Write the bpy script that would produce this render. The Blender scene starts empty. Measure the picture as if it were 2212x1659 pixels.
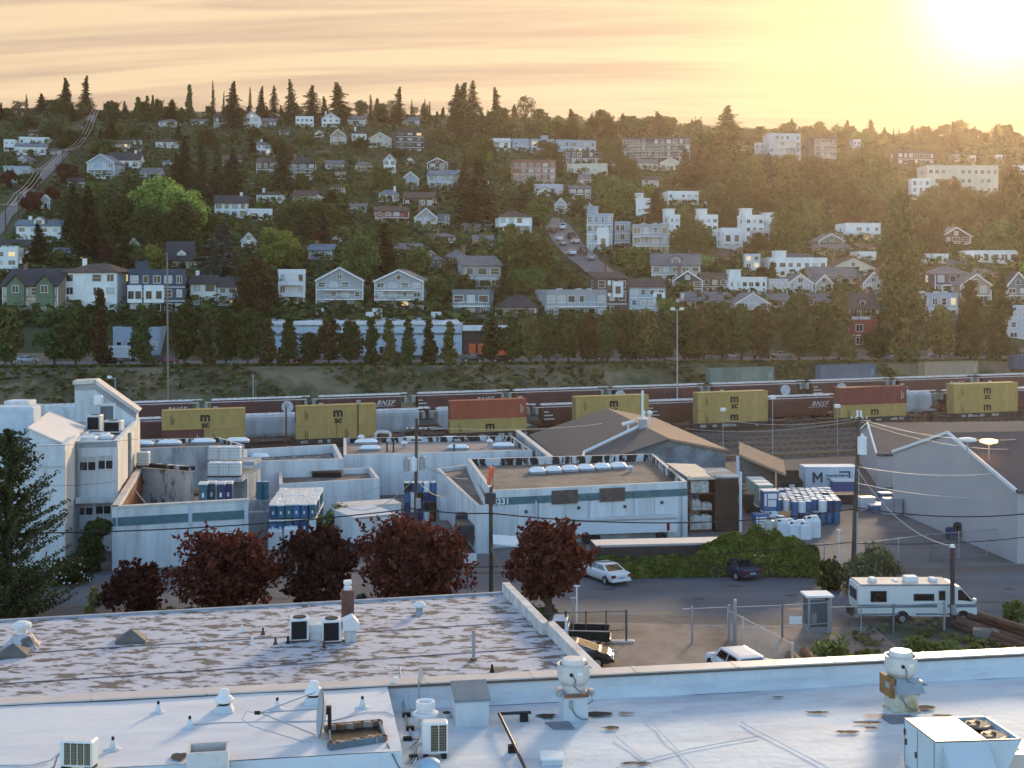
import bpy, math, random
from mathutils import Vector, Matrix, noise
R = math.radians
sc = bpy.context.scene
COL = sc.collection
K, CX, HY, H = 2800.0, 1106.0, 630.0, 22.3      # picture measured at 2212 x 1659; eye 22.3 m above the street
# ---------------------------------------------------------------- camera
cd = bpy.data.cameras.new('camera'); cam = bpy.data.objects.new('camera', cd); COL.objects.link(cam)
cam.location = (0, 0, H); cam.rotation_euler = (R(90), 0, 0)
cd.sensor_width = 36; cd.lens = 36*K/2212; cd.shift_y = -(829.5-HY)/2212
cd.clip_start = 1; cd.clip_end = 6000
sc.camera = cam
# ---------------------------------------------------------------- sun, sky, exposure
SUN_AZ, SUN_EL = R(20.6), R(12.4)               # right of the view axis, above the horizon
sdir = Vector((math.sin(SUN_AZ)*math.cos(SUN_EL), math.cos(SUN_AZ)*math.cos(SUN_EL), math.sin(SUN_EL)))
sl = bpy.data.lights.new('sun', 'SUN'); sl.energy = 1.5; sl.angle = R(9); sl.color = (1.0, .76, .50)
so = bpy.data.objects.new('sun', sl); COL.objects.link(so); so.rotation_euler = sdir.to_track_quat('Z', 'Y').to_euler()
so.location = (0, 0, 300)
sc.view_settings.view_transform = 'Standard'; sc.view_settings.look = 'None'
sc.view_settings.exposure = 1.82; sc.view_settings.gamma = 1; sc.view_settings.use_curve_mapping = False
sc.cycles.max_bounces = 5; sc.cycles.diffuse_bounces = 2; sc.cycles.glossy_bounces = 2
sc.cycles.transmission_bounces = 2; sc.cycles.transparent_max_bounces = 4; sc.cycles.volume_bounces = 0
sc.cycles.caustics_reflective = False; sc.cycles.caustics_refractive = False
sc.cycles.use_denoising = True
try: sc.cycles.denoiser = 'OPENIMAGEDENOISE'
except Exception: pass

class NT:
    def __init__(s, t): s.t = t; t.nodes.clear()
    def n(s, kind, **kw):
        x = s.t.nodes.new(kind)
        for k, v in kw.items():
            if k.startswith('i_'):
                key = k[2:]; key = int(key) if key.isdigit() else key.replace('_', ' ')
                x.inputs[key].default_value = v
            else: setattr(x, k, v)
        return x
    def l(s, a, b): s.t.links.new(a, b); return b
    def math(s, op, a, b=None, c=None, clamp=False):
        x = s.n('ShaderNodeMath', operation=op, use_clamp=clamp)
        for i, q in enumerate((a, b, c)):
            if q is None: continue
            if isinstance(q, (int, float)): x.inputs[i].default_value = q
            else: s.l(q, x.inputs[i])
        return x.outputs[0]
    def mix(s, f, a, b, bt='MIX'):
        x = s.n('ShaderNodeMix', data_type='RGBA', blend_type=bt)
        for i, q in ((0, f), (6, a), (7, b)):
            if isinstance(q, (int, float)): x.inputs[i].default_value = q
            elif isinstance(q, (tuple, list)): x.inputs[i].default_value = (*q[:3], 1)
            else: s.l(q, x.inputs[i])
        return x.outputs[2]
    def ramp(s, f, stops):
        x = s.n('ShaderNodeValToRGB'); e = x.color_ramp.elements
        while len(e) < len(stops): e.new(.5)
        for q, (p, c) in zip(e, stops):
            q.position = p; q.color = (*c, 1) if isinstance(c, (tuple, list)) else (c, c, c, 1)
        s.l(f, x.inputs[0]); return x.outputs[0]

w = bpy.data.worlds.new('World'); sc.world = w; w.use_nodes = True
t = NT(w.node_tree)
sky = t.n('ShaderNodeTexSky', sky_type='NISHITA', sun_disc=False, sun_elevation=SUN_EL, sun_rotation=SUN_AZ, air_density=1.0, dust_density=1.5, ozone_density=2.0)
bg = t.n('ShaderNodeBackground', i_Strength=.15); t.l(sky.outputs[0], bg.inputs[0])
tc = t.n('ShaderNodeTexCoord'); sep = t.n('ShaderNodeSeparateXYZ'); t.l(tc.outputs['Generated'], sep.inputs[0])
dot = t.n('ShaderNodeVectorMath', operation='DOT_PRODUCT'); t.l(tc.outputs['Generated'], dot.inputs[0]); dot.inputs[1].default_value = sdir
d = t.math('MAXIMUM', dot.outputs['Value'], 0.0)
dz = t.math('ADD', t.math('MAXIMUM', sep.outputs[2], 0.0), .10)
cu = t.math('DIVIDE', sep.outputs[0], dz); cv = t.math('DIVIDE', sep.outputs[1], dz)
cmb = t.n('ShaderNodeCombineXYZ'); t.l(t.math('MULTIPLY', cu, .55), cmb.inputs[0])
t.l(t.math('ADD', t.math('MULTIPLY', cv, 4.4), t.math('MULTIPLY', cu, .30)), cmb.inputs[1])
nz = t.n('ShaderNodeTexNoise', i_Scale=1.0, i_Detail=6.0, i_Roughness=.58, i_Distortion=.5); t.l(cmb.outputs[0], nz.inputs['Vector'])
streak = t.ramp(nz.outputs[0], [(.38, 0.0), (.58, 1.0)])
west = t.math('POWER', d, 3.0)                                   # the lit veil of cirrus lies round the sun
nearsun = t.math('POWER', d, 75.0); core = t.math('POWER', d, 900.0)
low = t.math('POWER', t.math('SUBTRACT', 1.0, t.math('MAXIMUM', sep.outputs[2], 0.0), clamp=True), 9.0)
veil = t.mix(streak, (.190, .142, .106), (.272, .212, .138))
veil = t.mix(t.math('MULTIPLY', low, .50), veil, (.27, .185, .095))
veil = t.mix(t.math('MULTIPLY', nearsun, .8, clamp=True), veil, (.34, .235, .095))
vs = t.n('ShaderNodeBackground'); t.l(veil, vs.inputs[0])
vs.inputs[1].default_value = 1.0
cs = t.n('ShaderNodeBackground', i_Color=(1, .82, .48, 1)); t.l(t.math('MULTIPLY', core, .7), cs.inputs[1])
mxs = t.n('ShaderNodeMixShader'); a2 = t.n('ShaderNodeAddShader'); out = t.n('ShaderNodeOutputWorld')
cover = t.ramp(dot.outputs['Value'], [(.42, 0.0), (.70, 1.0)])   # cirrus covers the western half of the sky
t.l(cover, mxs.inputs[0]); t.l(bg.outputs[0], mxs.inputs[1]); t.l(vs.outputs[0], mxs.inputs[2])
t.l(mxs.outputs[0], a2.inputs[0]); t.l(cs.outputs[0], a2.inputs[1]); t.l(a2.outputs[0], out.inputs[0])

# ---------------------------------------------------------------- materials
MATS = {}
def mat(name, col=(.5,.5,.5), rough=.75, metal=0.0, var=.18, scale=1.2, dirt=None, damt=.5, dscale=.5, stretch=(1,1,1), bump=0.0, bscale=20, emit=None, spec=.3, rnd=0.0, lo=.45, hi=.62):
    if name in MATS: return MATS[name]
    m = bpy.data.materials.new(name); m.use_nodes = True; t = NT(m.node_tree); MATS[name] = m
    b = t.n('ShaderNodeBsdfPrincipled', i_Roughness=rough, i_Metallic=metal); b.inputs['Specular IOR Level'].default_value = spec
    o = t.n('ShaderNodeOutputMaterial'); t.l(b.outputs[0], o.inputs[0])
    tc = t.n('ShaderNodeTexCoord'); mp = t.n('ShaderNodeMapping'); mp.inputs['Scale'].default_value = stretch
    oi = t.n('ShaderNodeObjectInfo')
    t.l(tc.outputs['Object'], mp.inputs[0])
    nz = t.n('ShaderNodeTexNoise', i_Scale=scale, i_Detail=5.0, i_Roughness=.6); t.l(mp.outputs[0], nz.inputs['Vector'])
    dark = tuple(c*(1-var) for c in col); lite = tuple(min(1, c*(1+var)) for c in col)
    c = t.mix(t.ramp(nz.outputs[0], [(.32, 0.0), (.68, 1.0)]), dark, lite)
    if dirt:
        n2 = t.n('ShaderNodeTexNoise', i_Scale=dscale, i_Detail=7.0, i_Roughness=.68); t.l(mp.outputs[0], n2.inputs['Vector'])
        c = t.mix(t.math('MULTIPLY', t.ramp(n2.outputs[0], [(lo, 0.0), (hi, 1.0)]), damt), c, dirt)
    if rnd:
        hs = t.n('ShaderNodeHueSaturation'); t.l(c, hs.inputs['Color'])
        t.l(t.math('ADD', t.math('MULTIPLY', oi.outputs['Random'], rnd), 1-rnd*.5), hs.inputs['Value']); c = hs.outputs[0]
    t.l(c, b.inputs['Base Color'])
    if bump:
        nb = t.n('ShaderNodeTexNoise', i_Scale=bscale, i_Detail=4.0); t.l(tc.outputs['Object'], nb.inputs['Vector'])
        bp = t.n('ShaderNodeBump', i_Strength=bump, i_Distance=.05); t.l(nb.outputs[0], bp.inputs['Height']); t.l(bp.outputs[0], b.inputs['Normal'])
    if emit:
        b.inputs['Emission Color'].default_value = (*emit[0], 1); b.inputs['Emission Strength'].default_value = emit[1]
    return m
def leafmat(name, col, trans=.30, rnd=.8, hue=.07):
    if name in MATS: return MATS[name]
    m = bpy.data.materials.new(name); m.use_nodes = True; t = NT(m.node_tree); MATS[name] = m
    o = t.n('ShaderNodeOutputMaterial'); df = t.n('ShaderNodeBsdfDiffuse'); tr = t.n('ShaderNodeBsdfTranslucent'); mx = t.n('ShaderNodeMixShader', i_0=trans)
    oi = t.n('ShaderNodeObjectInfo'); tc = t.n('ShaderNodeTexCoord')
    nz = t.n('ShaderNodeTexNoise', i_Scale=.9, i_Detail=4.0); t.l(tc.outputs['Object'], nz.inputs['Vector'])
    hs = t.n('ShaderNodeHueSaturation', i_Color=(*col, 1))
    t.l(t.math('ADD', t.math('MULTIPLY', oi.outputs['Random'], hue), .5-hue*.5), hs.inputs['Hue'])
    v = t.math('ADD', t.math('MULTIPLY', oi.outputs['Random'], rnd), 1-rnd*.5)
    ge = t.n('ShaderNodeNewGeometry'); v = t.math('MULTIPLY', v, t.math('ADD', t.math('MULTIPLY', ge.outputs['Random Per Island'], .9), .5))
    t.l(t.math('MULTIPLY', v, t.math('ADD', t.math('MULTIPLY', nz.outputs[0], 1.5), .25)), hs.inputs['Value'])
    t.l(hs.outputs[0], df.inputs[0]); t.l(hs.outputs[0], tr.inputs[0])
    t.l(df.outputs[0], mx.inputs[1]); t.l(tr.outputs[0], mx.inputs[2]); t.l(mx.outputs[0], o.inputs[0])
    return m
def glassmat(name, col=(.02,.025,.03), rough=.08, spec=.6):
    return mat(name, col, rough=rough, var=.3, scale=.6, spec=spec)

# ---------------------------------------------------------------- mesh building
def P(px, py, D): return Vector(((px-CX)*D/K, D, H-(py-HY)*D/K))
def G(px, py, z=0.0):
    D = (H-z)*K/(py-HY); return P(px, py, D)
def sca(D): return K/D                                            # pixels per metre at depth D
class MB:
    def __init__(s): s.v = []; s.f = []; s.m = []
    def add(s, vs, fs, mi=0):
        o = len(s.v); s.v += [tuple(v) for v in vs]
        for f in fs: s.f.append(tuple(i+o for i in f)); s.m.append(mi)
        return s
    def box(s, x0, x1, y0, y1, z0, z1, mi=0, M=None):
        vs = [Vector(p) for p in ((x0,y0,z0),(x1,y0,z0),(x1,y1,z0),(x0,y1,z0),(x0,y0,z1),(x1,y0,z1),(x1,y1,z1),(x0,y1,z1))]
        if M is not None: vs = [M @ v for v in vs]
        return s.add(vs, [(3,2,1,0),(4,5,6,7),(0,1,5,4),(1,2,6,5),(2,3,7,6),(3,0,4,7)], mi)
    def cbox(s, c, sz, mi=0, rz=0, rx=0, ry=0):
        M = Matrix.Translation(c) @ Matrix.Rotation(rz,4,'Z') @ Matrix.Rotation(ry,4,'Y') @ Matrix.Rotation(rx,4,'X')
        a, b, c2 = sz[0]/2, sz[1]/2, sz[2]/2
        return s.box(-a, a, -b, b, -c2, c2, mi, M)
    def bevbox(s, x0, x1, y0, y1, z0, z1, b=.05, mi=0):
        "box with rounded upright edges and a softened top"
        pts = []
        for (cx, cy, a0) in ((x1-b, y1-b, 0), (x0+b, y1-b, 90), (x0+b, y0+b, 180), (x1-b, y0+b, 270)):
            for k in range(3):
                a = R(a0+45*k); pts.append((cx+b*math.cos(a), cy+b*math.sin(a)))
        n = len(pts); mx, my = (x0+x1)/2, (y0+y1)/2
        k = max(.0, 1-b/max(.01, min(x1-x0, y1-y0)))
        rows = [(1, z0), (1, z1-b), (k, z1)]
        vs = [(mx+(x-mx)*q, my+(y-my)*q, z) for q, z in rows for x, y in pts]
        fs = [(r*n+i, r*n+(i+1)%n, (r+1)*n+(i+1)%n, (r+1)*n+i) for r in range(2) for i in range(n)]
        fs += [tuple(range(2*n, 3*n)), tuple(range(n-1, -1, -1))]
        return s.add(vs, fs, mi)
    def prism(s, poly, z0, z1, mi=0, top=None):
        n = len(poly); vs = [(p[0], p[1], z0) for p in poly]+[(p[0], p[1], z1) for p in poly]
        s.add(vs, [(i, (i+1)%n, n+(i+1)%n, n+i) for i in range(n)], mi)
        s.add(vs, [tuple(range(n, 2*n))], mi if top is None else top); s.add(vs, [tuple(range(n-1, -1, -1))], mi)
        return s
    def extr(s, prof, vec, mi=0):
        "closed profile of 3-D points swept along vec"
        n = len(prof); vec = Vector(vec); vs = [Vector(p) for p in prof]; vs += [v+vec for v in vs]
        return s.add(vs, [(i, (i+1)%n, n+(i+1)%n, n+i) for i in range(n)]+[tuple(range(n-1, -1, -1)), tuple(range(n, 2*n))], mi)
    def cyl(s, a, b, r0, r1=None, n=10, mi=0, caps=True, capm=None):
        a, b = Vector(a), Vector(b); r1 = r0 if r1 is None else r1
        q = (b-a).to_track_quat('Z', 'Y'); vs = []
        for (p, r) in ((a, r0), (b, r1)):
            for i in range(n):
                t = 2*math.pi*i/n; vs.append(p+q @ Vector((r*math.cos(t), r*math.sin(t), 0)))
        s.add(vs, [(i, (i+1)%n, n+(i+1)%n, n+i) for i in range(n)], mi)
        if caps: s.add(vs, [tuple(range(n-1, -1, -1)), tuple(range(n, 2*n))], mi if capm is None else capm)
        return s
    def tube(s, pts, r, n=6, mi=0):
        pts = [Vector(p) for p in pts]; rs = r if isinstance(r, (list, tuple)) else [r]*len(pts); vs = []
        for i, p in enumerate(pts):
            d = (pts[min(i+1, len(pts)-1)]-pts[max(i-1, 0)]); q = d.to_track_quat('Z', 'Y')
            for k in range(n):
                t = 2*math.pi*k/n; vs.append(p+q @ Vector((rs[i]*math.cos(t), rs[i]*math.sin(t), 0)))
        fs = [(j*n+i, j*n+(i+1)%n, (j+1)*n+(i+1)%n, (j+1)*n+i) for j in range(len(pts)-1) for i in range(n)]
        fs += [tuple(range(n-1, -1, -1)), tuple(range((len(pts)-1)*n, len(pts)*n))]
        return s.add(vs, fs, mi)
    def lathe(s, prof, c=(0,0,0), n=20, mi=0, mis=None):
        c = Vector(c); vs = []
        for r, z in prof:
            for i in range(n):
                t = 2*math.pi*i/n; vs.append(c+Vector((r*math.cos(t), r*math.sin(t), z)))
        for j in range(len(prof)-1):
            s.add(vs if j == 0 else [], [], 0)
        o = len(s.v)-len(vs)
        for j in range(len(prof)-1):
            for i in range(n):
                s.f.append((o+j*n+i, o+j*n+(i+1)%n, o+(j+1)*n+(i+1)%n, o+(j+1)*n+i)); s.m.append(mis[j] if mis else mi)
        s.f.append(tuple(o+i for i in range(n-1, -1, -1))); s.m.append(mis[0] if mis else mi)
        s.f.append(tuple(o+(len(prof)-1)*n+i for i in range(n))); s.m.append(mis[-1] if mis else mi)
        return s
    def face(s, pts, mi=0): return s.add(pts, [tuple(range(len(pts)))], mi)
    def mesh(s, name, mats):
        me = bpy.data.meshes.new(name); me.from_pydata(s.v, [], s.f)
        for m in (mats if isinstance(mats, (list, tuple)) else [mats]): me.materials.append(m)
        me.polygons.foreach_set('material_index', s.m); me.update(); return me
    def build(s, name, mats, parent=None, loc=None, rz=0, smooth=False, label=None):
        me = s.mesh(name, mats)
        if smooth: me.polygons.foreach_set('use_smooth', [True]*len(me.polygons))
        return put(name, me, parent, loc, rz, label)
def put(name, me, parent=None, loc=None, rz=0, label=None, scale=None):
    o = bpy.data.objects.new(name, me); COL.objects.link(o)
    if parent is not None: o.parent = parent
    if loc is not None: o.location = loc
    if rz: o.rotation_euler = (0, 0, rz)
    if scale is not None: o.scale = scale
    if label: o['label'] = label
    return o
USED = {}
def tag(o, label, cat, group=None, kind=None):
    o['label'] = label; o['category'] = cat
    if group: o['group'] = group
    if kind: o['kind'] = kind
    return o
def thing(name, label, cat, loc=(0,0,0), rz=0, group=None):
    o = bpy.data.objects.new(name, None); COL.objects.link(o); o.location = loc; o.rotation_euler = (0, 0, rz)
    o.empty_display_size = .2
    return tag(o, label, cat, group)
def one(mb, name, label, cat, mats, loc=(0,0,0), rz=0, group=None, smooth=False):
    return tag(mb.build(name, mats, None, loc, rz, smooth), label, cat, group)
def struct(mb, name, mats, kind='structure', smooth=False):
    o = mb.build(name, mats, smooth=smooth); o['kind'] = kind; return o
def dup(root, loc, rz=None, label=None, scale=None):
    def cp(o, par):
        c = o.copy(); COL.objects.link(c); c.parent = par
        for ch in o.children: cp(ch, c)
        return c
    r = cp(root, None); r.location = loc
    if rz is not None: r.rotation_euler = (0, 0, rz)
    if scale is not None: r.scale = scale
    if label: r['label'] = label
    return r
def text_mesh(txt, size, m, shear=0.0, bold=0.0, space=1.0, depth=.01):
    cu = bpy.data.curves.new('lettering', 'FONT'); cu.body = txt; cu.size = size; cu.shear = shear; cu.offset = bold; cu.extrude = depth
    cu.align_x = 'CENTER'; cu.align_y = 'CENTER'; cu.space_character = space; cu.resolution_u = 3
    ob = bpy.data.objects.new('lettering', cu); COL.objects.link(ob)
    dg = bpy.context.evaluated_depsgraph_get(); me = bpy.data.meshes.new_from_object(ob.evaluated_get(dg))
    bpy.data.objects.remove(ob); bpy.data.curves.remove(cu); me.materials.clear(); me.materials.append(m); return me
def put_text(name, me, parent, loc, rz=0, rx=R(90), sc3=(1,1,1)):
    o = bpy.data.objects.new(name, me); COL.objects.link(o); o.parent = parent; o.location = loc; o.rotation_euler = (rx, 0, rz); o.scale = sc3; return o

# ---------------------------------------------------------------- ground heights
TT = .23
PROF = [(262,7.6),(279,7.9),(287,14.5),(330,30.5),(412,45.5),(500,66.6),(640,105),(720,120),(800,120),(1000,104),(1600,80),(3000,60)]
def lerp(tab, x):
    if x <= tab[0][0]: return tab[0][1]
    for (a, va), (b, vb) in zip(tab, tab[1:]):
        if x <= b: return va+(vb-va)*(x-a)/(b-a)
    return tab[-1][1]
def sst(a, b, x):
    q = min(1, max(0, (x-a)/(b-a))); return q*q*(3-2*q)
def yardz(x): return -1.35+.0146*max(-120, min(140, x))
def zt(x, y):
    s = y-TT*x; s2 = y-.12*x
    z = yardz(x)*sst(146, 166, s)
    if s2 > 225:
        top = lerp(PROF, s2)
        if s2 > 300: top -= .030*max(0, min(x, 400))*min(1, (s2-300)/400)
        if s2 > 281: top += .9*noise.noise(Vector((x*.035, y*.035, 0)))*min(1, (s2-281)/30)
        z += (top-z)*sst(243+TT*x, 261+.12*x, y) if y < 262+.12*x else top-z
    return z
def hit(px, py, d0=262.0):
    "where the line of sight through a picture point meets the hillside"
    D = d0+.12*((px-CX)*d0/K); p = P(px, py, D)
    while D < 1500:
        p = P(px, py, D)
        if p.z <= zt(p.x, p.y): return p
        D += 1.0
    return P(px, py, 700)
# ================================================================ the ground
def axis(segs):
    out = []
    for a, b, st in segs:
        n = max(1, round((b-a)/st)); out += [a+(b-a)*i/n for i in range(n)]
    out.append(segs[-1][1]); return out
xs = axis([(-1500,-420,120),(-420,-140,12),(-140,200,6),(200,560,12),(560,1500,120)])
ys = axis([(8,140,22),(140,170,5),(170,225,9),(225,300,2.5),(300,760,9),(760,2600,140)])
mb = MB(); nx = len(xs)
mb.v = [(x, y, zt(x, y)) for y in ys for x in xs]
mb.f = [(j*nx+i, j*nx+i+1, (j+1)*nx+i+1, (j+1)*nx+i) for j in range(len(ys)-1) for i in range(nx-1)]; mb.m = [0]*len(mb.f)
gm = bpy.data.materials.new('hill_ground'); gm.use_nodes = True; t = NT(gm.node_tree)
b = t.n('ShaderNodeBsdfPrincipled', i_Roughness=.95); o_ = t.n('ShaderNodeOutputMaterial'); t.l(b.outputs[0], o_.inputs[0])
g = t.n('ShaderNodeTexCoord'); n1 = t.n('ShaderNodeTexNoise', i_Scale=.06, i_Detail=7.0, i_Roughness=.65); t.l(g.outputs['Object'], n1.inputs['Vector'])
n2 = t.n('ShaderNodeTexNoise', i_Scale=.5, i_Detail=6.0, i_Roughness=.7); t.l(g.outputs['Object'], n2.inputs['Vector'])
sp = t.n('ShaderNodeSeparateXYZ'); t.l(g.outputs['Object'], sp.inputs[0])
green = t.mix(n2.outputs[0], (.030,.040,.014), (.060,.072,.026))
dry = t.mix(n2.outputs[0], (.13,.095,.055), (.26,.20,.12))
bank = t.mix(t.ramp(n1.outputs[0], [(.40, 0.0), (.52, 1.0)]), green, dry)
gravel = t.mix(n2.outputs[0], (.075,.066,.058), (.15,.13,.115))
s_ = t.math('SUBTRACT', sp.outputs[1], t.math('MULTIPLY', sp.outputs[0], TT))
c = t.mix(t.math('GREATER_THAN', s_, 241.0), gravel, bank)
s2_ = t.math('SUBTRACT', sp.outputs[1], t.math('MULTIPLY', sp.outputs[0], .12))
c = t.mix(t.math('GREATER_THAN', s2_, 281.0), c, green)
t.l(c, b.inputs['Base Color'])
bp = t.n('ShaderNodeBump', i_Strength=.5, i_Distance=.4); t.l(n2.outputs[0], bp.inputs['Height']); t.l(bp.outputs[0], b.inputs['Normal'])
struct(mb, 'ground', gm, smooth=True)
def sheet(name, pts, z, m):
    mb = MB(); mb.face([(p[0], p[1], z) for p in pts]); return struct(mb, name, m)
asph = mat('asphalt', (.108,.114,.126), rough=.9, var=.16, scale=.25, dirt=(.16,.165,.175), damt=.6, dscale=.12, stretch=(.35,1,1), bump=.2, bscale=30)
conc = mat('worn_concrete', (.20,.185,.17), rough=.9, var=.2, scale=.5, dirt=(.12,.095,.08), damt=.7, dscale=.25)
dirtm = mat('brown_dirt', (.17,.12,.085), rough=.95, var=.3, scale=.6, dirt=(.08,.06,.045), damt=.7, dscale=.3)
# the street, its far strip and the lots on both sides of it
sheet('road', [(-90,78.5),(-90,88),(-30,92),(20,88.5),(60,88.0),(130,88.0),(130,107),(43,103.5),(24,101),(6,101.5),(-24,103.5),(-90,99)], .004, asph)
sheet('driveway', [(22,103.0),(43.4,106),(46,112),(42,134),(45,150),(26,146),(24,124)], .012, mat('yard_asphalt', (.115,.115,.12), rough=.9, var=.15, scale=.3, dirt=(.2,.19,.18), damt=.5, dscale=.15))
sheet('storage_yard', [(-28,103.8),(5,102.5),(26,103.2),(23.9,123),(25.8,140),(-24,140)], .008, mat('yard_concrete', (.17,.165,.16), rough=.9, var=.2, scale=.4, dirt=(.09,.085,.08), damt=.6, dscale=.2))
sheet('parking_lot', [(-4,40),(26,42),(24,86),(12,87),(2,87.5)], .006, mat('lot_dirt', (.27,.21,.165), rough=.95, var=.25, scale=.5, dirt=(.10,.075,.06), damt=.75, dscale=.16, stretch=(1,.6,1)))
sheet('gravel_lot', [(26.05,42),(90,44),(90,87.5),(32,87.6),(24.05,86)], .008, mat('lot_gravel', (.12,.115,.11), rough=.95, var=.3, scale=.8, dirt=(.055,.07,.03), damt=.8, dscale=.22))
sheet('road_marking', [(12.0,91.2),(13.0,91.3),(13.0,91.05),(12.0,90.95)], .012, mat('marking_white', (.55,.55,.53)))
mb = MB()
for k in range(26):
    x = -20+k*2.7+(k%5)*.6; y = 90+((k*37)%11)*1.02; mb.face([(x+.35*(1+k%3)*math.cos(a*.7)*(1+.3*((k+a)%3)), y+.3*math.sin(a*.7), .0085) for a in range(9)])
struct(mb, 'oil_stains', mat('oil_stain', (.05,.05,.055), rough=.7))
# kerb at the far side of the street
mb = MB(); mb.cbox((-6,103.0,.06), (36,.18,.13), rz=R(-2)); struct(mb, 'kerb', conc)
def strip(name, pts, wd, m, lift=.15):
    mb = MB(); pts = [Vector((p[0], p[1], 0)) for p in pts]; fine = []
    for a, b in zip(pts, pts[1:]):
        n = max(1, int((b-a).length/3)); fine += [a+(b-a)*i/n for i in range(n)]
    fine.append(pts[-1]); vs = []
    for i, p in enumerate(fine):
        d = (fine[min(i+1, len(fine)-1)]-fine[max(0, i-1)]).normalized(); nrm = Vector((-d.y, d.x, 0))
        zz = max(zt(p.x, p.y), zt((p+nrm*wd/2).x, (p+nrm*wd/2).y), zt((p-nrm*wd/2).x, (p-nrm*wd/2).y))+lift
        for sgn in (1, -1):
            q = p+nrm*wd/2*sgn; vs.append((q.x, q.y, zz))
    mb.add(vs, [(2*i, 2*i+1, 2*i+3, 2*i+2) for i in range(len(fine)-1)]); return struct(mb, name, m)
arter = mat('pale_road', (.17,.165,.16), rough=.9, var=.12, scale=.2)
strip('avenue', [(x, 271.5+.12*x) for x in range(-150, 190, 20)], 14, arter, .03)
strip('hill_street', [hit(1300,600), hit(1262,565), hit(1228,530), hit(1204,492), hit(1186,474)], 8.0, arter, .35)
strip('side_street', [hit(-60,560), hit(20,462), hit(66,410), hit(120,352), hit(178,296), hit(207,246)], 4.0, arter, .3)
# undergrowth: leaves of brush over the hill and the bank
def brush(name, n, sampler, size, m, seed):
    rn = random.Random(seed); mb = MB()
    for _ in range(n):
        r = sampler(rn)
        if r is None: continue
        x, y, hh = r; z = zt(x, y)+rn.random()*hh
        s = size*(.5+rn.random()); q = Matrix.Rotation(rn.random()*6.3, 3, 'Z') @ Matrix.Rotation(rn.uniform(-1.2, 1.2), 3, 'X')
        c = Vector((x, y, z))
        mb.add([c+q @ Vector(v) for v in ((-s,-s*.6,0),(s,-s*.7,.2*s),(s*.8,s*.7,0),(-s*.7,s*.6,.25*s))], [(0,1,2,3)])
    return struct(mb, name, m, 'stuff')
leaf_dark = leafmat('leaf_dark', (.080,.104,.038)); leaf_mid = leafmat('leaf_mid', (.12,.155,.05)); leaf_lite = leafmat('leaf_light', (.26,.33,.085), .4)
leaf_con = leafmat('leaf_conifer', (.060,.076,.042), .2); leaf_blue = leafmat('leaf_blue', (.10,.13,.11), .2); leaf_red = leafmat('leaf_maroon', (.12,.040,.036), .35, .35, .03)
leaf_olive = leafmat('leaf_olive', (.12,.105,.045), .3)
STREETS = [[hit(*q) for q in ((1300,600),(1262,565),(1228,530),(1204,492),(1186,474))], [hit(*q) for q in ((-60,560),(20,462),(66,410),(120,352),(178,296),(207,246))]]
def offstreet(x, y, m):
    for L in STREETS:
        for a, b in zip(L, L[1:]):
            ab = (b-a).to_2d(); ap = Vector((x, y))-a.to_2d(); t_ = max(0, min(1, ap.dot(ab)/max(1e-6, ab.dot(ab))))
            if (ap-ab*t_).length < m: return False
    return True
def s_hill(rn):
    D = 287+rn.random()**1.3*385; x = (rn.uniform(-80, 2300)-CX)*D/K; y = D+.12*x
    return (x, y, 2.2) if offstreet(x, y, 5.5) else None
brush('hillside_undergrowth', 60000, s_hill, .75, leaf_dark, 3)
def s_bank(rn):
    x = rn.uniform(-112, 115); y = rn.uniform(244+TT*x, 259+.12*x) if x < 95 else 260
    return (x, y, 1.1) if noise.noise(Vector((x*.06, y*.12, 3.1))) > -.05 else None
brush('bank_brush', 7000, s_bank, .5, leaf_olive, 5)
def s_verge(rn):
    x = rn.uniform(-115, 125); return x, 262.3+.12*x+rn.uniform(-1.2, 1.4), .35
brush('verge_grass', 5000, s_verge, .35, leafmat('leaf_grass', (.10,.11,.035), .3), 8)
# ================================================================ houses on the hill
WALL = dict(W=(.74,.74,.72), B=(.34,.40,.46), C=(.60,.55,.44), G=(.33,.34,.35), D=(.060,.060,.066), N=(.060,.085,.12), R=(.26,.065,.05),
            K=(.26,.12,.085), T=(.36,.27,.19), O=(.15,.085,.06), L=(.50,.53,.56), S=(.16,.19,.20), P=(.50,.40,.37))
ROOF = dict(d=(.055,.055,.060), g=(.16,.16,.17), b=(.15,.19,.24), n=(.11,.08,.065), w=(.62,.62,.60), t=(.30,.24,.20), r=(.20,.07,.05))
def wmat(k): return mat('siding_'+k, WALL[k], rough=.8, var=.10, scale=.5, dirt=tuple(c*.6 for c in WALL[k]), damt=.35, dscale=.35, stretch=(1,1,.4))
def rmat(k): return mat('shingles_'+k, ROOF[k], rough=.9, var=.25, scale=1.5, dirt=tuple(c*.55 for c in ROOF[k]), damt=.5, dscale=.5)
trim = mat('white_trim', (.75,.75,.73), var=.05)
darktrim = mat('dark_trim', (.05,.05,.055), var=.1)
glass = glassmat('window_glass', (.025,.03,.035), .06, .7)
blind = mat('window_blind', (.42,.42,.40), rough=.35, var=.15, scale=.8)
litw = mat('lit_window', (.5,.38,.2), emit=((1,.72,.36), .2))
chim = mat('chimney_brick', (.22,.12,.09), var=.25, scale=3)
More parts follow.
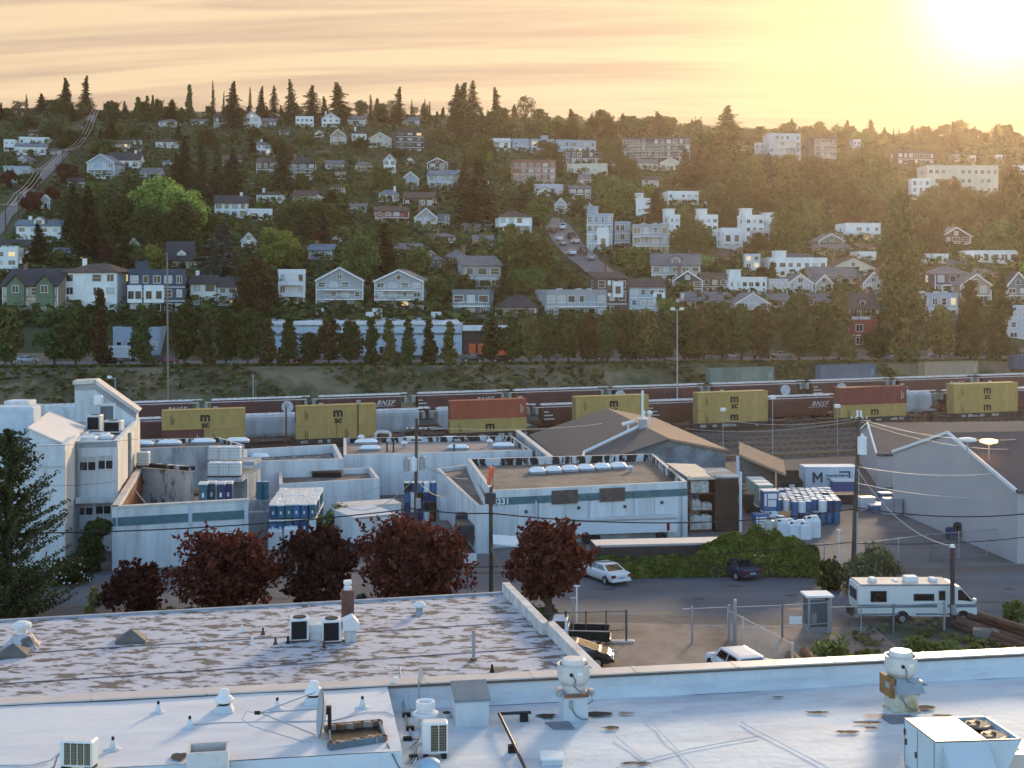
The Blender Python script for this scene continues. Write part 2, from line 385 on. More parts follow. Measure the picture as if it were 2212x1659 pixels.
def win_mesh(w, h, fm, gm, kind):
    mb = MB(); f = .09
    mb.box(-w/2-f, w/2+f, -.05, .0, -f, 0, 0); mb.box(-w/2-f, w/2+f, -.05, 0, h, h+f, 0)
    mb.box(-w/2-f, -w/2, -.05, 0, 0, h, 0); mb.box(w/2, w/2+f, -.05, 0, 0, h, 0)
    if kind == 0: mb.box(-.035, .035, -.045, 0, 0, h, 0)
    if kind == 1: mb.box(-w/2, w/2, -.045, 0, h*.5-.03, h*.5+.03, 0)
    mb.box(-w/2, w/2, -.02, .0, 0, h, 1)
    return mb.mesh('window', [fm, gm])
WINS = {}
def window(par, x, y, z, w, h, rn, fm=None, rz=0, gl=None):
    fm = fm or trim; g = gl or rn.choices([glass, blind, litw], [.66, .325, .015])[0]
    key = (round(w*2)/2 or .5, round(h*2)/2 or .5, fm.name, g.name, rn.randint(0, 2))
    if key not in WINS: WINS[key] = win_mesh(key[0], key[1], fm, g, key[4])
    o = put('window', WINS[key], par, (x, y, z), rz); return o
HOUSES = []
def roof_mesh(w, dp, hr, kind, ov=.45, th=.22):
    "roof seated on the wall top (z = 0), front at y = 0"
    x0, x1, y0, y1 = -w/2-ov, w/2+ov, -ov, dp+ov; mb = MB()
    if kind == 'g':
        e = -hr*ov/(w/2)
        for sx in (-1, 1):
            a = [(0,y0,hr),(0,y1,hr),(sx*x1,y1,e),(sx*x1,y0,e)]
            b = [(p[0],p[1],p[2]+th) for p in a]
            mb.add(a+b, [(0,1,2,3),(4,7,6,5),(0,3,7,4),(1,5,6,2),(2,6,7,3)])
    elif kind == 's':
        e = -hr*ov/(dp/2); ym = dp/2
        for ys_, in ((y0,), (y1,)):
            a = [(x0,ym,hr),(x1,ym,hr),(x1,ys_,e),(x0,ys_,e)]; b = [(p[0],p[1],p[2]+th) for p in a]
            mb.add(a+b, [(0,1,2,3),(4,7,6,5),(0,3,7,4),(1,5,6,2),(2,6,7,3)])
    elif kind == 'h':
        e = -.12; k = min(w, dp)*.42; ym = dp/2
        if w >= dp: r0, r1 = (-w/2+k, ym), (w/2-k, ym)
        else: r0, r1 = (0, dp*.4), (0, dp*.6)
        vs = [(x0,y0,e),(x1,y0,e),(x1,y1,e),(x0,y1,e),(x0,y0,e+th),(x1,y0,e+th),(x1,y1,e+th),(x0,y1,e+th),(r0[0],r0[1],hr),(r1[0],r1[1],hr)]
        if w >= dp: mb.add(vs, [(3,2,1,0),(0,1,5,4),(1,2,6,5),(2,3,7,6),(3,0,4,7),(4,5,9,8),(5,6,9),(6,7,8,9),(7,4,8)])
        else: mb.add(vs, [(3,2,1,0),(0,1,5,4),(1,2,6,5),(2,3,7,6),(3,0,4,7),(4,5,8),(5,6,9,8),(6,7,9),(7,4,8,9)])
    elif kind == 'p':
        a = [(x0,y0,-.05),(x1,y0,-.05),(x1,y1,hr),(x0,y1,hr)]; b = [(p[0],p[1],p[2]+th) for p in a]
        mb.add(a+b, [(3,2,1,0),(4,5,6,7),(0,1,5,4),(1,2,6,5),(2,3,7,6),(3,0,4,7)])
    else:
        pw = .22; ph = max(.25, min(hr, .9))
        mb.box(-w/2+pw, w/2-pw, pw, dp-pw, 0, .08, 0)
        mb.box(-w/2-.06, w/2+.06, -.06, pw, 0, ph, 1); mb.box(-w/2-.06, w/2+.06, dp-pw, dp+.06, 0, ph, 1)
        mb.box(-w/2-.06, -w/2+pw, pw, dp-pw, 0, ph, 1); mb.box(w/2-pw, w/2+.06, pw, dp-pw, 0, ph, 1)
    return mb
def house(x0, x1, ye, yb, yr, kind, wall, roof, rows, cols, label, opt='', cat='house', dpt=None, base=None, yaw=None, front=None):
    rn = random.Random(x0*31+yb)
    p = base if base is not None else hit((x0+x1)/2, yb); D = p.y; s = sca(D)
    w = (x1-x0)/s; hw = (yb-ye)/s; hr = max(.3, (ye-yr)/s); dp = dpt or max(6, min(w*.9, 10.5))
    yw = R(rn.choice([-6, 4, 8, 12])) if yaw is None else yaw
    w *= .96
    r = thing(cat.replace(' ', '_').replace('/', '_'), label, cat, (p.x, D, p.z), yw)
    wm = wmat(wall); mb = MB(); mb.box(-w/2, w/2, 0, dp, -4, hw, 0)
    if kind == 'g': mb.add([(-w/2,0,hw),(w/2,0,hw),(0,0,hw+hr),(-w/2,dp,hw),(w/2,dp,hw),(0,dp,hw+hr)], [(0,1,2),(5,4,3)])
    if kind == 's': mb.add([(-w/2,0,hw),(-w/2,dp,hw),(-w/2,dp/2,hw+hr),(w/2,0,hw),(w/2,dp,hw),(w/2,dp/2,hw+hr)], [(0,2,1),(3,4,5)])
    if kind == 'p': mb.add([(-w/2,0,hw),(-w/2,dp,hw),(-w/2,dp,hw+hr),(w/2,0,hw),(w/2,dp,hw),(w/2,dp,hw+hr)], [(0,2,1),(3,4,5),(1,2,5,4)])
    if rows > 1 and 'x' not in opt:                               # belt course between the storeys
        for k in range(1, rows): mb.box(-w/2-.03, w/2+.03, -.03, .0, hw*k/rows-.08, hw*k/rows+.08, 1)
    mb.build('wall', [wm, trim if wall not in 'WCL' else wm], r)
    roof_mesh(w, dp, hr, kind).build('roof', [rmat(roof), wm if 'k' not in opt else trim], r, (0, 0, hw))
    fm = darktrim if 'm' in opt else trim
    if kind in 'gsh' and hw > 2.2:
        tb = MB()
        tb.box(-w/2-.05, -w/2+.14, -.05, 0, 0, hw-.25); tb.box(w/2-.14, w/2+.05, -.05, 0, 0, hw-.25)
        tb.build('trim', trim if wall not in 'W' else mat('grey_trim', (.45,.47,.5)), r); tb = MB()
        if kind == 'g':
            for sx in (-1, 1):
                L = math.hypot(w/2+.42, hr); M = Matrix.Translation((sx*(w/4+.1), -.47, hw+hr/2-.12)) @ Matrix.Rotation(sx*math.atan2(hr, w/2), 4, 'Y')
                tb.box(-L/2, L/2, -.05, .0, -.16, .16, 0, M)
        if tb.v: tb.build('gable_trim', trim if wall not in 'W' else mat('grey_trim', (.45,.47,.5)), r)
    # windows storey by storey
    sh = hw/max(1, rows)
    for i in range(rows):
        for j in range(cols):
            if rn.random() < .06: continue
            ww = min(1.9, w/cols*rn.choice([.42, .55, .62])); wh = min(1.7, sh*.52)
            window(r, -w/2+w*(j+.5)/cols, -.03, i*sh+sh*.30, ww, wh, rn, fm)
    if kind == 'g' and hr > 1.4: window(r, 0, -.03, hw+hr*.12, .8, min(1.1, hr*.45), rn, fm)
    for k in range(max(1, rows)):                                 # a window or two in the sides
        for sx in (-1, 1): window(r, sx*(w/2+.03), dp*.5, k*sh+sh*.32, 1.0, min(1.4, sh*.5), rn, fm, R(90)*sx)
    if 'd' in opt:                                                # dormer
        mb = MB(); dw = min(2.6, w*.3); mb.box(-dw/2, dw/2, .6, 4, .1, 1.5, 0)
        mb.add([(-dw/2,.6,1.5),(dw/2,.6,1.5),(0,.6,2.3)], [(0,1,2)])
        do = mb.build('dormer', [wm], r, (0, 0, hw)); window(do, 0, .57, .45, dw*.55, .8, rn, fm)
        rb = MB()
        for sx in (-1, 1): rb.add([(0,.3,2.4),(0,4,2.4),(sx*(dw/2+.3),4,1.35),(sx*(dw/2+.3),.3,1.35),(0,.3,2.55),(0,4,2.55),(sx*(dw/2+.3),4,1.5),(sx*(dw/2+.3),.3,1.5)], [(0,1,2,3),(4,7,6,5),(0,3,7,4),(2,6,7,3)])
        rb.build('dormer_roof', rmat(roof), do)
    if 'c' in opt or (kind in 'gsh' and rn.random() < .45 and 'n' not in opt):
        cx = rn.choice([-.28, .3])*w; mb = MB(); mb.box(cx-.4, cx+.4, dp*.45, dp*.45+.7, hw+hr*.2, hw+hr+1.0); mb.box(cx-.48, cx+.48, dp*.45-.08, dp*.45+.78, hw+hr+1.0, hw+hr+1.15)
        mb.build('chimney', chim if wall != 'W' else wm, r)
    if 'b' in opt:                                                # balconies with rails
        for k in range(1, rows):
            mb = MB(); z = k*sh; mb.box(-w*.32, w*.32, -1.3, 0, z-.18, z); mb.box(-w*.32, w*.32, -1.3, -1.24, z+.95, z+1.02)
            for q in range(13): xx = -w*.32+w*.64*q/12; mb.box(xx-.02, xx+.02, -1.29, -1.25, z, z+.97)
            mb.build('balcony', fm if wall not in 'W' else wm, r)
    if 'o' in opt:                                                # porch on posts
        mb = MB(); mb.box(-w*.42, w*.42, -2.2, 0, sh-.15, sh+.1); mb.box(-w*.42, w*.42, -2.2, 0, -.6, 0)
        for q in range(4): xx = -w*.40+w*.8*q/3; mb.box(xx-.1, xx+.1, -2.15, -1.95, 0, sh-.15)
        mb.build('porch', trim, r)
    if 't' in opt:                                                # stair head on the flat roof
        mb = MB(); a = -w*.28; mb.box(a-1.4, a+1.4, 1.5, 4.2, .08, 2.5); mb.box(a-1.6, a+1.6, 1.3, 4.4, 2.5, 2.7)
        mb.build('stair_head', [wm], r, (0, 0, hw))
    if 'u' in opt:
        mb = MB()
        for a in (-.2, .12, .3): mb.box(w*a-.6, w*a+.6, dp*.4, dp*.4+1.1, .08, 1.2)
        mb.build('roof_unit', mat('roof_unit_grey', (.5,.52,.54)), r, (0, 0, hw))
    if rows >= 1 and 'z' not in opt and cat in ('house', 'townhouse'):
        mb = MB(); dx = w*rn.choice([-.06, .08]); mb.box(dx-.5, dx+.5, -.06, 0, 0, min(2.1, sh*.8)); mb.build('door', mat('door_paint', (.10,.05,.035)), r)
    HOUSES.append((r, x0, x1, min(ye, yr), yb, D, label)); return r
HT = [
(112,147,233,247,226,'h','B','g',1,3,'pale blue hip-roofed house on the skyline'),
(64,100,238,248,232,'s','D','d',1,3,'low dark house on the far left skyline','n'),
(26,54,239,248,233,'s','R','r',1,2,'small red-roofed house at the left skyline','n'),
(62,117,286,298,279,'s','O','n',1,4,'low brown house above the white terrace'),
(8,33,303,328,301,'f','W','w',2,2,'white cubic house at the left edge'),
(41,105,300,312,296,'f','W','w',1,5,'white flat-roofed upper terrace house'),
(33,98,316,336,308,'s','W','b',1,5,'white house with slate roof below the terrace','x'),
(28,66,346,356,335,'g','G','g',1,2,'small grey gable behind the power lines'),
(8,64,364,396,356,'f','B','g',2,3,'blue-grey house with tall white window'),
(186,249,351,384,333,'g','B','b',2,4,'blue craftsman house with white gable trim','o'),
(228,302,345,364,328,'s','W','d',1,4,'long white house with dark roof right of the blue craftsman'),
(232,280,310,328,301,'s','T','n',2,3,'tan brick house with two lit windows','n'),
(282,307,302,312,297,'h','W','d',1,2,'tiny white bungalow under the hedge'),
(336,385,306,320,297,'h','W','d',1,4,'white bungalow with dark hip roof'),
(341,382,263,275,255,'h','L','g',1,3,'pale hip-roofed house near the ridge'),
(384,412,247,254,241,'s','R','r',1,2,'red-roofed house half behind the ridge trees','n'),
(412,447,261,270,256,'s','W','g',1,3,'white rambler with grey roof on the ridge','n'),
(462,490,254,278,246,'s','D','d',2,2,'dark house with bright windows on the ridge'),
(525,563,254,278,240,'g','W','g',2,2,'white steep-gabled house on the ridge'),
(463,534,438,472,421,'s','W','d',2,4,'white colonial house with dark roof and shutters','cm'),
(534,589,457,477,448,'f','W','d',1,2,'low white garage wing beside the colonial house','z'),
(90,107,430,458,421,'g','G','g',1,1,'narrow grey shed house beside the power poles','nz'),
(35,131,487,526,474,'s','W','b',2,4,'big white house with blue slate gable','cd'),
(132,172,486,513,475,'f','K','n',1,2,'red brick wall house right of the big white one','z'),
(0,62,532,549,518,'s','W','d',1,3,'white house under a long dark roof'),
(114,187,548,560,536,'s','S','b',1,4,'long rambler with pale blue metal roof','n'),
(276,302,528,541,513,'g','W','g',1,1,'small white gable peeking over the hedge','nz'),
(357,425,560,580,522,'s','W','d',1,3,'dark steep-roofed house with white dormer','d'),
(521,553,520,545,503,'g','W','g',2,2,'white gabled cottage beside the blue spruce'),
(-12,38,541,595,534,'f','W','w',3,2,'white apartment block at the left edge','u','apartment building'),
(0,130,616,676,581,'s','T','d',2,6,'tan row house with two green gables','','townhouse'),
(131,258,588,672,568,'h','W','n',3,4,'white three storey apartment block with hip roof','x','apartment building'),
(278,400,590,680,577,'f','N','w',3,5,'navy modern townhouse with white bays','t','townhouse'),
(411,468,612,662,595,'s','W','d',2,2,'white house with chimney behind bare branches','c'),
(470,534,618,660,600,'s','L','d',2,3,'pale grey house beside the big pine'),
(243,348,712,772,706,'f','B','g',1,4,'blue-grey garage with parked white truck','z','garage'),
(600,660,590,664,580,'f','W','w',3,3,'white stucco flats with balconies','b','apartment building'),
(681,786,605,667,578,'g','G','g',3,4,'grey twin-gabled flats, left of the pair','b','apartment building'),
(806,917,607,667,583,'g','G','g',3,4,'grey twin-gabled flats, right of the pair','b','apartment building'),
(665,718,540,560,528,'s','B','b',1,3,'pale blue-roofed rambler between the trees'),
(852,915,538,550,526,'s','L','g',1,3,'grey-roofed bungalow with front gable'),
(894,958,562,580,548,'h','S','g',1,4,'dark bungalow with white dormer window','d'),
(999,1085,575,626,552,'p','G','g',2,3,'grey modern house with slanted roof'),
(958,1008,556,570,538,'h','O','g',1,3,'brown bungalow under a shaded roof'),
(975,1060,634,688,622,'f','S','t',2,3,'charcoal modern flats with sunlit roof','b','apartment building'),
(1068,1160,664,690,637,'h','T','d',1,4,'tan bungalow with dark hip roof'),
(553,585,312,334,305,'s','W','g',2,3,'white house with bright windows behind conifers'),
(625,683,352,392,336,'h','D','d',3,3,'dark three storey house with white window bands','b'),
(553,595,350,382,340,'s','O','n',2,3,'brown house half hidden by the tall conifers'),
(703,743,354,367,345,'s','L','g',1,3,'light grey bungalow with broad gable'),
(638,678,255,275,247,'f','W','w',2,4,'white flat-fronted house right under the ridge firs'),
(694,735,256,275,243,'g','W','g',2,3,'white gabled house alone on the ridge'),
(750,788,258,272,249,'s','L','g',1,4,'pale blue rambler on the ridge'),
(679,698,288,297,281,'g','W','g',1,1,'tiny white gable above the lawn','nz'),
(713,748,294,314,279,'g','T','g',2,2,'tan gabled house with white upper window'),
(759,792,288,305,278,'h','W','d',1,3,'small white house with dark hip roof'),
(796,846,300,320,286,'g','C','g',1,3,'cream house with steep front gable'),
(855,916,284,330,271,'f','D','d',4,3,'black modern house with rows of lit windows','m'),
(900,941,312,323,306,'f','D','w',1,2,'low black annex with white fascia','mz'),
(868,908,257,273,251,'f','S','g',1,3,'slate coloured house above the black modern one'),
(828,855,346,374,333,'g','W','w',2,2,'white house with rounded gable'),
(875,895,346,355,340,'g','W','g',1,1,'little white gable in the trees','nz'),
(868,905,386,408,371,'g','B','b',1,2,'blue gabled house with white trim on the slope'),
(922,968,352,373,341,'g','D','d',2,2,'dark house with white-edged gable'),
(922,992,378,408,366,'s','B','b',2,4,'wide blue-grey house with white eaves'),
(553,613,420,440,412,'h','W','d',1,4,'white bungalow right of the colonial house'),
(630,683,422,436,411,'s','T','n',1,3,'tan house under a brown roof'),
(818,863,419,436,408,'h','W','b',1,3,'white bungalow with blue hip roof'),
(870,938,427,450,414,'s','O','n',1,4,'brown house with orange deck','b'),
(810,885,456,484,445,'s','R','n',2,4,'red house with wide deck','b'),
(895,945,470,495,450,'g','G','g',2,3,'grey craftsman with white two storey porch','o'),
(945,973,466,494,462,'f','S','g',2,2,'slate extension beside the white porch'),
(758,793,446,460,439,'s','B','g',1,2,'blue-grey roof among dark trees'),
(997,1063,488,502,482,'s','O','g',1,3,'long low brown-grey roofed house'),
(1076,1151,468,508,454,'h','W','d',2,4,'white house with dark roof beside the hill street','o'),
(1063,1104,306,327,295,'p','W','w',2,2,'white modern house with sharp slanted roof'),
(1106,1143,304,327,298,'f','B','w',2,2,'blue-white modern house under the ridge'),
(1143,1293,306,332,299,'f','B','b',2,10,'long blue-grey apartment block with three roof bumps','tu','apartment building'),
(1218,1323,328,356,326,'f','D','g',2,8,'dark lower apartment wing with white windows','','apartment building'),
(1223,1313,356,378,353,'f','C','t',1,5,'cream flats below the dark apartment wing','','apartment building'),
(1106,1203,350,402,344,'f','K','t',4,6,'brick apartment block with grey side bay','','apartment building'),
(1341,1494,301,352,296,'f','D','g',4,11,'large dark apartment block on the ridge','b','apartment building'),
(1373,1423,352,370,342,'s','C','g',1,4,'cream row house in front of the dark block'),
(1425,1471,352,370,341,'g','C','g',1,3,'cream gabled house with two chimneys','c'),
(1153,1218,403,422,397,'f','L','w',1,4,'flat pale grey house behind the street poles','z'),
(1230,1277,407,432,400,'s','D','g',2,3,'dark motel-like house with balconies','b'),
(1254,1277,386,402,376,'s','C','g',1,2,'narrow cream house with chimney','c'),
(1198,1225,442,460,428,'g','L','g',1,1,'left of three small pale gables','nz'),
(1226,1256,444,462,430,'g','L','g',1,1,'middle of three small pale gables','nz'),
(1258,1284,448,464,438,'g','L','g',1,1,'right of three small pale gables','nz'),
(1387,1423,388,408,380,'s','P','n',2,2,'pink house with brown roof'),
(1441,1511,418,443,411,'f','W','w',2,5,'white motel-style house with open balconies','b'),
(1373,1406,434,476,427,'f','W','w',3,2,'tall narrow white house behind conifers','t'),
(1266,1324,466,545,461,'f','B','b',4,4,'tall blue-grey townhouse with white window bays','t','townhouse'),
(1326,1363,484,543,478,'f','B','b',3,3,'shorter blue-grey townhouse with white windows','','townhouse'),
(1365,1447,490,552,484,'f','G','g',3,4,'grey modern building with two balconies','bu','apartment building'),
(1445,1470,470,512,462,'f','W','w',3,2,'white townhouse at the left of the white row','t','townhouse'),
(1510,1552,470,515,462,'f','W','w',3,3,'white townhouse with slanted stair head','t','townhouse'),
(1557,1606,496,553,492,'f','W','w',3,2,'white townhouse with big dark framed window','m','townhouse'),
(1608,1652,470,540,464,'f','W','w',4,3,'tallest white townhouse of the row','t','townhouse'),
(1632,1664,500,555,496,'f','L','w',3,2,'pale townhouse at the right of the white row','m','townhouse'),
(1406,1514,572,614,548,'s','G','g',2,5,'grey duplex with two white-trimmed gables','d'),
(1453,1518,606,642,585,'g','D','n',2,3,'dark brown craftsman with white windows'),
(1516,1572,602,637,590,'s','O','n',2,3,'brown house with paired white windows'),
(1571,1660,606,642,598,'f','W','w',2,6,'long white modern house with flat roof','t'),
(1175,1316,634,690,618,'f','G','g',2,6,'grey balcony flats with cluttered roof','bu','apartment building'),
(1286,1358,602,684,588,'p','D','d',3,3,'dark modern townhouse with white panels','','townhouse'),
(1358,1440,620,688,602,'p','B','d',3,4,'pale blue townhouse with dark slanted roof','','townhouse'),
(1481,1590,650,668,632,'s','G','g',1,4,'low grey house behind the street trees'),
(1586,1664,655,682,633,'g','L','g',2,3,'pale house with twin steep gables','d'),
(1530,1577,552,570,538,'s','O','n',1,3,'brown bungalow below the white townhouses'),
(1608,1643,552,597,548,'f','L','w',3,2,'grey stair tower house above the white modern house','','townhouse'),
(1659,1732,292,346,284,'f','L','g',4,6,'light grey apartment block below the ridge','b','apartment building'),
(1756,1810,300,355,294,'f','D','g',4,4,'dark apartment block with white balconies','b','apartment building'),
(1934,2024,330,358,323,'f','D','g',2,7,'hazy dark apartment block near the sun','','apartment building'),
(1998,2162,362,420,353,'f','C','t',3,11,'big cream apartment block on the right','u','apartment building'),
(1969,2010,390,433,381,'f','W','w',3,3,'white stair block left of the cream apartments','','apartment building'),
(2190,2225,362,388,353,'f','W','w',2,3,'white building at the right edge under the ridge','','apartment building'),
(1864,1890,459,473,455,'s','C','n',1,2,'small cream house above the white villa'),
(1825,1905,488,520,481,'f','W','w',2,4,'white villa with framed balconies','b'),
(1766,1825,520,540,505,'g','S','g',1,3,'slate house with white front gable'),
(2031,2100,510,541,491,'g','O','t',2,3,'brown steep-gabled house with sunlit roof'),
(2081,2200,548,568,540,'f','W','w',1,6,'long white flat-roofed house at right'),
(1995,2051,554,571,548,'f','W','w',1,4,'low white cube house right of the tall poplar'),
(1854,1895,550,568,543,'f','W','w',1,4,'small white cube house left of the tall poplar'),
(1659,1792,564,600,552,'f','W','w',2,7,'long white terrace with stepped roof','t','townhouse'),
(1700,1758,612,637,592,'g','L','g',1,3,'pale gabled house with three tall windows'),
(1759,1800,612,636,594,'g','G','g',1,3,'grey gabled house beside the cypress'),
(1759,1868,598,616,577,'s','G','g',1,4,'long grey roof below the white terrace'),
(1791,1895,578,596,556,'g','C','n',1,4,'wide cream gable behind grey roofs'),
(1864,1910,612,640,588,'g','G','n',2,2,'grey gable house left of the poplar trunk'),
(1659,1705,610,638,598,'f','L','w',2,3,'pale flats at the end of the terrace','','townhouse'),
(1831,1900,665,690,634,'s','S','d',1,3,'slate house with dark roof and front gable','d'),
(1841,1897,696,752,690,'f','R','w',2,2,'red brick corner building with white parapet','u','shop building'),
(2016,2100,592,640,574,'h','N','g',2,3,'dark foursquare house with white trim','o'),
(2071,2145,616,660,592,'g','T','g',2,2,'beige house with steep gables','d'),
(2174,2225,618,660,588,'g','S','d',2,2,'dark gabled house at the right edge'),
(1969,2070,640,692,632,'f','B','w',2,5,'blue-grey shop with white fascia','u','shop building'),
(2176,2230,668,735,658,'f','L','w',3,2,'light grey apartment block at the right edge','','apartment building'),
(1749,1797,650,664,636,'s','G','g',1,2,'small grey house behind the cypress'),
(1663,1712,650,665,636,'s','L','g',1,2,'small pale house behind the street trees'),
(350,371,349,359,344,'h','L','g',1,2,'pale bungalow half hidden above the bright green tree','n'),
(107,131,325,334,320,'s','W','g',1,2,'low white house right of the terrace houses','n'),
(424,446,395,407,387,'g','W','g',1,2,'white cottage among the dark firs'),
(240,312,320,328,314,'s','O','n',1,5,'long low lit house below the tan brick one','n'),
(603,624,285,293,280,'s','L','g',1,2,'small pale roof under the ridge firs','n'),
(768,804,356,373,347,'h','T','g',1,3,'tan bungalow with bright windows behind bushes'),
(713,746,404,418,396,'h','T','n',1,3,'tan gazebo-like house with arched windows'),
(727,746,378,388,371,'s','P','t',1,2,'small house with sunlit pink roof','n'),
(678,696,428,438,423,'g','W','w',1,1,'tiny white gable right of the brown-roofed tan house','nz'),
(953,979,292,310,285,'s','O','n',1,2,'brown house under the big fir group','n'),
(714,739,516,526,510,'g','W','g',1,2,'white gable behind the olive tree'),
(1316,1372,353,363,348,'s','W','g',1,5,'long white house at the foot of the dark apartments','n'),
(1496,1510,366,375,362,'f','W','w',1,2,'small white box right of the cream houses','z'),
(1467,1483,395,410,390,'s','G','n',1,1,'narrow grey house in the dark wood','n'),
(1476,1497,356,368,350,'g','C','g',1,2,'cream gable at the end of the row'),
(1531,1604,309,319,304,'s','T','t',1,5,'long tan roof almost lost in the ridge trees','n'),
(1587,1609,312,335,307,'f','W','w',2,2,'white block rising from the ridge wood'),
(1631,1660,312,335,307,'f','L','g',2,3,'pale apartment end left of the grey block','','apartment building'),
(1708,1721,360,385,355,'f','D','g',2,1,'dark slim house with two white windows'),
(1704,1722,394,407,388,'s','W','g',1,1,'white cottage in the hazy wood','n'),
(1843,1860,305,322,300,'f','L','w',2,2,'pale block right of the dark apartments','','apartment building'),
(2058,2073,337,350,332,'f','P','t',1,1,'small pinkish block below the sun','z'),
(2096,2108,339,352,335,'f','C','t',1,1,'small cream block below the sun','z'),
(2152,2166,338,346,334,'f','W','w',1,1,'tiny white block near the right edge','z'),
(2089,2132,392,420,386,'f','C','t',2,3,'lower cream wing before the big apartments','','apartment building'),
(2024,2055,475,488,468,'s','L','n',1,3,'pale bungalow above the brown gable','n'),
(2096,2125,488,496,482,'s','C','t',1,2,'cream bungalow right of the sunlit brown gable','n'),
(1660,1687,478,513,471,'f','W','w',3,2,'white townhouse behind the tall vase-shaped tree','t','townhouse'),
(1766,1840,538,553,528,'s','G','g',1,4,'long grey house under the slate one','n'),
(1853,1895,534,547,527,'s','O','n',1,3,'brown house above the left white cube','n'),
(2049,2085,570,581,562,'s','G','g',1,2,'grey roof below the long white house','n'),
(2106,2160,590,600,582,'s','P','t',1,3,'house with long pinkish roof','n'),
(2034,2082,642,657,630,'s','T','n',1,3,'brown roof before the dark foursquare'),
(1022,1066,518,532,508,'s','L','g',1,3,'pale long house left of the big weeping tree','n'),
(745,800,535,548,524,'s','S','d',1,3,'slate bungalow behind the twin flats','n'),
(935,985,512,526,502,'h','L','g',1,3,'pale hip-roofed bungalow above the dark one'),
(1160,1192,412,424,404,'g','W','g',1,2,'white gable left of the pale poles'),
(1318,1362,420,438,410,'s','L','g',2,3,'pale grey house behind the round trees'),
(1523,1566,430,446,420,'h','C','g',1,3,'cream house in front of the dark wood'),
(1700,1756,560,576,549,'s','S','g',1,3,'slate house behind the white terrace','n'),
(1905,1945,640,656,628,'g','G','n',1,2,'grey gable at the foot of the poplar'),
(1448,1482,655,672,644,'g','W','g',1,2,'white gable peeking over the street trees'),
(610,650,395,410,385,'s','G','g',1,3,'grey house above the white bungalow','n'),
(480,520,345,360,334,'s','T','n',1,3,'tan house between the tall dark firs','n'),
(300,345,372,384,362,'s','L','g',1,3,'pale house above the bright green tree','n'),
(146,180,392,406,383,'s','W','d',1,2,'white cottage below the blue craftsman','n'),
(1020,1060,404,418,394,'h','W','d',1,3,'white hip-roofed house left of the bend'),
(560,596,262,274,254,'s','W','g',1,3,'white rambler under the tall ridge spires','n'),
(580,604,250,262,243,'g','G','d',1,2,'grey gable between the ridge spires'),
]
for h in HT: house(*h)
HOUSE_BY = {h[6]: h for h in HOUSES}
# green front gables of the tan row house
rt, w_ = HOUSE_BY['tan row house with two green gables'], None
hs = rt[0]; s = sca(rt[5]); hw = (676-616)/s
gg = mat('green_gable', (.12,.16,.10))
for gx in (-3.0, 3.6):
    mb = MB(); mb.box(gx-2, gx+2, -.7, 3, 1.6, hw, 0); mb.add([(gx-2,-.7,hw),(gx+2,-.7,hw),(gx,-.7,hw+2.0)], [(0,1,2)])
    g_ = mb.build('gable_bay', gg, hs); window(g_, gx, -.75, hw-1.6, 1.5, 1.6, random.Random(4))
    rb = MB()
    for sx in (-1, 1): rb.add([(gx,-1,hw+2.1),(gx,4,hw+2.1),(gx+sx*2.4,4,hw-.3),(gx+sx*2.4,-1,hw-.3),(gx,-1,hw+2.3),(gx,4,hw+2.3),(gx+sx*2.4,4,hw-.1),(gx+sx*2.4,-1,hw-.1)], [(0,1,2,3),(4,7,6,5),(0,3,7,4),(2,6,7,3)])
    rb.build('gable_roof', rmat('d'), g_)
# white bays of the navy townhouse and panels of the two modern ones
def bay(key, x0, x1, y0, y1, m, out=.8):
    h = HOUSE_BY[key]; s = sca(h[5]); cx = (h[1]+h[2])/2; mb = MB()
    mb.box((x0-cx)/s, (x1-cx)/s, -out, .0, (h[4]-y1)/s, (h[4]-y0)/s)
    b = mb.build('bay', m, h[0]); rn = random.Random(x0)
    n = 1 if x1-x0 < 30 else 2
    for k in range(n): window(b, ((x0+(x1-x0)*(k+.5)/n)-cx)/s, -out-.03, (h[4]-y1)/s+(y1-y0)/s*.25, 1.2, min(1.7, (y1-y0)/s*.5), rn, darktrim, gl=glass)
for a in ((278,308,616,654),(312,354,616,654)): bay('navy modern townhouse with white bays', *a, wmat('W'))
bay('dark modern townhouse with white panels', 1322, 1346, 608, 642, wmat('W'), .5); bay('dark modern townhouse with white panels', 1312, 1318, 606, 640, wmat('W'), .6)
bay('pale blue townhouse with dark slanted roof', 1411, 1436, 632, 656, wmat('W'), .5)
bay('tall blue-grey townhouse with white window bays', 1290, 1316, 492, 540, wmat('W'), .7); bay('white townhouse with big dark framed window', 1562, 1600, 500, 528, wmat('W'), .6)
# ---------------- the long commercial building and the storefront beside it on the avenue
def onroad(px, back=8.5):
    x = 0.0
    for _ in range(6): x = (px-CX)*(271.5+back+.12*x)/K
    return Vector((x, 271.5+back+.12*x, 7.9))
a = onroad(580); b = onroad(998); L = (b-a).length; yw = math.atan2(b.y-a.y, b.x-a.x)
r = thing('commercial_building', 'long pale blue commercial building with white roof and glass-fenced deck', 'building', a, yw)
bw = mat('pale_blue_wall', (.48,.54,.59), var=.08, dirt=(.33,.38,.42), damt=.4)
mb = MB(); hh = 7.3; mb.box(0, L, 0, 26, -1, hh, 0); mb.box(0, L, -.15, 0, hh-2.2, hh-1.7, 1); mb.build('wall', [bw, wmat('S')], r)
mb = MB(); mb.add([(0,0,hh+.05),(L,0,hh+.05),(L-1,30,hh+3.2),(0,30,hh+3.2),(0,0,hh-.3),(L,0,hh-.3),(L-1,30,hh-.3),(0,30,hh-.3)], [(0,1,2,3),(4,5,1,0),(5,6,2,1),(6,7,3,2),(7,4,0,3)])
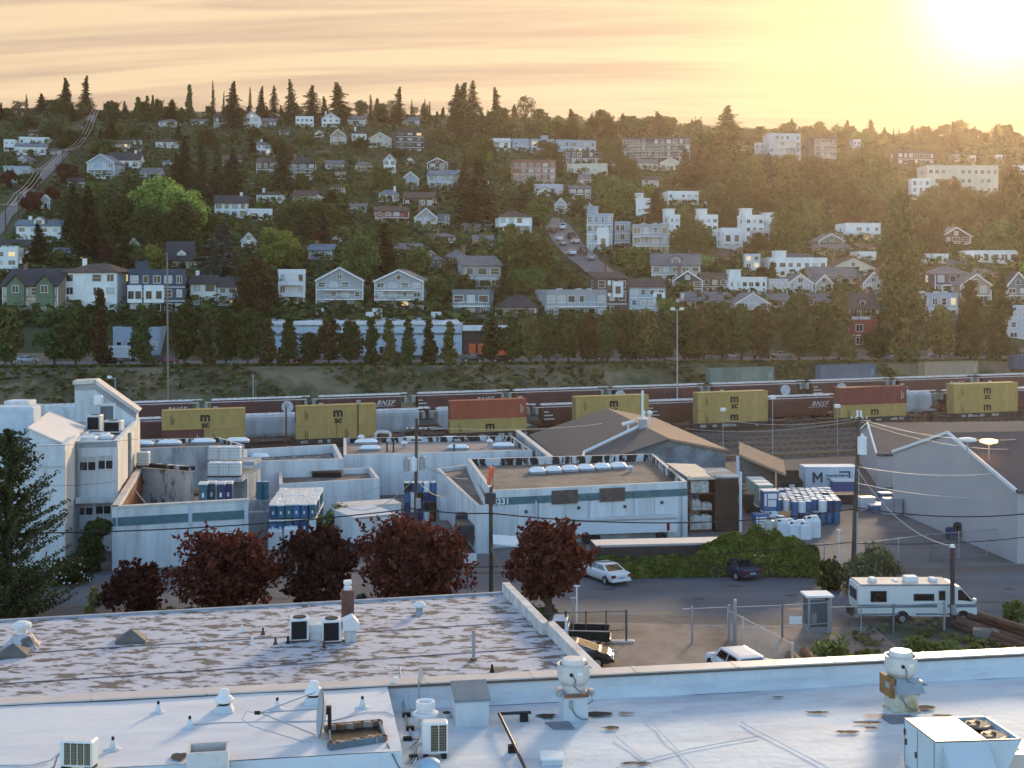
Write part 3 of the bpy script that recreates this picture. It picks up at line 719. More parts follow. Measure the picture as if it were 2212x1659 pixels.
mb.box(-.1, L+.1, -.3, .25, hh+.0, hh+.45); mb.build('roof', mat('white_roof', (.66,.66,.66), dirt=(.35,.3,.28), damt=.5, dscale=.15), r)
mb = MB(); mb.box(6, L-4, 26.1, 26.4, hh+1.8, hh+4.2); mb.build('screen_fence', mat('teal_screen', (.16,.24,.26), var=.15), r)
mb = MB()
for k, q in enumerate((5, 9.5, 13, 16, 20.5, 22, 27, 30.5, 35)): mb.box(q, q+1.2+(k%3)*.5, 10+(k%4)*3, 11.5+(k%4)*3, hh+.6, hh+2.6+(k%2)*.8)
mb.build('roof_unit', mat('roof_unit_white', (.62,.63,.64)), r)
rn = random.Random(2)
for k in range(7): window(r, 3+L*.13*k, -.03, 1.2, 2.0, 1.5, rn, gl=glass)
HOUSES.append((r, 580, 998, 664, 776, 282, 'long pale blue commercial building'))
a = onroad(1001); b = onroad(1112); L = (b-a).length
r = thing('shop_building', 'low dark storefront with white fascia and orange-red window display', 'shop building', a, yw)
mb = MB(); mb.box(0, L, 0, 14, -1, 6.0, 0); mb.build('wall', mat('storefront_dark', (.045,.04,.04)), r)
mb = MB(); mb.box(-.2, L+.2, -.8, 14, 6.0, 7.0); mb.build('roof', wmat('W'), r)
mb = MB(); mb.box(1.2, 2.6, -.12, 0, .8, 3.2); mb.box(3.2, 10, -.12, 0, .8, 3.2); mb.build('display_window', mat('orange_display', (.35,.08,.03), var=.4, scale=.8, emit=((1,.22,.06), .03)), r)
mb = MB(); mb.cyl((5.4,-.16,2.2),(5.4,-.12,2.2), .55, n=16); mb.build('round_sign', wmat('W'), r)
HOUSES.append((r, 1001, 1112, 712, 776, 282, 'low dark storefront'))
# ================================================================ trees
bark = mat('bark', (.075,.055,.042), rough=.95, var=.3, scale=3, bump=.4, bscale=8)
def leafquad(mb, c, s, nrm, rn, mi=0):
    q = Vector(nrm).to_track_quat('Z', 'Y').to_matrix() @ Matrix.Rotation(rn.random()*6.28, 3, 'Z')
    a = s*(.7+.6*rn.random()); b = s*(.45+.4*rn.random()); k = rn.uniform(-.25, .25)*s
    mb.add([c+q @ Vector((-a, 0, k)), c+q @ Vector((0, -b, 0)), c+q @ Vector((a, 0, k)), c+q @ Vector((0, b, -k))], [(0,1,2,3)], mi)
def rndir(rn):
    while True:
        v = Vector((rn.uniform(-1,1), rn.uniform(-1,1), rn.uniform(-1,1)))
        if .05 < v.length < 1: return v.normalized()
def crown_lobes(rn, rx, z0, z1, n, lobe, shape):
    out = []
    for i_ in range(n):
        q = (i_+rn.random())/n; z = z0+(z1-z0)*q
        if shape == 'round': rr = math.sqrt(max(.04, 1-(2*q-1.0)**2*.85))
        elif shape == 'oval': rr = .55+.5*math.sin(math.pi*min(1, q*1.05+.08)) if q < .75 else .95*(1-q)/.25+.12
        elif shape == 'cone': rr = max(.10, 1-q*.9)
        elif shape == 'vase': rr = .45+.6*math.sin(math.pi*(.15+.72*q))
        a = rn.random()*6.28; d = rx*rr*math.sqrt(rn.random())*.85
        out.append((Vector((d*math.cos(a), d*math.sin(a), z+lobe*rn.uniform(-.35, .35))), lobe*(.5+.8*rn.random())*(.6+.4*rr)))
    return out
def decid(seed, h, rx, n=2400, leaf=.42, shape='round', z0=.22, lobe=None, nl=16, sparse=0.0, lm=None, spray=0):
    rn = random.Random(seed); lobe = lobe or rx*.42
    L = crown_lobes(rn, rx-lobe*.6, h*z0+lobe*.5, h-lobe*.75, nl, lobe, shape); mb = MB()
    tot = sum(r*r for _, r in L)
    for c, r in L:
        for _ in range(int(n*r*r/tot)):
            d = rndir(rn); rad = r*(1-.5*rn.random()**2)*(1+.38*noise.noise((c+d*r)*1.3))*(1+(.35*rn.random() if rn.random() < .10 else 0))
            p = c+Vector((d.x, d.y, d.z*.85))*rad
            if sparse and noise.noise(p*.9+Vector((seed, 0, 0))) < sparse: continue
            nn = (d+rndir(rn)*.8).normalized(); leafquad(mb, p, leaf, nn, rn)
    if spray:                                                     # twigs that stick out of the crown, mostly upward
        for _ in range(spray):
            c, r = rn.choice(L); d = rndir(rn); d.z = abs(d.z)*.9+.1; d.x += c.x/rx*.6; d.y += c.y/rx*.6; d.normalize(); ln = r*(1.1+.75*rn.random())
            for q in range(9):
                f = .6+.4*q/8; leafquad(mb, c+d*ln*f+rndir(rn)*leaf*.8*(1.3-f), leaf*(1.25-.45*f), (rndir(rn)+d*.4).normalized(), rn)
    tr = MB(); tr.tube([(0,0,-.6),(0,0,h*.12),(rx*.03,0,h*.45),(0,rx*.03,h*.8)], [rx*.085+.05, rx*.07+.04, rx*.05, .03], 7)
    for c, r in L[:9]:
        zs = max(h*.12, min(c.z*.55, h*.5)); tr.tube([(0,0,zs), (c.x*.45, c.y*.45, zs+(c.z-zs)*.6), c], [rx*.04+.02, rx*.025+.01, .015], 5)
    return mb, tr
def conifer(seed, h, rx, z0=.06, whorls=26, nb=8, droop=.35, leaf=.5, gap=.1, up=0.0, taper=.9):
    rn = random.Random(seed); mb = MB()
    for i in range(whorls):
        q = i/(whorls-1); z = h*(z0+(1-z0)*q**.93); rad = rx*(1-q)**taper*(.7+.6*rn.random())+.12
        for b in range(max(4, int(nb*(1-q*.5)))):
            if rn.random() < gap: continue
            a = 6.28*(b+rn.random())/nb; L = rad*(.65+.5*rn.random()); m = max(2, int(L/leaf/.62)+1)
            for k in range(m):
                f = (k+.6)/m; zz = z-droop*L*f**1.3+up*L*f; c = Vector((math.cos(a)*L*f, math.sin(a)*L*f, zz))
                s = leaf*(1.05-.45*f)*(.75+.5*rn.random())
                for _ in range(2):
                    nn = Vector((rn.uniform(-.7,.7), rn.uniform(-.7,.7), .9)).normalized(); leafquad(mb, c+Vector((rn.uniform(-.3,.3), rn.uniform(-.3,.3), rn.uniform(-.3,.2)))*leaf, s, nn, rn)
    tr = MB(); tr.tube([(0,0,-.6),(0,0,h*.5),(0,0,h*.99)], [h*.016+.08, h*.010+.04, .02], 6); return mb, tr
TP = {}
def proto(kind):
    "a few shapes of each kind; the meshes are shared by their copies"
    S = {
     'c': [lambda s=s: conifer(s, 20, 4.6, gap=.14, droop=.30, nb=10, taper=.62, whorls=28, leaf=.62) for s in (1,2,3,4)],        # fir with open whorls
     'C': [lambda s=s: conifer(s, 18, 4.4, gap=.05, droop=.22, nb=12, taper=.58, whorls=30, leaf=.6) for s in (11,12,13)],   # dense dark conifer
     'n': [lambda s=s: conifer(s, 18, 2.6, gap=.10, droop=.45, nb=8, taper=.7) for s in (21,22)],     # narrow spire
     'y': [lambda s=s: decid(s, 13, 2.5, 3200, .32, 'cone', .05, 1.15, 44) for s in (31,32,33)],   # columnar street evergreen
     'o': [lambda s=s: decid(s, 11, 3.1, 3000, .34, 'oval', .13, 1.3, 40) for s in (41,42,43,44)],  # oval street tree
     'p': [lambda s=s: decid(s, 36, 5.8, 6500, .55, 'oval', .04, 2.4, 40) for s in (51,)],  # huge poplar
     'd': [lambda s=s: decid(s, 11, 5.4, 3000, .42, 'round', .10, 1.8, 26, spray=16) for s in (61,62,63,64,65)],   # round-headed
     'b': [lambda s=s: decid(s, 16, 8.5, 5600, .50, 'round', .05, 2.5, 42, spray=26) for s in (71,72,73)],   # broad big crown
     'v': [lambda s=s: decid(s, 17, 6.0, 4200, .50, 'vase', .05, 2.3, 24) for s in (81,82)],
     's': [lambda s=s: decid(s, 14, 5.5, 1500, .42, 'round', .25, 2.0, 18, -.02) for s in (91,92)],   # sparse, sky through it
     'h': [lambda s=s: decid(s, 4.2, 2.6, 900, .34, 'round', .02, 1.2, 10) for s in (95,96,97)],   # shrub
    }
    if kind not in TP:
        out = []
        for f in S[kind]:
            c, tr = f(); zs = max(v[2] for v in c.v); xr = max(max(abs(v[0]) for v in c.v), 1e-3)
            out.append((c, tr.mesh('trunk', bark), zs, xr, {}))
        TP[kind] = out
    return TP[kind]
LM = dict(d=leaf_dark, m=leaf_mid, l=leaf_lite, c=leaf_con, b=leaf_blue, r=leaf_red, o=leaf_olive)
TREES = []
SHAPE = dict(c='fir', C='dense conifer', n='slender spire conifer', y='columnar evergreen', o='oval street tree', p='poplar', d='round tree', b='broad tree', v='vase-shaped tree', s='airy tree', h='shrub')
CATN = dict(c='fir_tree', C='conifer_tree', n='spire_conifer', y='columnar_evergreen', o='street_tree', p='poplar_tree', d='leafy_tree', b='broadleaf_tree', v='leafy_tree', s='airy_tree', h='shrub')
COLN = dict(d='dark green', m='mid green', l='bright green', c='dark', b='blue-green', r='maroon', o='olive')
def tree(kind, lk, px, yb, yt, wd, D=None, base=None, label=None, group=None, seed=0):
    p = base if base is not None else (hit(px, yb) if D is None else P(px, yb, D)); D = p.y; s = sca(D)
    rn = random.Random(int(px*7+yb*3+seed)); c, tr, zs, xr, cache = rn.choice(proto(kind))
    if lk not in cache: cache[lk] = c.mesh('crown', LM[lk])
    kz = (yb-yt)/s/zs; kx = wd/2/s/xr*(1.8 if kind in 'cC' else 1.4 if kind == 'n' else 1.12 if kind in 'oy' else 1)
    r = thing(CATN[kind], label or 'x', 'shrub' if kind == 'h' else 'tree', p, rn.random()*6.28, group); r.scale = (kx, kx, kz)
    put('crown', cache[lk], r)
    if (yb-yt) > 16 and kind != 'h': put('trunk', tr, r)
    if not label: TREES.append((r, kind, lk, px, (yb+yt)/2, D, (yb-yt)/s))
    return r
# --- the skyline, one by one: kind, leaf, x, base y, top y, width
SK = [('n','c',57,246,204,16),('s','d',97,244,214,26),('C','c',140,246,167,40),('c','c',188,250,163,34),('d','d',222,262,238,36),('d','d',250,268,232,34),
('y','d',298,262,208,24),('y','d',318,262,206,22),('d','d',340,264,212,30),('y','d',330,262,204,12),('C','d',372,264,214,34),('d','d',392,266,232,28),
('y','d',409,262,181,26),('n','c',459,268,174,24),('C','c',506,278,175,44),('n','c',540,270,188,18),('n','c',484,272,196,16),('C','c',567,262,185,26),('c','c',592,262,184,28),
('c','c',625,266,170,42),('c','c',676,264,184,36),('c','c',726,268,177,46),('n','c',800,262,204,20),('d','d',778,262,236,16),('d','d',826,272,232,38),('c','c',864,272,187,36),
('s','d',846,270,214,26),('n','d',889,268,214,16),('n','c',918,268,213,14),('n','c',928,268,218,12),('y','c',944,272,240,14),('C','c',1004,306,177,62),('c','c',988,290,180,40),('c','c',1022,296,172,44),
('c','c',1068,282,188,40),('d','d',1078,306,232,56),('s','o',1135,280,206,48),('b','d',1162,312,248,76),('C','c',1232,306,236,44),('d','d',1205,306,262,40),('b','d',1300,306,234,78),('d','d',1348,300,246,40),('s','d',1380,298,254,52),
('c','c',1418,304,240,38),('d','d',1508,322,250,48),('C','d',1573,350,227,72),('b','d',1540,330,280,60),('d','d',1640,300,272,40),('b','d',1700,306,262,54),('d','d',1745,310,270,50),('d','d',1808,308,266,46),('d','d',1842,306,270,22),
('c','d',1880,306,258,30),('d','d',1875,306,280,34),('n','c',1930,306,276,12),('n','c',1942,306,277,12),('c','c',1972,308,270,30),('c','c',2006,306,272,34),('n','c',2042,308,286,14),('d','d',1915,306,286,36),
('c','c',2120,310,284,14),('n','c',2132,310,286,12),('c','c',2152,312,272,26),('b','d',2080,312,292,60),('b','d',2185,318,284,60),('d','d',2150,318,292,50),('d','d',2040,312,294,50),('d','d',10,252,232,44),('d','d',165,256,238,40)]
for a in SK: tree(*a)
# --- the belt behind and between them
rn = random.Random(19)
for k in range(84):
    px = -15+2250*(k+rn.random())/84; gy = 250+max(0, px-950)*.075-(px > 1700)*(px-1700)*.06+rn.uniform(-2, 12); kd = rn.choices(['d','C','c','b','s'], [.46,.22,.16,.12,.04])[0]; h_ = rn.uniform(20, 40)*(1.25 if kd in 'Cc' else 1); tree(kd, 'c' if kd in 'Cc' else rn.choice('ddm'), px, gy, gy-h_, h_*{'d':1.1,'C':.55,'c':.5,'b':1.5,'s':1.0}[kd], seed=500+k)
# --- the trees one can tell apart on the slope
SL = [('b','l',340,505,378,170),('b','l',400,520,398,120),('b','d',320,535,440,120),('b','d',395,540,430,110),('d','d',250,530,420,90),('C','c',190,560,400,64),('c','c',160,520,390,50),
('b','l',606,582,488,104),('b','o',556,690,552,120),('C','b',482,606,478,92),('d','d',445,600,500,60),('C','c',80,566,482,52),('C','c',265,590,505,60),('d','l',330,594,525,70),('d','m',290,580,520,56),('d','m',120,568,540,60),
('C','c',1030,492,342,88),('v','m',1143,634,502,128),('d','m',1165,500,436,70),('d','m',1105,525,480,44),('b','m',785,612,492,100),('C','c',832,606,480,66),('d','m',940,655,588,80),('d','m',905,600,530,60),('d','d',870,610,555,60),
('b','d',1500,566,472,106),('d','l',1520,582,548,54),('p','o',1950,792,408,112),('b','m',1330,470,376,110),('d','l',1400,450,395,60),('C','c',1420,490,405,50),('d','m',1300,430,370,50),
('C','c',400,430,292,46),('C','c',432,446,302,44),('c','c',470,450,318,46),('c','c',502,440,318,44),('C','c',380,420,330,40),('C','c',610,420,300,52),('d','m',650,420,372,40),('d','m',660,312,288,50),('b','m',590,330,290,60),
('d','m',855,420,375,50),('d','l',862,415,380,40),('d','m',820,420,356,52),('b','d',700,500,430,110),('b','d',640,500,432,90),('C','d',720,480,412,70),('d','m',560,470,432,40),('d','m',950,360,318,44),('b','m',1040,350,290,70),('d','d',960,320,276,60),
('b','d',1560,420,320,80),('b','d',1620,440,330,90),('b','d',1690,420,322,90),('b','d',1760,430,330,100),('b','d',1840,430,322,100),('b','d',1900,460,330,90),('C','c',1510,400,310,60),('C','c',1480,410,320,50),('b','d',1600,480,380,90),
('b','d',1700,480,380,90),('y','l',1778,430,372,24),('v','m',1755,500,430,60),('b','m',1700,560,440,96),('b','d',1640,470,400,80),('C','c',1660,440,330,50),('b','d',1830,480,390,90),('b','d',1880,500,400,80),('b','d',1550,470,390,90),
('b','d',2020,470,400,90),('b','d',2080,500,400,90),('b','d',2150,500,410,100),('b','m',2160,560,460,90),('b','d',2200,520,350,80),('C','c',2180,420,330,50),('C','c',2060,420,380,40),('d','l',2205,610,560,50),('b','o',2010,560,450,80),('b','d',1990,340,310,60),
('d','m',1290,650,600,60),('d','m',1238,620,585,44),('d','m',1370,600,530,80),('d','m',1350,570,535,60),('d','m',1440,690,640,60),('d','m',1090,620,570,40),('d','d',1005,640,590,60),('d','m',60,410,372,60),('d','r',20,408,362,60),('d','r',70,470,410,70),('d','r',150,400,352,60),
('d','r',110,440,400,60),('d','m',200,430,392,60),('d','d',220,340,300,60),('d','d',150,330,280,60),('d','d',60,280,250,70),('d','d',110,300,262,60),('d','d',190,300,256,50),('C','d',240,320,262,50),('d','d',300,300,268,60),('d','d',450,320,280,50),('d','d',550,300,272,50),
('d','d',780,330,296,50),('d','d',860,345,318,50),('d','d',1180,345,300,60),('C','d',1305,370,292,40),('b','d',1350,380,330,60),('d','d',1150,420,380,50),('d','d',1250,470,430,50),('C','c',1000,420,350,40),('d','m',1480,640,600,50),('d','o',1640,610,575,40),('y','d',1668,605,565,30),('b','d',1640,560,500,60)]
for a in SL: tree(*a)
# --- filler trees between the houses, kept off the fronts of houses
rn = random.Random(77); nfill = 0; tries = 0
hr = [(h[1], h[2], h[3], h[4], h[5]) for h in HOUSES]
while nfill < 290 and tries < 14000:
    tries += 1
    px = rn.uniform(-20, 2230); yb = 285+rn.random()**1.1*365; big = 1+(yb-285)/330
    kind = rn.choices(['d', 'b', 'C', 'c', 'h'], [.40, .16, .13, .06, .25])[0]
    hgt = {'d': 26, 'b': 34, 'C': 42, 'c': 46, 'h': 12}[kind]*big*rn.uniform(.7, 1.15); wd = hgt*{'d': 1.05, 'b': 1.25, 'C': .5, 'c': .42, 'h': 1.5}[kind]
    p = hit(px, yb); x0, x1, y0, y1 = px-wd*.5, px+wd*.5, yb-hgt, yb
    bad = False
    for a, b, c, d_, Dh in hr:
        if Dh > p.y-1:
            ox = min(x1, b)-max(x0, a); oy = min(y1, d_)-max(y0, c)
            if ox > 0 and oy > 0 and ox*oy > .13*(b-a)*(d_-c): bad = True; break
        elif abs(Dh+5-p.y) < 9 and a-4 < px < b+4: bad = True; break
    if not offstreet(p.x, p.y, 7+wd*.5/sca(p.y)): bad = True
    if 1175 < px < 1315 and 455 < yb-hgt*.3 < 620: bad = True
    if bad: continue
    lk = rn.choices(['d', 'm', 'o', 'l', 'r'], [.44, .34, .1, .08, .04])[0] if kind in 'dbh' else 'c'
    tree(kind, lk, px, yb, yb-hgt, wd, base=p); nfill += 1
# --- the row along the avenue: x, top y, width, kind
def verge(px):
    x = 0.0
    for _ in range(6): x = (px-CX)*(262.4+.12*x)/K
    y = 262.4+.12*x; return Vector((x, y, zt(x, y)))
ROW = [(10,655,50,'o'),(25,662,46,'o'),(118,662,66,'o'),(164,655,62,'o'),(215,622,56,'y'),(306,655,52,'y'),(398,655,58,'o'),(445,675,42,'y'),(488,668,52,'o'),(535,660,60,'o'),(579,688,44,'y'),(624,676,44,'y'),(668,716,50,'o'),
(710,686,56,'o'),(757,690,50,'o'),(802,684,44,'y'),(840,690,44,'y'),(882,684,42,'y'),(926,688,42,'y'),(971,692,38,'y'),(1063,690,52,'o'),(1105,692,44,'o'),(1145,682,54,'o'),(1185,676,54,'o'),(1228,668,60,'o'),(1268,672,56,'o'),(1312,668,60,'o'),
(1354,668,58,'o'),(1395,664,60,'o'),(1436,664,58,'o'),(1481,662,60,'o'),(1520,655,60,'o'),(1561,650,62,'o'),(1602,655,58,'o'),(1643,660,56,'o'),(1726,634,84,'o'),(1779,650,60,'o'),(1812,606,66,'y'),(1898,700,70,'o'),(1962,610,78,'y'),(2030,656,60,'o'),(2096,604,80,'y'),(2160,600,70,'y')]
for k, (px, yt, wd, kd) in enumerate(ROW):
    b_ = verge(px); yb = HY+(H-b_.z)*K/b_.y
    tree(kd, 'o' if k % 3 == 1 else 'd', px, yb, yt, wd*1.08, base=b_, group='street trees along the avenue', seed=k)
# ================================================================ the rail yard
YA = math.atan(TT)
def yard(px, d0, zoff=0.0):
    "point of the track line d0 that shows at picture column px"
    D = d0/(1-TT*(px-CX)/K); x = (px-CX)*D/K; return Vector((x, D, yardz(x)+zoff))
YT = math.atan(.0146*math.cos(YA))
def ythings(o): o.rotation_euler = (0, -YT, YA)
steel = mat('rail_steel', (.16,.13,.11), rough=.5, metal=.6, var=.2); rust = mat('rusty_steel', (.12,.06,.04), rough=.85, var=.3, dirt=(.05,.035,.03))
ballast = mat('track_ballast', (.11,.10,.09), rough=.95, var=.3, scale=6, dirt=(.06,.05,.045), damt=.6, dscale=.4)
tiem = mat('tie_wood', (.05,.042,.036), rough=.95)
def track(d0, z=0.0, name='rail_track'):
    a, b = yard(-160, d0, z), yard(2420, d0, z); u = (b-a).normalized(); v = Vector((-u.y, u.x, 0)).normalized(); L = (b-a).length; up = Vector((0,0,1))
    mb = MB()
    prof = [a-v*2.2-up*.3, a-v*1.5+up*.22, a+v*1.5+up*.22, a+v*2.2-up*.3]; mb.extr(prof, b-a, 0)
    for sg in (-.75, .75):
        c = a+v*sg+up*.30; mb.extr([c-v*.04, c+v*.04, c+v*.04+up*.15, c-v*.04+up*.15], b-a, 1)
    n = int(L/1.3)
    for i in range(n):
        c = a+u*(L*i/n)+up*.22; mb.add([c-v*1.3-u*.12, c+v*1.3-u*.12, c+v*1.3+u*.12, c-v*1.3+u*.12, c-v*1.3-u*.12+up*.1, c+v*1.3-u*.12+up*.1, c+v*1.3+u*.12+up*.1, c-v*1.3+u*.12+up*.1], [(4,5,6,7),(0,1,5,4),(2,3,7,6)], 2)
    o = struct(mb, name, [ballast, steel, tiem]); return o
for d0 in (172, 179, 185.5, 192.5, 199, 205.7, 214, 222): track(d0)
track(233, 1.1)
# wheels and bogie
def bogie(par, x, z=0.0):
    mb = MB(); mb.cbox((x, 0, z+.62), (2.3, 1.9, .3)); mb.cbox((x, -1.0, z+.55), (2.5, .18, .42)); mb.cbox((x, 1.0, z+.55), (2.5, .18, .42))
    b = mb.build('bogie', rust, par)
    for dx in (-.88, .88):
        w_ = MB(); w_.cyl((x+dx,-.82,z+.44),(x+dx,-.70,z+.44),.44,n=14); w_.cyl((x+dx,.70,z+.44),(x+dx,.82,z+.44),.44,n=14); w_.cyl((x+dx,-.82,z+.44),(x+dx,.82,z+.44),.08,n=6); w_.build('wheelset', steel, b)
# ---- covered hopper car, origin at rail level in the middle
def hopper(name, label, d0, px0, px1, colr, zoff, caplite=True, patches=(), text=None, disc=None, group=None):
    a, b = yard(px0, d0, zoff), yard(px1, d0, zoff); c = (a+b)/2; L = (b-a).length-.9
    r = thing(name, label, 'railcar', c+Vector((0,0,.45)), 0, group); ythings(r)
    body = {'brown': mat('hopper_brown', (.115,.042,.036), rough=.7, var=.2, scale=.4, dirt=(.06,.032,.028), damt=.6, dscale=.35, stretch=(1,1,.25)),
            'silver': mat('hopper_silver', (.42,.45,.47), rough=.6, var=.15, scale=.4, dirt=(.22,.22,.22), damt=.6, dscale=.5, stretch=(1,1,.25)), 'white': mat('hopper_white', (.55,.58,.60), var=.12, dirt=(.3,.3,.3))}[colr]
    h = L/2; W = 1.55; mb = MB()
    for sy in (-1, 1):                                            # curved side sheets with ribs
        prof = [(W*.98,1.35),(W,2.0),(W,3.6),(W*.93,4.05),(W*.6,4.35)]
        for (y0, z0), (y1, z1) in zip(prof, prof[1:]):
            e0 = 1.9 if z0 < 1.6 else 1.1; e1 = 1.1
            mb.face([(-h+e0, sy*y0, z0), (h-e0, sy*y0, z0), (h-e1, sy*y1, z1), (-h+e1, sy*y1, z1)])
    for sx in (-1, 1):
        mb.face([(sx*(h-1.1), -W, 3.6), (sx*(h-1.1), W, 3.6), (sx*(h-1.1), W*.6, 4.35), (sx*(h-1.1), -W*.6, 4.35)])
        mb.face([(sx*(h-1.1), -W, 2.0), (sx*(h-1.1), W, 2.0), (sx*(h-1.1), W, 3.6), (sx*(h-1.1), -W, 3.6)])
        mb.face([(sx*(h-2.6), -W*.9, .9), (sx*(h-2.6), W*.9, .9), (sx*(h-1.1), W, 2.3), (sx*(h-1.1), -W, 2.3)])
    mb.box(-h, h, -1.3, 1.3, 1.0, 1.3)
    for k in range(4): x = -h*.62+h*.413*k; mb.add([(x-1.5,-1.3,1.4),(x+1.5,-1.3,1.4),(x+1.5,1.3,1.4),(x-1.5,1.3,1.4),(x-.5,-.5,.35),(x+.5,-.5,.35),(x+.5,.5,.35),(x-.5,.5,.35)], [(0,1,5,4),(1,2,6,5),(2,3,7,6),(3,0,4,7),(4,5,6,7)])
    if colr != 'brown':
        for k in range(9): x = -h*.8+h*1.6*k/8; mb.box(x-.06, x+.06, -W-.05, -W+.01, 1.5, 3.6)
    mb.build('body', body, r)
    mb = MB(); mb.box(-h+1.1, h-1.1, -.95, .95, 4.33, 4.42); 
    for k in range(int(L/1.1)): x = -h+1.4+k*1.1; mb.box(x, x+.95, -.45, .45, 4.42, 4.56)
    mb.box(-h+.2, h-.2, -W+.05, -W+.35, 4.02, 4.12)
    mb.build('roof_walkway', mat('galvanised', (.62,.60,.57), rough=.5, var=.3, scale=1.5) if caplite else rust, r)
    for sx in (-1, 1):
        mb = MB(); mb.box(sx*h-.5 if sx > 0 else -h, sx*h if sx > 0 else -h+.5, -1.2, 1.2, 2.9, 4.0); mb.build('end_platform', mat('end_grey', (.28,.30,.28)), r)
        bogie(r, sx*(h-2.0))
    wt = mat('stencil_white', (.55,.54,.52), var=.15)
    if text:
        put_text('lettering', TXT_BNSF, r, (text, -W-.02, 3.0))
        mb = MB(); mb.box(text-2.1, text+1.7, -W-.03, -W-.01, 2.42, 2.50); mb.build('swoosh', wt, r)
    for (x, z, w_, hh) in patches:
        mb = MB(); mb.box(x, x+w_, -W-.03, -W-.005, z, z+hh); mb.build('stencil', wt, r)
    if disc is not None:
        mb = MB(); mb.cyl((disc, -W-.04, 2.9), (disc, -W-.005, 2.9), 1.0, n=24); mb.build('painted_disc', mat('disc_paint', (.50,.52,.52), var=.2, scale=2, dirt=(.3,.33,.33)), r)
    return r
TXT_BNSF = text_mesh('BNSF', 1.15, mat('stencil_white', (.55,.54,.52), var=.15), shear=.45, bold=.02, space=1.25)
P0 = [(-7.2,3.2,.8,.16),(-7.2,2.6,1.5,.2),(-7.2,2.0,1.8,.2)]
rb = [-20, 212, 437, 669, 883, 1091, 1306, 1519, 1732, 1918, 2099, 2290]
rl = ['white hopper car at the far left, behind the white building', 'brown hopper car with white lettering behind the left tower', 'brown hopper car with round patch, far train', 'brown hopper car above the second yellow container',
      'brown hopper car directly behind the red-orange container', 'brown hopper car with scrawled graffiti behind the gable roof', 'brown hopper car above the gable roof ridge', 'brown hopper car in front of the green striped container',
      'brown hopper car with plain round white disc painted on', 'brown hopper car with scribbles behind the dark red container', 'brown hopper car in front of the tan container', 'brown hopper car at the right edge, far train']
for i in range(11):
    hopper('hopper_car', rl[i], 233, rb[i], rb[i+1], 'white' if i == 0 else 'brown', 1.1, True, [] if i in (0,) else P0, {1: 4.2, 2: None, 3: 4.3, 4: 4.6, 8: None, 9: 4.6, 10: 3.2}.get(i), {2: 5.2, 6: -7.0, 7: 6.6, 8: -1.5}.get(i) if i != 7 else 5.9, 'hopper cars of the far train')
mbounds = [194, 444, 686, 923, 1148, 1372, 1592, 1806, 2020, 2230]
ml = [('brown','brown hopper car under the first yellow container'),('silver','silver hopper car between the two left yellow containers'),('silver','silver hopper car behind the tall pole with transformers'),('silver','silver hopper car beside the red-orange container'),
      ('brown','brown hopper car between red-orange and third yellow container'),('brown','brown hopper car right of the third yellow container'),('brown','brown hopper car between the last yellow pair and dark red container'),('silver','silver hopper car with green graffiti above, right of the dark red container'),('brown','brown hopper car at the right edge, middle train')]
for i in range(9):
    hopper('hopper_car', ml[i][1], 214, mbounds[i], mbounds[i+1], ml[i][0], 0.0, True, P0 if ml[i][0] == 'brown' else [], 5.4 if i == 6 else None, None, 'hopper cars of the middle train')
mb = MB(); rn = random.Random(5)
# ---- containers
def corrug(mb, L, Hh, W, n, dp=.05):
    "box with pressed ribs on the long sides and a ribbed roof"
    fr = .14; x = -L/2+fr; st = (L-2*fr)/n; pts = []
    for i in range(n): pts += [(x+st*i, 0), (x+st*(i+.3), dp), (x+st*(i+.5), dp), (x+st*(i+.8), 0)]
    pts.append((L/2-fr, 0))
    for sy in (-1, 1):
        y = sy*(W/2-.02)
        vs = [(p, y-sy*d, .16) for p, d in pts]+[(p, y-sy*d, Hh-.12) for p, d in pts]; m = len(pts)
        mb.add(vs, [(i, i+1, m+i+1, m+i) for i in range(m-1)])
        mb.box(-L/2, L/2, y-.05, y+.05, 0, .16); mb.box(-L/2, L/2, y-.05, y+.05, Hh-.12, Hh)
        for sx in (-1, 1): mb.box(sx*L/2-(fr if sx > 0 else 0), sx*L/2+(fr if sx < 0 else 0), y-.05, y+.05, 0, Hh)
    mb.box(-L/2, L/2, -W/2+.08, W/2-.08, Hh-.06, Hh-.02); mb.box(-L/2, L/2, -W/2+.08, W/2-.08, .1, .14)
    for sx in (-1, 1): mb.box(sx*(L/2-.06)-.03, sx*(L/2-.06)+.03, -W/2+.05, W/2-.05, .1, Hh-.05)
def contmat(nm, col, dirt=None): return mat('container_'+nm, col, rough=.65, var=.12, scale=.4, dirt=dirt or tuple(c*.55 for c in col), damt=.45, dscale=.45, stretch=(1,1,.3), lo=.5, hi=.7)
CM = dict(y=contmat('yellow', (.43,.285,.10)), r=contmat('orange_red', (.34,.085,.045)), m=contmat('dark_red', (.20,.050,.045)), b=contmat('brown', (.16,.06,.045)),
          g=contmat('green_grey', (.15,.20,.17), (.32,.36,.30)), u=contmat('blue_grey', (.13,.17,.22)), t=contmat('tan', (.36,.28,.20), (.22,.12,.08)), n=contmat('navy', (.07,.10,.16)), w=contmat('white', (.50,.58,.64), (.42,.47,.50)))
blk = mat('logo_black', (.025,.024,.02), rough=.7)
M_m = text_mesh('m', 1.95, blk, bold=.06); M_sc = text_mesh('sc', 1.4, blk, bold=.045, space=1.0)
CME = {}
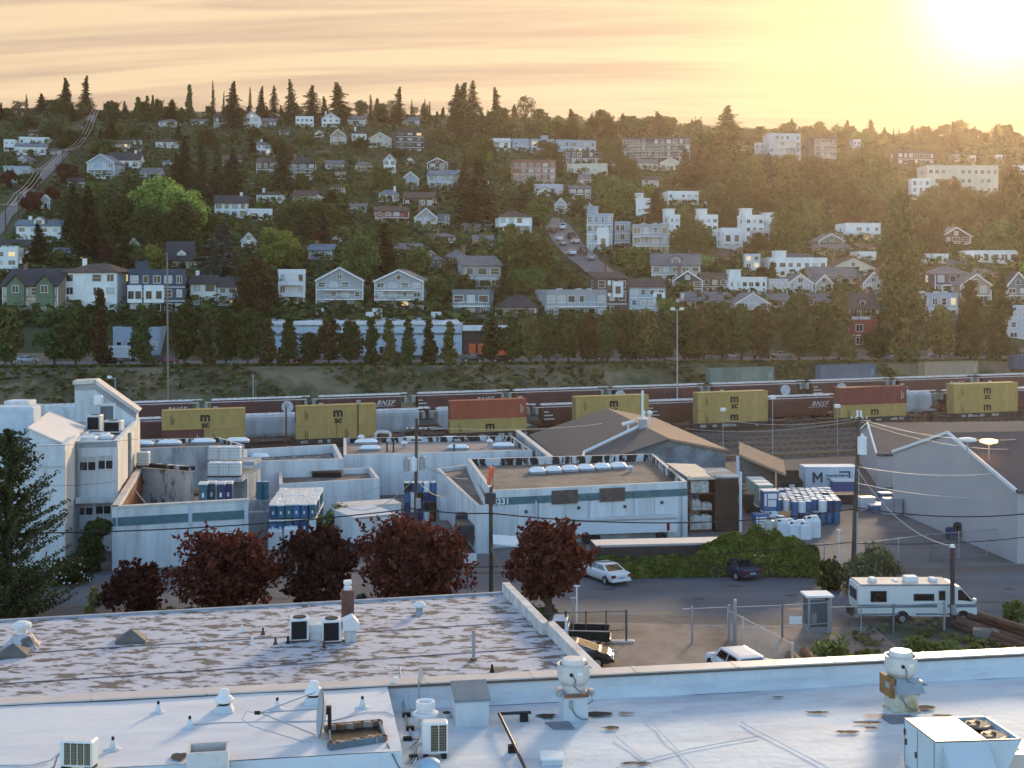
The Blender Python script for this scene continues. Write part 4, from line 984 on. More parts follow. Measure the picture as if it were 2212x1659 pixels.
def container(label, p, col, L=12.19, Hh=2.9, group=None, logo=None, doors=False, rot=True, n=36):
    r = thing('shipping_container', label, 'shipping container', p, 0, group)
    if rot: ythings(r)
    key = (L, Hh, col)
    if key not in CME:
        mb = MB(); corrug(mb, L, Hh, 2.44, n if L > 8 else 18); CME[key] = mb.mesh('container_body', CM[col])
    put('body', CME[key], r)
    y = -1.22-.035
    if logo == 'msc':
        put_text('logo', M_m, r, (.2, y, Hh*.60), sc3=(1,1,1)); put_text('logo', M_sc, r, (.2, y, Hh*.21))
    if logo == 'm': put_text('logo', M_m, r, (.2, y, Hh*.60))
    mb = MB(); mk = blk if col == 'y' else mat('stencil_white', (.55,.54,.52), var=.15)
    xx = -L/2+1.3 if col == 'y' else L/2-1.0
    for k in range(9): mb.box(xx, xx+.12, y-.005, y+.005, Hh*.25+k*.16, Hh*.25+k*.16+.11); 
    for k in range(6): mb.box(xx+.3, xx+.42, y-.005, y+.005, Hh*.3+k*.16, Hh*.3+k*.16+.11)
    mb.build('markings', mk, r)
    if doors:
        mb = MB()
        for yy in (-.8, -.3, .3, .8): mb.cyl((-L/2-.06, yy, .2), (-L/2-.06, yy, Hh-.2), .03, n=6)
        mb.build('door_bars', steel, r)
    return r
def wellcar(label, px, d0=205.7):
    c = yard(px, d0, .45); r = thing('well_car', label, 'railcar', c, 0, 'well cars under the stacked containers'); ythings(r); mb = MB()
    for sy in (-1, 1):
        mb.box(-6.9, 6.9, sy*1.42-.09, sy*1.42+.09, .42, 1.25)
        for k in range(16): x = -6.6+.88*k; mb.box(x-.05, x+.05, sy*1.54-.05, sy*1.54+.05, .45, 1.2)
    mb.box(-6.9, 6.9, -1.4, 1.4, .30, .42)
    for sx in (-1, 1): mb.box(sx*8.4-1.5, sx*8.4+1.5, -1.45, 1.45, .95, 1.2); 
    mb.build('frame', mat('wellcar_brown', (.07,.045,.038), var=.25, dirt=(.03,.028,.026)), r); bogie(r, -8.6); bogie(r, 8.6)
    sg = MB(); rn = random.Random(int(px))
    for k in range(7): x = -6+rn.random()*12; sg.box(x, x+.4+rn.random()*.7, -1.60, -1.585, .6, .6+.2+rn.random()*.3)
    sg.build('stencil', mat('stencil_dim', (.30,.29,.28)), r)
    return c
ST = [(441,'y','msc',None,'yellow','leftmost'),(726,'y','msc',None,'yellow','second'),(1053,'r',None,'y','orange red','x'),(1319,'y','msc','y','yellow','x'),(1578,'y','msc','y','yellow','x'),(1880,'m',None,'y','dark red','x'),(2122,'y','msc','y','yellow','x')]
TL = ['yellow container with black emblem, leftmost on the train','yellow container with black emblem, second from the left','orange-red container stacked on a yellow one','yellow container half hidden by the gable roof','yellow container with black emblem left of the double-headed yard lamp tracks','dark red container with small white label, stacked on yellow','yellow container with black emblem, rightmost on the train']
BL = [None, None, 'yellow lower container beneath the orange-red one','yellow lower container hidden by the gable roof','yellow lower container of the all-yellow pair right of the gable','yellow lower container beneath the dark red one','yellow lower container of the rightmost pair']
WL = ['well car under the leftmost yellow container','well car under the second yellow container','well car carrying the orange-red container','well car behind the gable roof','well car carrying the all-yellow pair right of the gable','well car carrying the dark red container','rightmost well car with graffiti on its side']
for i, (px, ct, lg, cb, nm, _) in enumerate(ST):
    c = wellcar(WL[i], px); z0 = .43
    if cb: container(BL[i], c+Vector((0,0,z0)), cb, logo='m', group='containers on the near train', doors=True)
    container(TL[i], c+Vector((0,0,z0+2.92)), ct, logo=lg, group='containers on the near train', doors=True)
    if ct == 'm':
        pass
ux = Vector((math.cos(YA), math.sin(YA), math.tan(YT)))
for (px, dx, cc, lb) in ((441,-3.06,'b','short brown container under the leftmost yellow one'),(441,3.06,'y','short yellow container under the leftmost yellow one'),(726,-3.06,'y','short yellow container, left half under the second stack'),(726,3.06,'y','short yellow container, right half under the second stack')):
    c = yard(px, 205.7, .45)+ux*dx; container(lb, c+Vector((0,0,.43)), cc, L=6.05, logo=None, group='containers on the near train')
# containers parked on the bank behind the trains
for (px, yt, cc, lb, L) in ((1598,799,'g','green-grey striped container on the bank',13.7),(1827,791,'u','blue-grey container with white stripe on the bank',12.2),(2049,783,'t','rusty tan container on the bank',12.2),(2240,775,'n','navy container at the right edge on the bank',12.2)):
    for k in range(60):
        q = yard(px, 240+k*.5); q.z = zt(q.x, q.y)+.12
        if q.z+4.0 >= H-(yt-HY)*q.y/K: break
    r = container(lb, q+Vector((0,0,1.1)), cc, L=L, group='containers parked on the bank')
    ch = thing('container_trailer', 'dark trailer frame under the '+lb.replace(' on the bank', '').replace(' at the right edge', ' at right'), 'trailer', q, 0, 'trailer frames under the parked containers'); ythings(ch)
    mb = MB(); mb.box(-L/2, L/2, -.5, .5, .8, 1.08); mb.box(L/2-2.6, L/2-.2, -1.2, 1.2, .45, .8); mb.build('frame', rust, ch)
    for sx in (L/2-2.0, L/2-.8):
        for sy in (-1, 1): w_ = MB(); w_.cyl((sx, sy*1.15-.12, .5), (sx, sy*1.15+.12, .5), .5, n=14); w_.build('wheel', darktrim, ch)
# yard lamps and signal posts
lampw = mat('lamp_head', (.70,.70,.68), var=.05)
gal = mat('galvanised_pole', (.34,.35,.36), rough=.55, metal=.3, var=.15)
wood = mat('pole_wood', (.085,.066,.052), rough=.95, var=.3, scale=2, stretch=(3,3,.3))
palewood = mat('pale_pole', (.22,.19,.155), rough=.9, var=.2, scale=2, stretch=(3,3,.3))
def lamp(label, base, h, m, heads=((0,0),), r0=.10, arm=0.0, cat='street lamp', box=False):
    r = thing('street_lamp', label, cat, base); mb = MB(); mb.cyl((0,0,-.3), (0,0,h), r0, r0*.6, 8); mb.build('pole', m, r)
    for dx, dy in heads:
        mb = MB()
        if abs(dx) > .3: mb.cyl((0,0,h-.1), (dx,dy,h), .04, n=6)
        mb.bevbox(dx-.38, dx+.38, dy-.28, dy+.28, h-.05, h+.42, .1); mb.build('lamp_head', lampw, r)
    if box: mb = MB(); mb.bevbox(-.35, .35, -.45, -.08, .9, 2.2, .06); mb.build('control_box', lampw, r)
    return r
def yp(px, yb, z):  # on the yard level z
    return G(px, yb, z)
lamp('tall double-headed yard lamp before the street trees', yard(1463, 224, 0), 20.0, gal, ((-.8,0),(.8,0)), .16)
lamp('short lamp post left of the rail tracks', yard(1562, 176, 0), 6.4, gal, ((0,0),), .07)
lamp('tall lamp post in the middle of the rail tracks', yard(1669, 172, 0), 8.3, gal, ((0,0),), .08)
lamp('short lamp post near the transformer pole by the tracks', yard(1809, 172, 0), 6.7, gal, ((0,0),), .07)
def bankpt(px, back): 
    x = 0.0
    for _ in range(6): x = (px-CX)*(back+.2*x)/K
    y = back+.2*x; return Vector((x, y, zt(x, y)))
lamp('grey pole with one lamp arm at the foot of the bank', bankpt(249, 243), 9.2, gal, ((-1.0,0),), .13)
q = bankpt(364, 243); hp = 22.3-(545-HY)*q.y/K-q.z
r = thing('utility_pole', 'tall pale bare pole at the foot of the bank', 'pole', q); mb = MB(); mb.cyl((0,0,-.5),(-.25,0,hp),.2,.13,8); mb.build('pole', palewood, r); mb = MB(); mb.bevbox(-.3,.3,-.4,-.15,1.2,2.4,.05); mb.build('meter_box', lampw, r)
q = bankpt(550, 243); r = thing('utility_pole', 'paired grey poles with white box on the bank', 'pole', q); mb = MB(); mb.cyl((-.25,0,-.5),(-.25,0,9.3),.13,.1,8); mb.build('pole', gal, r); mb = MB(); mb.cyl((.2,0,-.5),(.2,0,8.6),.10,.08,8); mb.build('pole', palewood, r); mb = MB(); mb.bevbox(-.5,.5,-.45,-.15,1.0,2.4,.05); mb.build('meter_box', lampw, r)
for px, yt, lb in ((618,872,'rusty signal post left of the second yellow container'),(773,866,'rusty signal post in front of the second yellow container')):
    q = yard(px, 199, 0); h = H-(yt-HY)*q.y/K-q.z; r = thing('signal_post', lb, 'signal post', q, 0, 'signal posts by the near track'); mb = MB(); mb.cyl((0,0,0),(0,0,h),.14,.12,8); mb.build('pole', rust, r); mb = MB(); mb.bevbox(-.25,.4,-.2,.2,h-.5,h+.1,.08); mb.build('signal_head', mat('signal_grey', (.3,.27,.24)), r)
# ================================================================ the works between the street and the railway
stucco = mat('white_stucco', (.61,.63,.64), rough=.85, var=.08, scale=.4, dirt=(.30,.31,.30), damt=.65, dscale=.55, stretch=(1.5,1.5,.16), bump=.15, hi=.7)
stained = mat('stained_wall', (.38,.41,.43), rough=.9, var=.2, scale=.6, dirt=(.13,.14,.15), damt=.8, dscale=.45, stretch=(1,1,.35))
sun_tint_wall = mat('pale_sun_tint_wall', (.64,.60,.55), rough=.85, var=.08, dirt=(.4,.36,.32), damt=.4, dscale=.4, stretch=(1,1,.35))
teal = mat('teal_band', (.075,.15,.17), rough=.8, var=.15, scale=1, dirt=(.12,.2,.22), damt=.4)
roofbrown = mat('gravel_roof', (.20,.165,.135), rough=.95, var=.2, scale=.7, dirt=(.10,.085,.075), damt=.7, dscale=.22)
tar = mat('peeling_tar', (.025,.024,.024), rough=.9, dirt=(.5,.52,.53), damt=1, dscale=.75, stretch=(1.2,1.2,.3), lo=.50, hi=.54)
capm = mat('parapet_cap', (.55,.50,.45), rough=.7, var=.12)
domem = mat('skylight_dome', (.80,.80,.78), rough=.25, var=.05)
dark = mat('dark_opening', (.012,.012,.013))
signm = mat('brown_sign', (.10,.075,.065), var=.3, scale=2)
def inset(poly, d):
    n = len(poly); out = []
    for i in range(n):
        a, b, c = Vector(poly[i-1][:2]), Vector(poly[i][:2]), Vector(poly[(i+1) % n][:2])
        e1, e2 = (b-a).normalized(), (c-b).normalized(); n1, n2 = Vector((-e1.y, e1.x)), Vector((-e2.y, e2.x))
        k = d/max(.3, 1+n1.dot(n2)); q = b+(n1+n2)*k; out.append((q.x, q.y))
    return out
def flatb(name, label, cat, px, z, wm, rm, ph=.7, pt=.35, z0=-.4, inner=None, cap=None):
    "flat-roofed building from the picture corners of its parapet top (front left, front right, back right, back left)"
    pts = [G(x, y, z) for x, y in px]; o = pts[0].copy(); o.z = 0
    poly = [(p.x-o.x, p.y-o.y) for p in pts]; ins = inset(poly, pt); n = len(poly)
    r = thing(name, label, cat, o); mb = MB()
    mb.add([(x,y,z0) for x,y in poly]+[(x,y,z) for x,y in poly], [(i,(i+1)%n,n+(i+1)%n,n+i) for i in range(n)])
    mb.build('wall', wm, r)
    mb = MB(); mb.add([(x,y,z) for x,y in poly]+[(x,y,z) for x,y in ins], [(i,(i+1)%n,n+(i+1)%n,n+i) for i in range(n)], 0)
    mb.add([(x,y,z) for x,y in ins]+[(x,y,z-ph) for x,y in ins], [((i+1)%n,i,n+i,n+(i+1)%n) for i in range(n)], 1)
    mb.build('parapet', [cap or capm, inner or wm], r)
    mb = MB(); mb.face([(x,y,z-ph) for x,y in ins]); mb.build('roof', rm, r)
    r['_f'] = 0; del r['_f']
    return r, poly, o
def onface(poly, i, u, out=.03):
    "point and heading on wall i of a footprint, u metres from its first corner"
    a, b = Vector(poly[i]), Vector(poly[(i+1) % len(poly)]); e = (b-a).normalized(); nrm = Vector((e.y, -e.x))
    q = a+e*u+nrm*out; return q.x, q.y, math.atan2(e.y, e.x), (b-a).length
def facebox(par, nm, poly, i, u0, u1, z0, z1, m, th=.08):
    x, y, rz, L = onface(poly, i, 0, 0); mb = MB(); mb.box(u0, u1, -th, 0, z0, z1); return mb.build(nm, m, par, (x, y, 0), rz)
def dome(label, px, py, zr, wpx, rz=.2, asp=.55, group='roof skylights', hh=.38):
    p = G(px, py, zr); w = wpx/sca(p.y); d = w*asp; r = thing('skylight', label, 'skylight', p, rz, group)
    mb = MB(); mb.box(-w/2, w/2, -d/2, d/2, 0, .22); mb.build('kerb', mat('skylight_kerb', (.30,.32,.34)), r)
    mb = MB(); n = 8; m = 6; vs = []
    for j in range(m+1):
        for i in range(n+1):
            u, v = -1+2*i/n, -1+2*j/m; z = .22+hh*(max(0, (1-u**4)*(1-v**2)))**.5; vs.append((u*w/2*1.02, v*d/2*1.02, z))
    mb.add(vs, [(j*(n+1)+i, j*(n+1)+i+1, (j+1)*(n+1)+i+1, (j+1)*(n+1)+i) for j in range(m) for i in range(n)]); mb.build('dome', domem, r, smooth=True); return r
def mushroom(label, px, py, zr, hpx=22, wpx=20, group='mushroom roof vents', m=None):
    p = G(px, py, zr); s = sca(p.y); h, rr = hpx/s, wpx/2/s; r = thing('roof_vent', label, 'roof vent', p, 0, group)
    mb = MB(); mb.lathe([(rr*.75,-.05),(rr*.75,.12*h),(rr*.55,.2*h),(rr*.5,.55*h)], n=14); mb.build('stack', mat('vent_grey', (.30,.32,.34)), r)
    mb = MB(); mb.lathe([(rr*.62,.55*h),(rr,.62*h),(rr*.98,.74*h),(rr*.6,.95*h),(rr*.2,h)], n=16); mb.build('cap', m or lampw, r, smooth=False); return r
# ---------------- the building with the number
b1, pl, o1 = flatb('warehouse', 'white building numbered 3231 with teal band and brown roof', 'warehouse', [(1060,1060),(1484,1040),(1412,980),(1010,991)], 5.0, stucco, roofbrown, .75, .35, inner=tar)
_, _, rz1, L1 = onface(pl, 0, 0)
facebox(b1, 'band', pl, 0, .05, L1-.05, 3.72, 4.36, teal, .06)
for u in (0, 4.35, 9.1, 13.4, L1-.55): facebox(b1, 'pilaster', pl, 0, u+.02, u+.5, -.2, 3.70, stucco, .22)
for u in (2.4, 6.9, 11.3, 15.4): facebox(b1, 'panel_joint', pl, 0, u, u+.05, .2, 3.6, mat('joint_grey', (.30,.32,.33)), .012)
for u, z in ((3.1,2.9),(8.0,3.0),(12.4,2.9),(16.0,3.1)): facebox(b1, 'wall_lamp', pl, 0, u, u+.22, z, z+.25, darktrim, .18)
facebox(b1, 'downpipe', pl, 0, 4.05, 4.2, .1, 3.9, MATS['pale_blue_wall'] if 'pale_blue_wall' in MATS else stained, .14); facebox(b1, 'door', pl, 0, 15.7, 16.7, 0, 2.1, mat('door_grey_blue', (.16,.20,.23)), .05)
for u in (5.6, 10.1): facebox(b1, 'sign_panel', pl, 0, u, u+2.4, 3.55, 4.75, signm, .16)
for u in (4.3, 9.0, 13.3): facebox(b1, 'scupper', pl, 0, u, u+.55, 3.85, 4.2, teal, .2)
x, y, rz, _ = onface(pl, 0, .75, .085); tm = text_mesh('3231', .72, mat('number_white', (.75,.75,.70)), bold=.02, space=1.05)
put_text('house_number', tm, b1, (x+.18, y, 4.02), rz)
facebox(b1, 'rear_rim', pl, 2, 0, onface(pl, 2, 0)[3], 4.25, 5.0, tar, .02)
x, y, rz, L = onface(pl, 1, 0, 0); facebox(b1, 'side_rim', pl, 1, 0, L, 4.3, 5.02, tar, .02)
for k in range(6): dome(f'{["leftmost","second","third","fourth","fifth","rightmost"][k]} white skylight of the row on the numbered building', 1160+k*35, 1022-k*2.2, 4.3, 34, rz1, .85, 'skylight row on the numbered building', .42)
mushroom('small vent right of the skylight row', 1361, 1019, 4.3, 14, 14)
flatb('warehouse', 'low white annex on the left of the numbered building', 'warehouse', [(1030,1092),(1056,1092),(1013,1003),(944,1012)], 4.1, stucco, roofbrown, .4, .3)
# ---------------- the long flat roofs with the white domes
ba, pa, oa = flatb('warehouse', 'flat-roofed building with stained grey wall behind the roofless yard', 'warehouse', [(297,969),(528,961),(474,945),(297,949)], 4.4, stained, roofbrown, .5, .3, inner=tar)
for k, (x, y, w) in enumerate(((306,962,50),(366,960,50),(440,957,50),(513,955,50))): dome(f'{["leftmost","second","third","fourth"][k]} white skylight above the stained grey wall', x, y, 3.95, w, .1, .5, 'skylights above the stained wall')
bb, pb, ob = flatb('warehouse', 'small roof with deep pale parapet and pebbles', 'warehouse', [(526,997),(742,991),(725,959),(526,970)], 4.7, stucco, mat('pebble_roof', (.10,.095,.09), var=.4, scale=2, dirt=(.42,.38,.36), damt=.9, dscale=1.6, lo=.52, hi=.58), 1.0, .4)
dome('white skylight inside the deep pale parapet', 562, 990, 3.7, 40, .1, .5); 
bc, pc, oc = flatb('warehouse', 'wide flat roof scattered with white domes', 'warehouse', [(742,983),(1150,972),(1106,941),(742,946)], 4.5, stucco, mat('dusty_roof', (.27,.235,.215), rough=.95, var=.15, scale=.3, dirt=(.18,.16,.15), damt=.5, dscale=.2), .6, .35, inner=tar)
for k, (x, y, w) in enumerate(((791,958,50),(799,972,46),(889,953,48),(972,952,46),(989,970,46),(1087,966,46))): dome(['white dome left of the pipe bridge, upper','white dome left of the pipe bridge, lower','white dome behind the transformer pole','white dome right of the transformer pole, upper','white dome right of the transformer pole, lower','white dome nearest the gable roof'][k], x, y, 3.95, w, .1, .45, 'white domes on the wide flat roof')
for k, (x, y) in enumerate(((780,955),(873,968),(1058,964))): mushroom(['mushroom vent beside the pipe bridge','mushroom vent left of the transformer pole','mushroom vent near the gable roof'][k], x, y, 3.9, 16, 15)
pp = G(822, 951, 3.9); r = thing('pipe_bridge', 'grey duct bent like a bridge on the wide flat roof', 'duct', pp); mb = MB(); mb.tube([(-.6,0,0),(-.6,0,.8),(-.3,0,1.05),(.9,.0,1.05),(1.2,0,.8),(1.2,0,0)], .22, 8); mb.build('duct', mat('duct_grey', (.42,.45,.47)), r)
for k, (x, y, h) in enumerate(((836,976,1.0),(850,977,1.0),(981,978,.8))):
    one(MB().cyl((0,0,-.1),(0,0,h),.10,.10,8).cyl((0,0,h),(0,0,h+.15),.16,.14,8), 'roof_pipe', ['short roof pipe by the front edge, left one','short roof pipe by the front edge, right one','dark roof pipe right of the transformer pole'][k], 'pipe', rust, G(x, y, 3.9), group='short roof pipes')
bd, pd_, od = flatb('warehouse', 'low pale building with dark slot behind the barrel stack', 'warehouse', [(603,1046),(820,1033),(802,1009),(602,1018)], 3.5, stucco, roofbrown, .6, .35)
r = thing('roof_hatch', 'black hatch on the low pale building', 'hatch', G(707, 1030, 2.9)); MB().box(-1.5,1.5,-.5,.5,0,.5).build('box', dark, r); MB().box(-1.6,1.6,-.6,.6,.5,.62).build('lid', rust, r)
# pale capped wall beside the gable roof
def wall(label, a, b, z, m, th=.4, z0=-.4, name='wall', capz=True):
    a, b = Vector(a), Vector(b); L = ((b-a).to_2d()).length; r = thing(name, label, 'wall', (a.x, a.y, 0), math.atan2(b.y-a.y, b.x-a.x))
    MB().box(0, L, 0, th, z0, z-.15).build('wall', m, r)
    if capz: MB().box(-.05, L+.05, -.06, th+.06, z-.15, z).build('cap', capm, r)
    return r, L
wall('tall pale capped wall beside the gable roof', G(1195,986,5.0), G(1122,931,4.9), 5.0, stained, .45)
# ---------------- big shed with the low gable roof
R1, R2 = P(1446,952,141), P(1312,886,177.4); el, er = 2.6, 4.75
du = Vector((1, .10, 0)); r = thing('shed', 'big shed with low gable roof, dark left slope and tan right slope', 'shed', (R1.x, R1.y, 0)); v = (R2-R1); v.z = 0
A = Vector((0,0,R1.z)); Bk = A+v; lw, rw = 10.7, 6.6
ln, rn_ = Vector((-lw, -1.0, el)), Vector((rw, .6, er)); lf, rf = ln+v, rn_+v; th = Vector((0,0,.25))
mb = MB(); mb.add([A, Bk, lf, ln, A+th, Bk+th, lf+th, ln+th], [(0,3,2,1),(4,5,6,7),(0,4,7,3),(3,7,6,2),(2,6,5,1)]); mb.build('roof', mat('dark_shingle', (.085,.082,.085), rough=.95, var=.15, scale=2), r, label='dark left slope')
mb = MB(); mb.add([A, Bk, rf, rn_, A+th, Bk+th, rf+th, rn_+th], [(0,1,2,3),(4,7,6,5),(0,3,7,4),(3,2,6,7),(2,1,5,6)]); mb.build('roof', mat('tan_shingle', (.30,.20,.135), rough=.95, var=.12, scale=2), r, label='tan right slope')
mb = MB(); q = .12*v.normalized()
def shrink(p, dz=.25): return Vector((p.x*.97, p.y, p.z-dz+.2))
for s_, e_ in ((A, 0),):
    mb.add([shrink(ln)*1+v*.02, shrink(A)+v*.02, shrink(rn_)+v*.02, Vector((rw*.97,.6,-.5))+v*.02, Vector((-lw*.97,-1,-.5))+v*.02], [(0,1,2,3,4)])
    mb.add([shrink(lf)-v*.02, shrink(Bk)-v*.02, shrink(rf)-v*.02, Vector((rw*.97,.6,-.5))+v*.98, Vector((-lw*.97,-1,-.5))+v*.98], [(4,3,2,1,0)])
mb.add([shrink(rn_)+v*.02, shrink(rf)-v*.02, Vector((rw*.97,.6,-.5))+v*.98, Vector((rw*.97,.6,-.5))+v*.02], [(3,2,1,0)]); mb.add([shrink(ln)+v*.02, shrink(lf)-v*.02, Vector((-lw*.97,-1,-.5))+v*.98, Vector((-lw*.97,-1,-.5))+v*.02], [(0,1,2,3)])
mb.build('wall', mat('blue_grey_stained', (.17,.20,.23), rough=.9, var=.25, scale=.6, dirt=(.32,.36,.39), damt=.8, dscale=.5), r)
mb = MB(); mb.box(-.35,.35,-.25,-.05,4.75,5.4); mb.build('gable_vent', mat('louvre', (.10,.10,.11)), r)
s1 = (R1.z-el)/lw
def onslope(px, D): # point on the dark slope at picture column px
    p = P(px, HY, D); f = (D-R1.y)/v.y; xl = p.x-R1.x-v.x*f; return Vector((p.x, D, R1.z+s1*xl+.27))
mb = MB(); mb.tube([onslope(1258,145)+Vector((0,0,.1)), onslope(1262,148)+Vector((0,0,.25)), onslope(1378,153)+Vector((0,0,.3)), onslope(1388,154.5)+Vector((0,0,.5)), onslope(1391,155)+Vector((0,0,1.6))], .2, 8); one(mb, 'duct', 'long white duct running up the dark slope', 'duct', lampw)
pv = onslope(1388, 153); r = thing('chimney_stack', 'white flue on a metal box on the dark slope', 'chimney', pv); MB().box(-.45,.45,-.45,.45,-.4,1.0).build('box', gal, r); MB().box(-.6,.6,-.6,.6,1.0,1.15).build('cap', lampw, r); MB().cyl((0,0,1.15),(0,0,4.4),.14,.14,8).build('flue', lampw, r)
r = thing('roof_vent', 'white hooded vent on the dark slope', 'roof vent', onslope(1357, 154)); MB().cyl((0,0,-.2),(0,0,.7),.14,n=8).build('stack', lampw, r); MB().cyl((-.75,0,.75),(.75,0,1.15),.24,n=10).build('cap', lampw, r)
pt2 = A+v*.42+Vector((1.2,0,-.1)); r = thing('roof_vent', 'small white turbine vent on the ridge', 'roof vent', Vector((R1.x,R1.y,0))+pt2); MB().cyl((0,0,0),(0,0,1.5),.12,.12,8).build('stack', lampw, r); MB().lathe([(.15,1.45),(.35,1.6),(.35,1.8),(.1,2.0)], n=12).build('cap', lampw, r)
# lean-to with tan roof to the right of the shed
a, b = P(1597,986,137), P(1698,1029,133); r = thing('lean_to', 'tan lean-to roof beside the blue stained wall', 'lean-to', (a.x, a.y, 0))
e = b-a; e0 = Vector((0,0,a.z)); bk = Vector((1.2, 7, .5)); mb = MB(); mb.add([e0, e0+e, e0+e+bk, e0+bk, e0+th, e0+e+th, e0+e+bk+th, e0+bk+th], [(3,2,1,0),(4,5,6,7),(0,1,5,4),(1,2,6,5),(2,3,7,6),(3,0,4,7)]); mb.build('roof', MATS['tan_shingle'], r)
mb = MB(); mb.add([(.1,.4,-1.5),(e.x-.3,.3,-1.5),(e.x-.3,.3,a.z+e.z-.1),(.1,.4,a.z-.1)], [(0,1,2,3)]); mb.build('wall', mat('grey_board', (.15,.14,.135), var=.2, stretch=(1,1,4)), r)
MB().box(-.25,.05,.2,.5,-1.5,a.z).build('post', stucco, r); MB().box(e.x-.5,e.x-.3,.1,.3,-1.5,a.z+e.z-.05).build('post', rust, r)
# ---------------- roofless yard with the teal band
F0, F1 = G(242,1094,5.15), G(537,1078,5.15); B0, B1_ = G(300,1003,5.15), G(412,1036,5.0)
r, L = wall('white front wall with teal band of the roofless yard', F0, F1, 5.15, stucco, .45)
MB().box(.02, L-.02, -.05, 0, 3.55, 4.25).build('band', teal, r)
for u in (L*.55, L-.35): MB().box(u, u+.3, -.06, 0, .4, 5.0).build('downpipe', mat('pale_blue_wall', (.42,.52,.60)), r)
rustw = mat('rust_sheet', (.24,.085,.030), rough=.85, var=.35, scale=1.2, dirt=(.10,.04,.02), damt=.7, dscale=.6)
fi = F0+Vector((.5,.3,0)); r, L = wall('left wall of the roofless yard with rusty inner lining', B0, F0, 5.15, stucco, .4)
MB().box(.3, L-.5, .45, .52, .5, 4.6).build('lining', rustw, r); MB().box(L*.05, L*.55, -.08, -.01, 4.2, 5.2).build('flashing', rustw, r)
r, L = wall('streaked white rear wall of the roofless yard', P(300,1010,127), P(412,1012,124), H-(1010-HY)*126/K, mat('streaked_white', (.52,.53,.54), rough=.9, var=.15, dirt=(.05,.045,.04), damt=.9, dscale=.7, stretch=(1.5,1.5,.5), lo=.52, hi=.6), .4, capz=False)
MB().box(-.1, L+.1, -.25, .5, H-(1010-HY)*126/K, H-(1010-HY)*126/K+.35).build('beam', tar, r); MB().box(L-.5, L+.1, -.5, -.05, -.2, 4.2).build('pier', sun_tint_wall, r)
one(MB().tube([(0,0,0),(2.8,-1.6,-2.6)], .09, 6), 'brace', 'grey timber brace leaning inside the roofless yard', 'brace', gal, P(288,1056,118))
wall('pale block wall left of the barrel stack', P(537,1085,116), P(690,1088,118), 2.6, stained, .3)
# ---------------- tall white building on the left
X_ = lambda px, D: (px-CX)*D/K
PV = Vector((X_(254,111.5), 111.5, 0)); RA = R(11); Rm = Matrix.Rotation(RA, 4, 'Z')
def U(p): return Rm.inverted() @ (Vector(p)-PV)                   # into the rotated frame of the tall building
r = thing('tall_white_building', 'tall white building with sloping tower and skylight gable on the left', 'building', PV, RA)
Zf, Zr = 9.9, 9.5; xc, xb, xa, D1, D2, D3 = 0, -3.5, -16, -5.8, 0, 21
mb = MB(); mb.box(xa, xb, D1, D3, -.4, Zf-.5, 0); mb.box(xb, xc, D2, D3, -.4, Zr-.5, 0)
mb.box(xa, xb+.05, D1-.1, D1+.35, Zf-1.75, Zf-1.3, 0); mb.box(xa, xb, D1, D1+.35, Zf-.5, Zf, 0); mb.box(xb-.35, xb, D1+.35, D2+1, Zf-.5, Zf, 0); mb.box(xb, xc, D2, D2+.35, Zr-.5, Zr, 0); mb.box(xc-.35, xc, D2+.35, D3, Zr-.5, Zr, 0)
mb.build('wall', stucco, r)
MB().box(xb, xb+.03, D1+.02, D2, -.3, Zf-.5).build('side_wall', sun_tint_wall, r); MB().box(xc, xc+.03, D2+.02, D3, -.3, Zr-.5).build('side_wall', sun_tint_wall, r)  # thin sheets whose warm tone paints sunlight onto the right-facing walls
gband = mat('grey_band', (.28,.30,.31))
MB().box(xb+.05, xc-.1, D2-.04, D2, Zr-.55, Zr-.1).build('coping_band', gband, r); MB().box(xb+.15, xc-.05, D2-.9, D2, 4.3, 4.75).build('ledge', stucco, r)
MB().cyl((xb+.3,D2-.2,0),(xb+.3,D2-.2,Zr-.3),.11,n=8).build('downpipe', gband, r); MB().cyl((xc+.15,9,0),(xc+.15,9,Zr-.3),.16,n=8).build('downpipe', gband, r)
MB().face([(xa,D1+.35,Zf-.45),(xb-.35,D1+.35,Zf-.45),(xb-.35,D3,Zf-.45),(xa,D3,Zf-.45)]).face([(xb,D2+.35,Zr-.44),(xc-.35,D2+.35,Zr-.44),(xc-.35,D3,Zr-.44),(xb,D3,Zr-.44)]).build('roof', mat('pale_roof', (.42,.42,.43), var=.2, dirt=(.2,.19,.19), damt=.5, dscale=.3), r)
for (px0, px1, y0, y1) in ((173,207,987,1015),(212,243,985,1013),(169,201,1087,1111),(207,239,1084,1110)):
    x0, x1 = U(P(px0,HY,111))[0], U(P(px1,HY,111.4))[0]; z1, z0 = H-(y0-HY)*111.2/K, H-(y1-HY)*111.2/K
    wd = MB(); wd.box(x0-.1,x1+.1,-.06,0,z0-.1,z0); wd.box(x0-.1,x1+.1,-.06,0,z1,z1+.1); wd.box(x0-.1,x0,-.06,0,z0,z1); wd.box(x1,x1+.1,-.06,0,z0,z1); wd.box((x0+x1)/2-.04,(x0+x1)/2+.04,-.05,0,z0,z1)
    w_ = wd.build('window', stucco, r); MB().box(x0,x1,-.03,-.01,z0,z0+(z1-z0)*.62).build('pane', glass, w_); MB().box(x0,x1,-.03,-.01,z0+(z1-z0)*.62,z1).build('blind', blind, w_)
w1, e1, w2, e2 = U(P(60,923,106.5)), U(P(147,966,107.4)), U(P(107,888,121)), U(P(188,925,122))
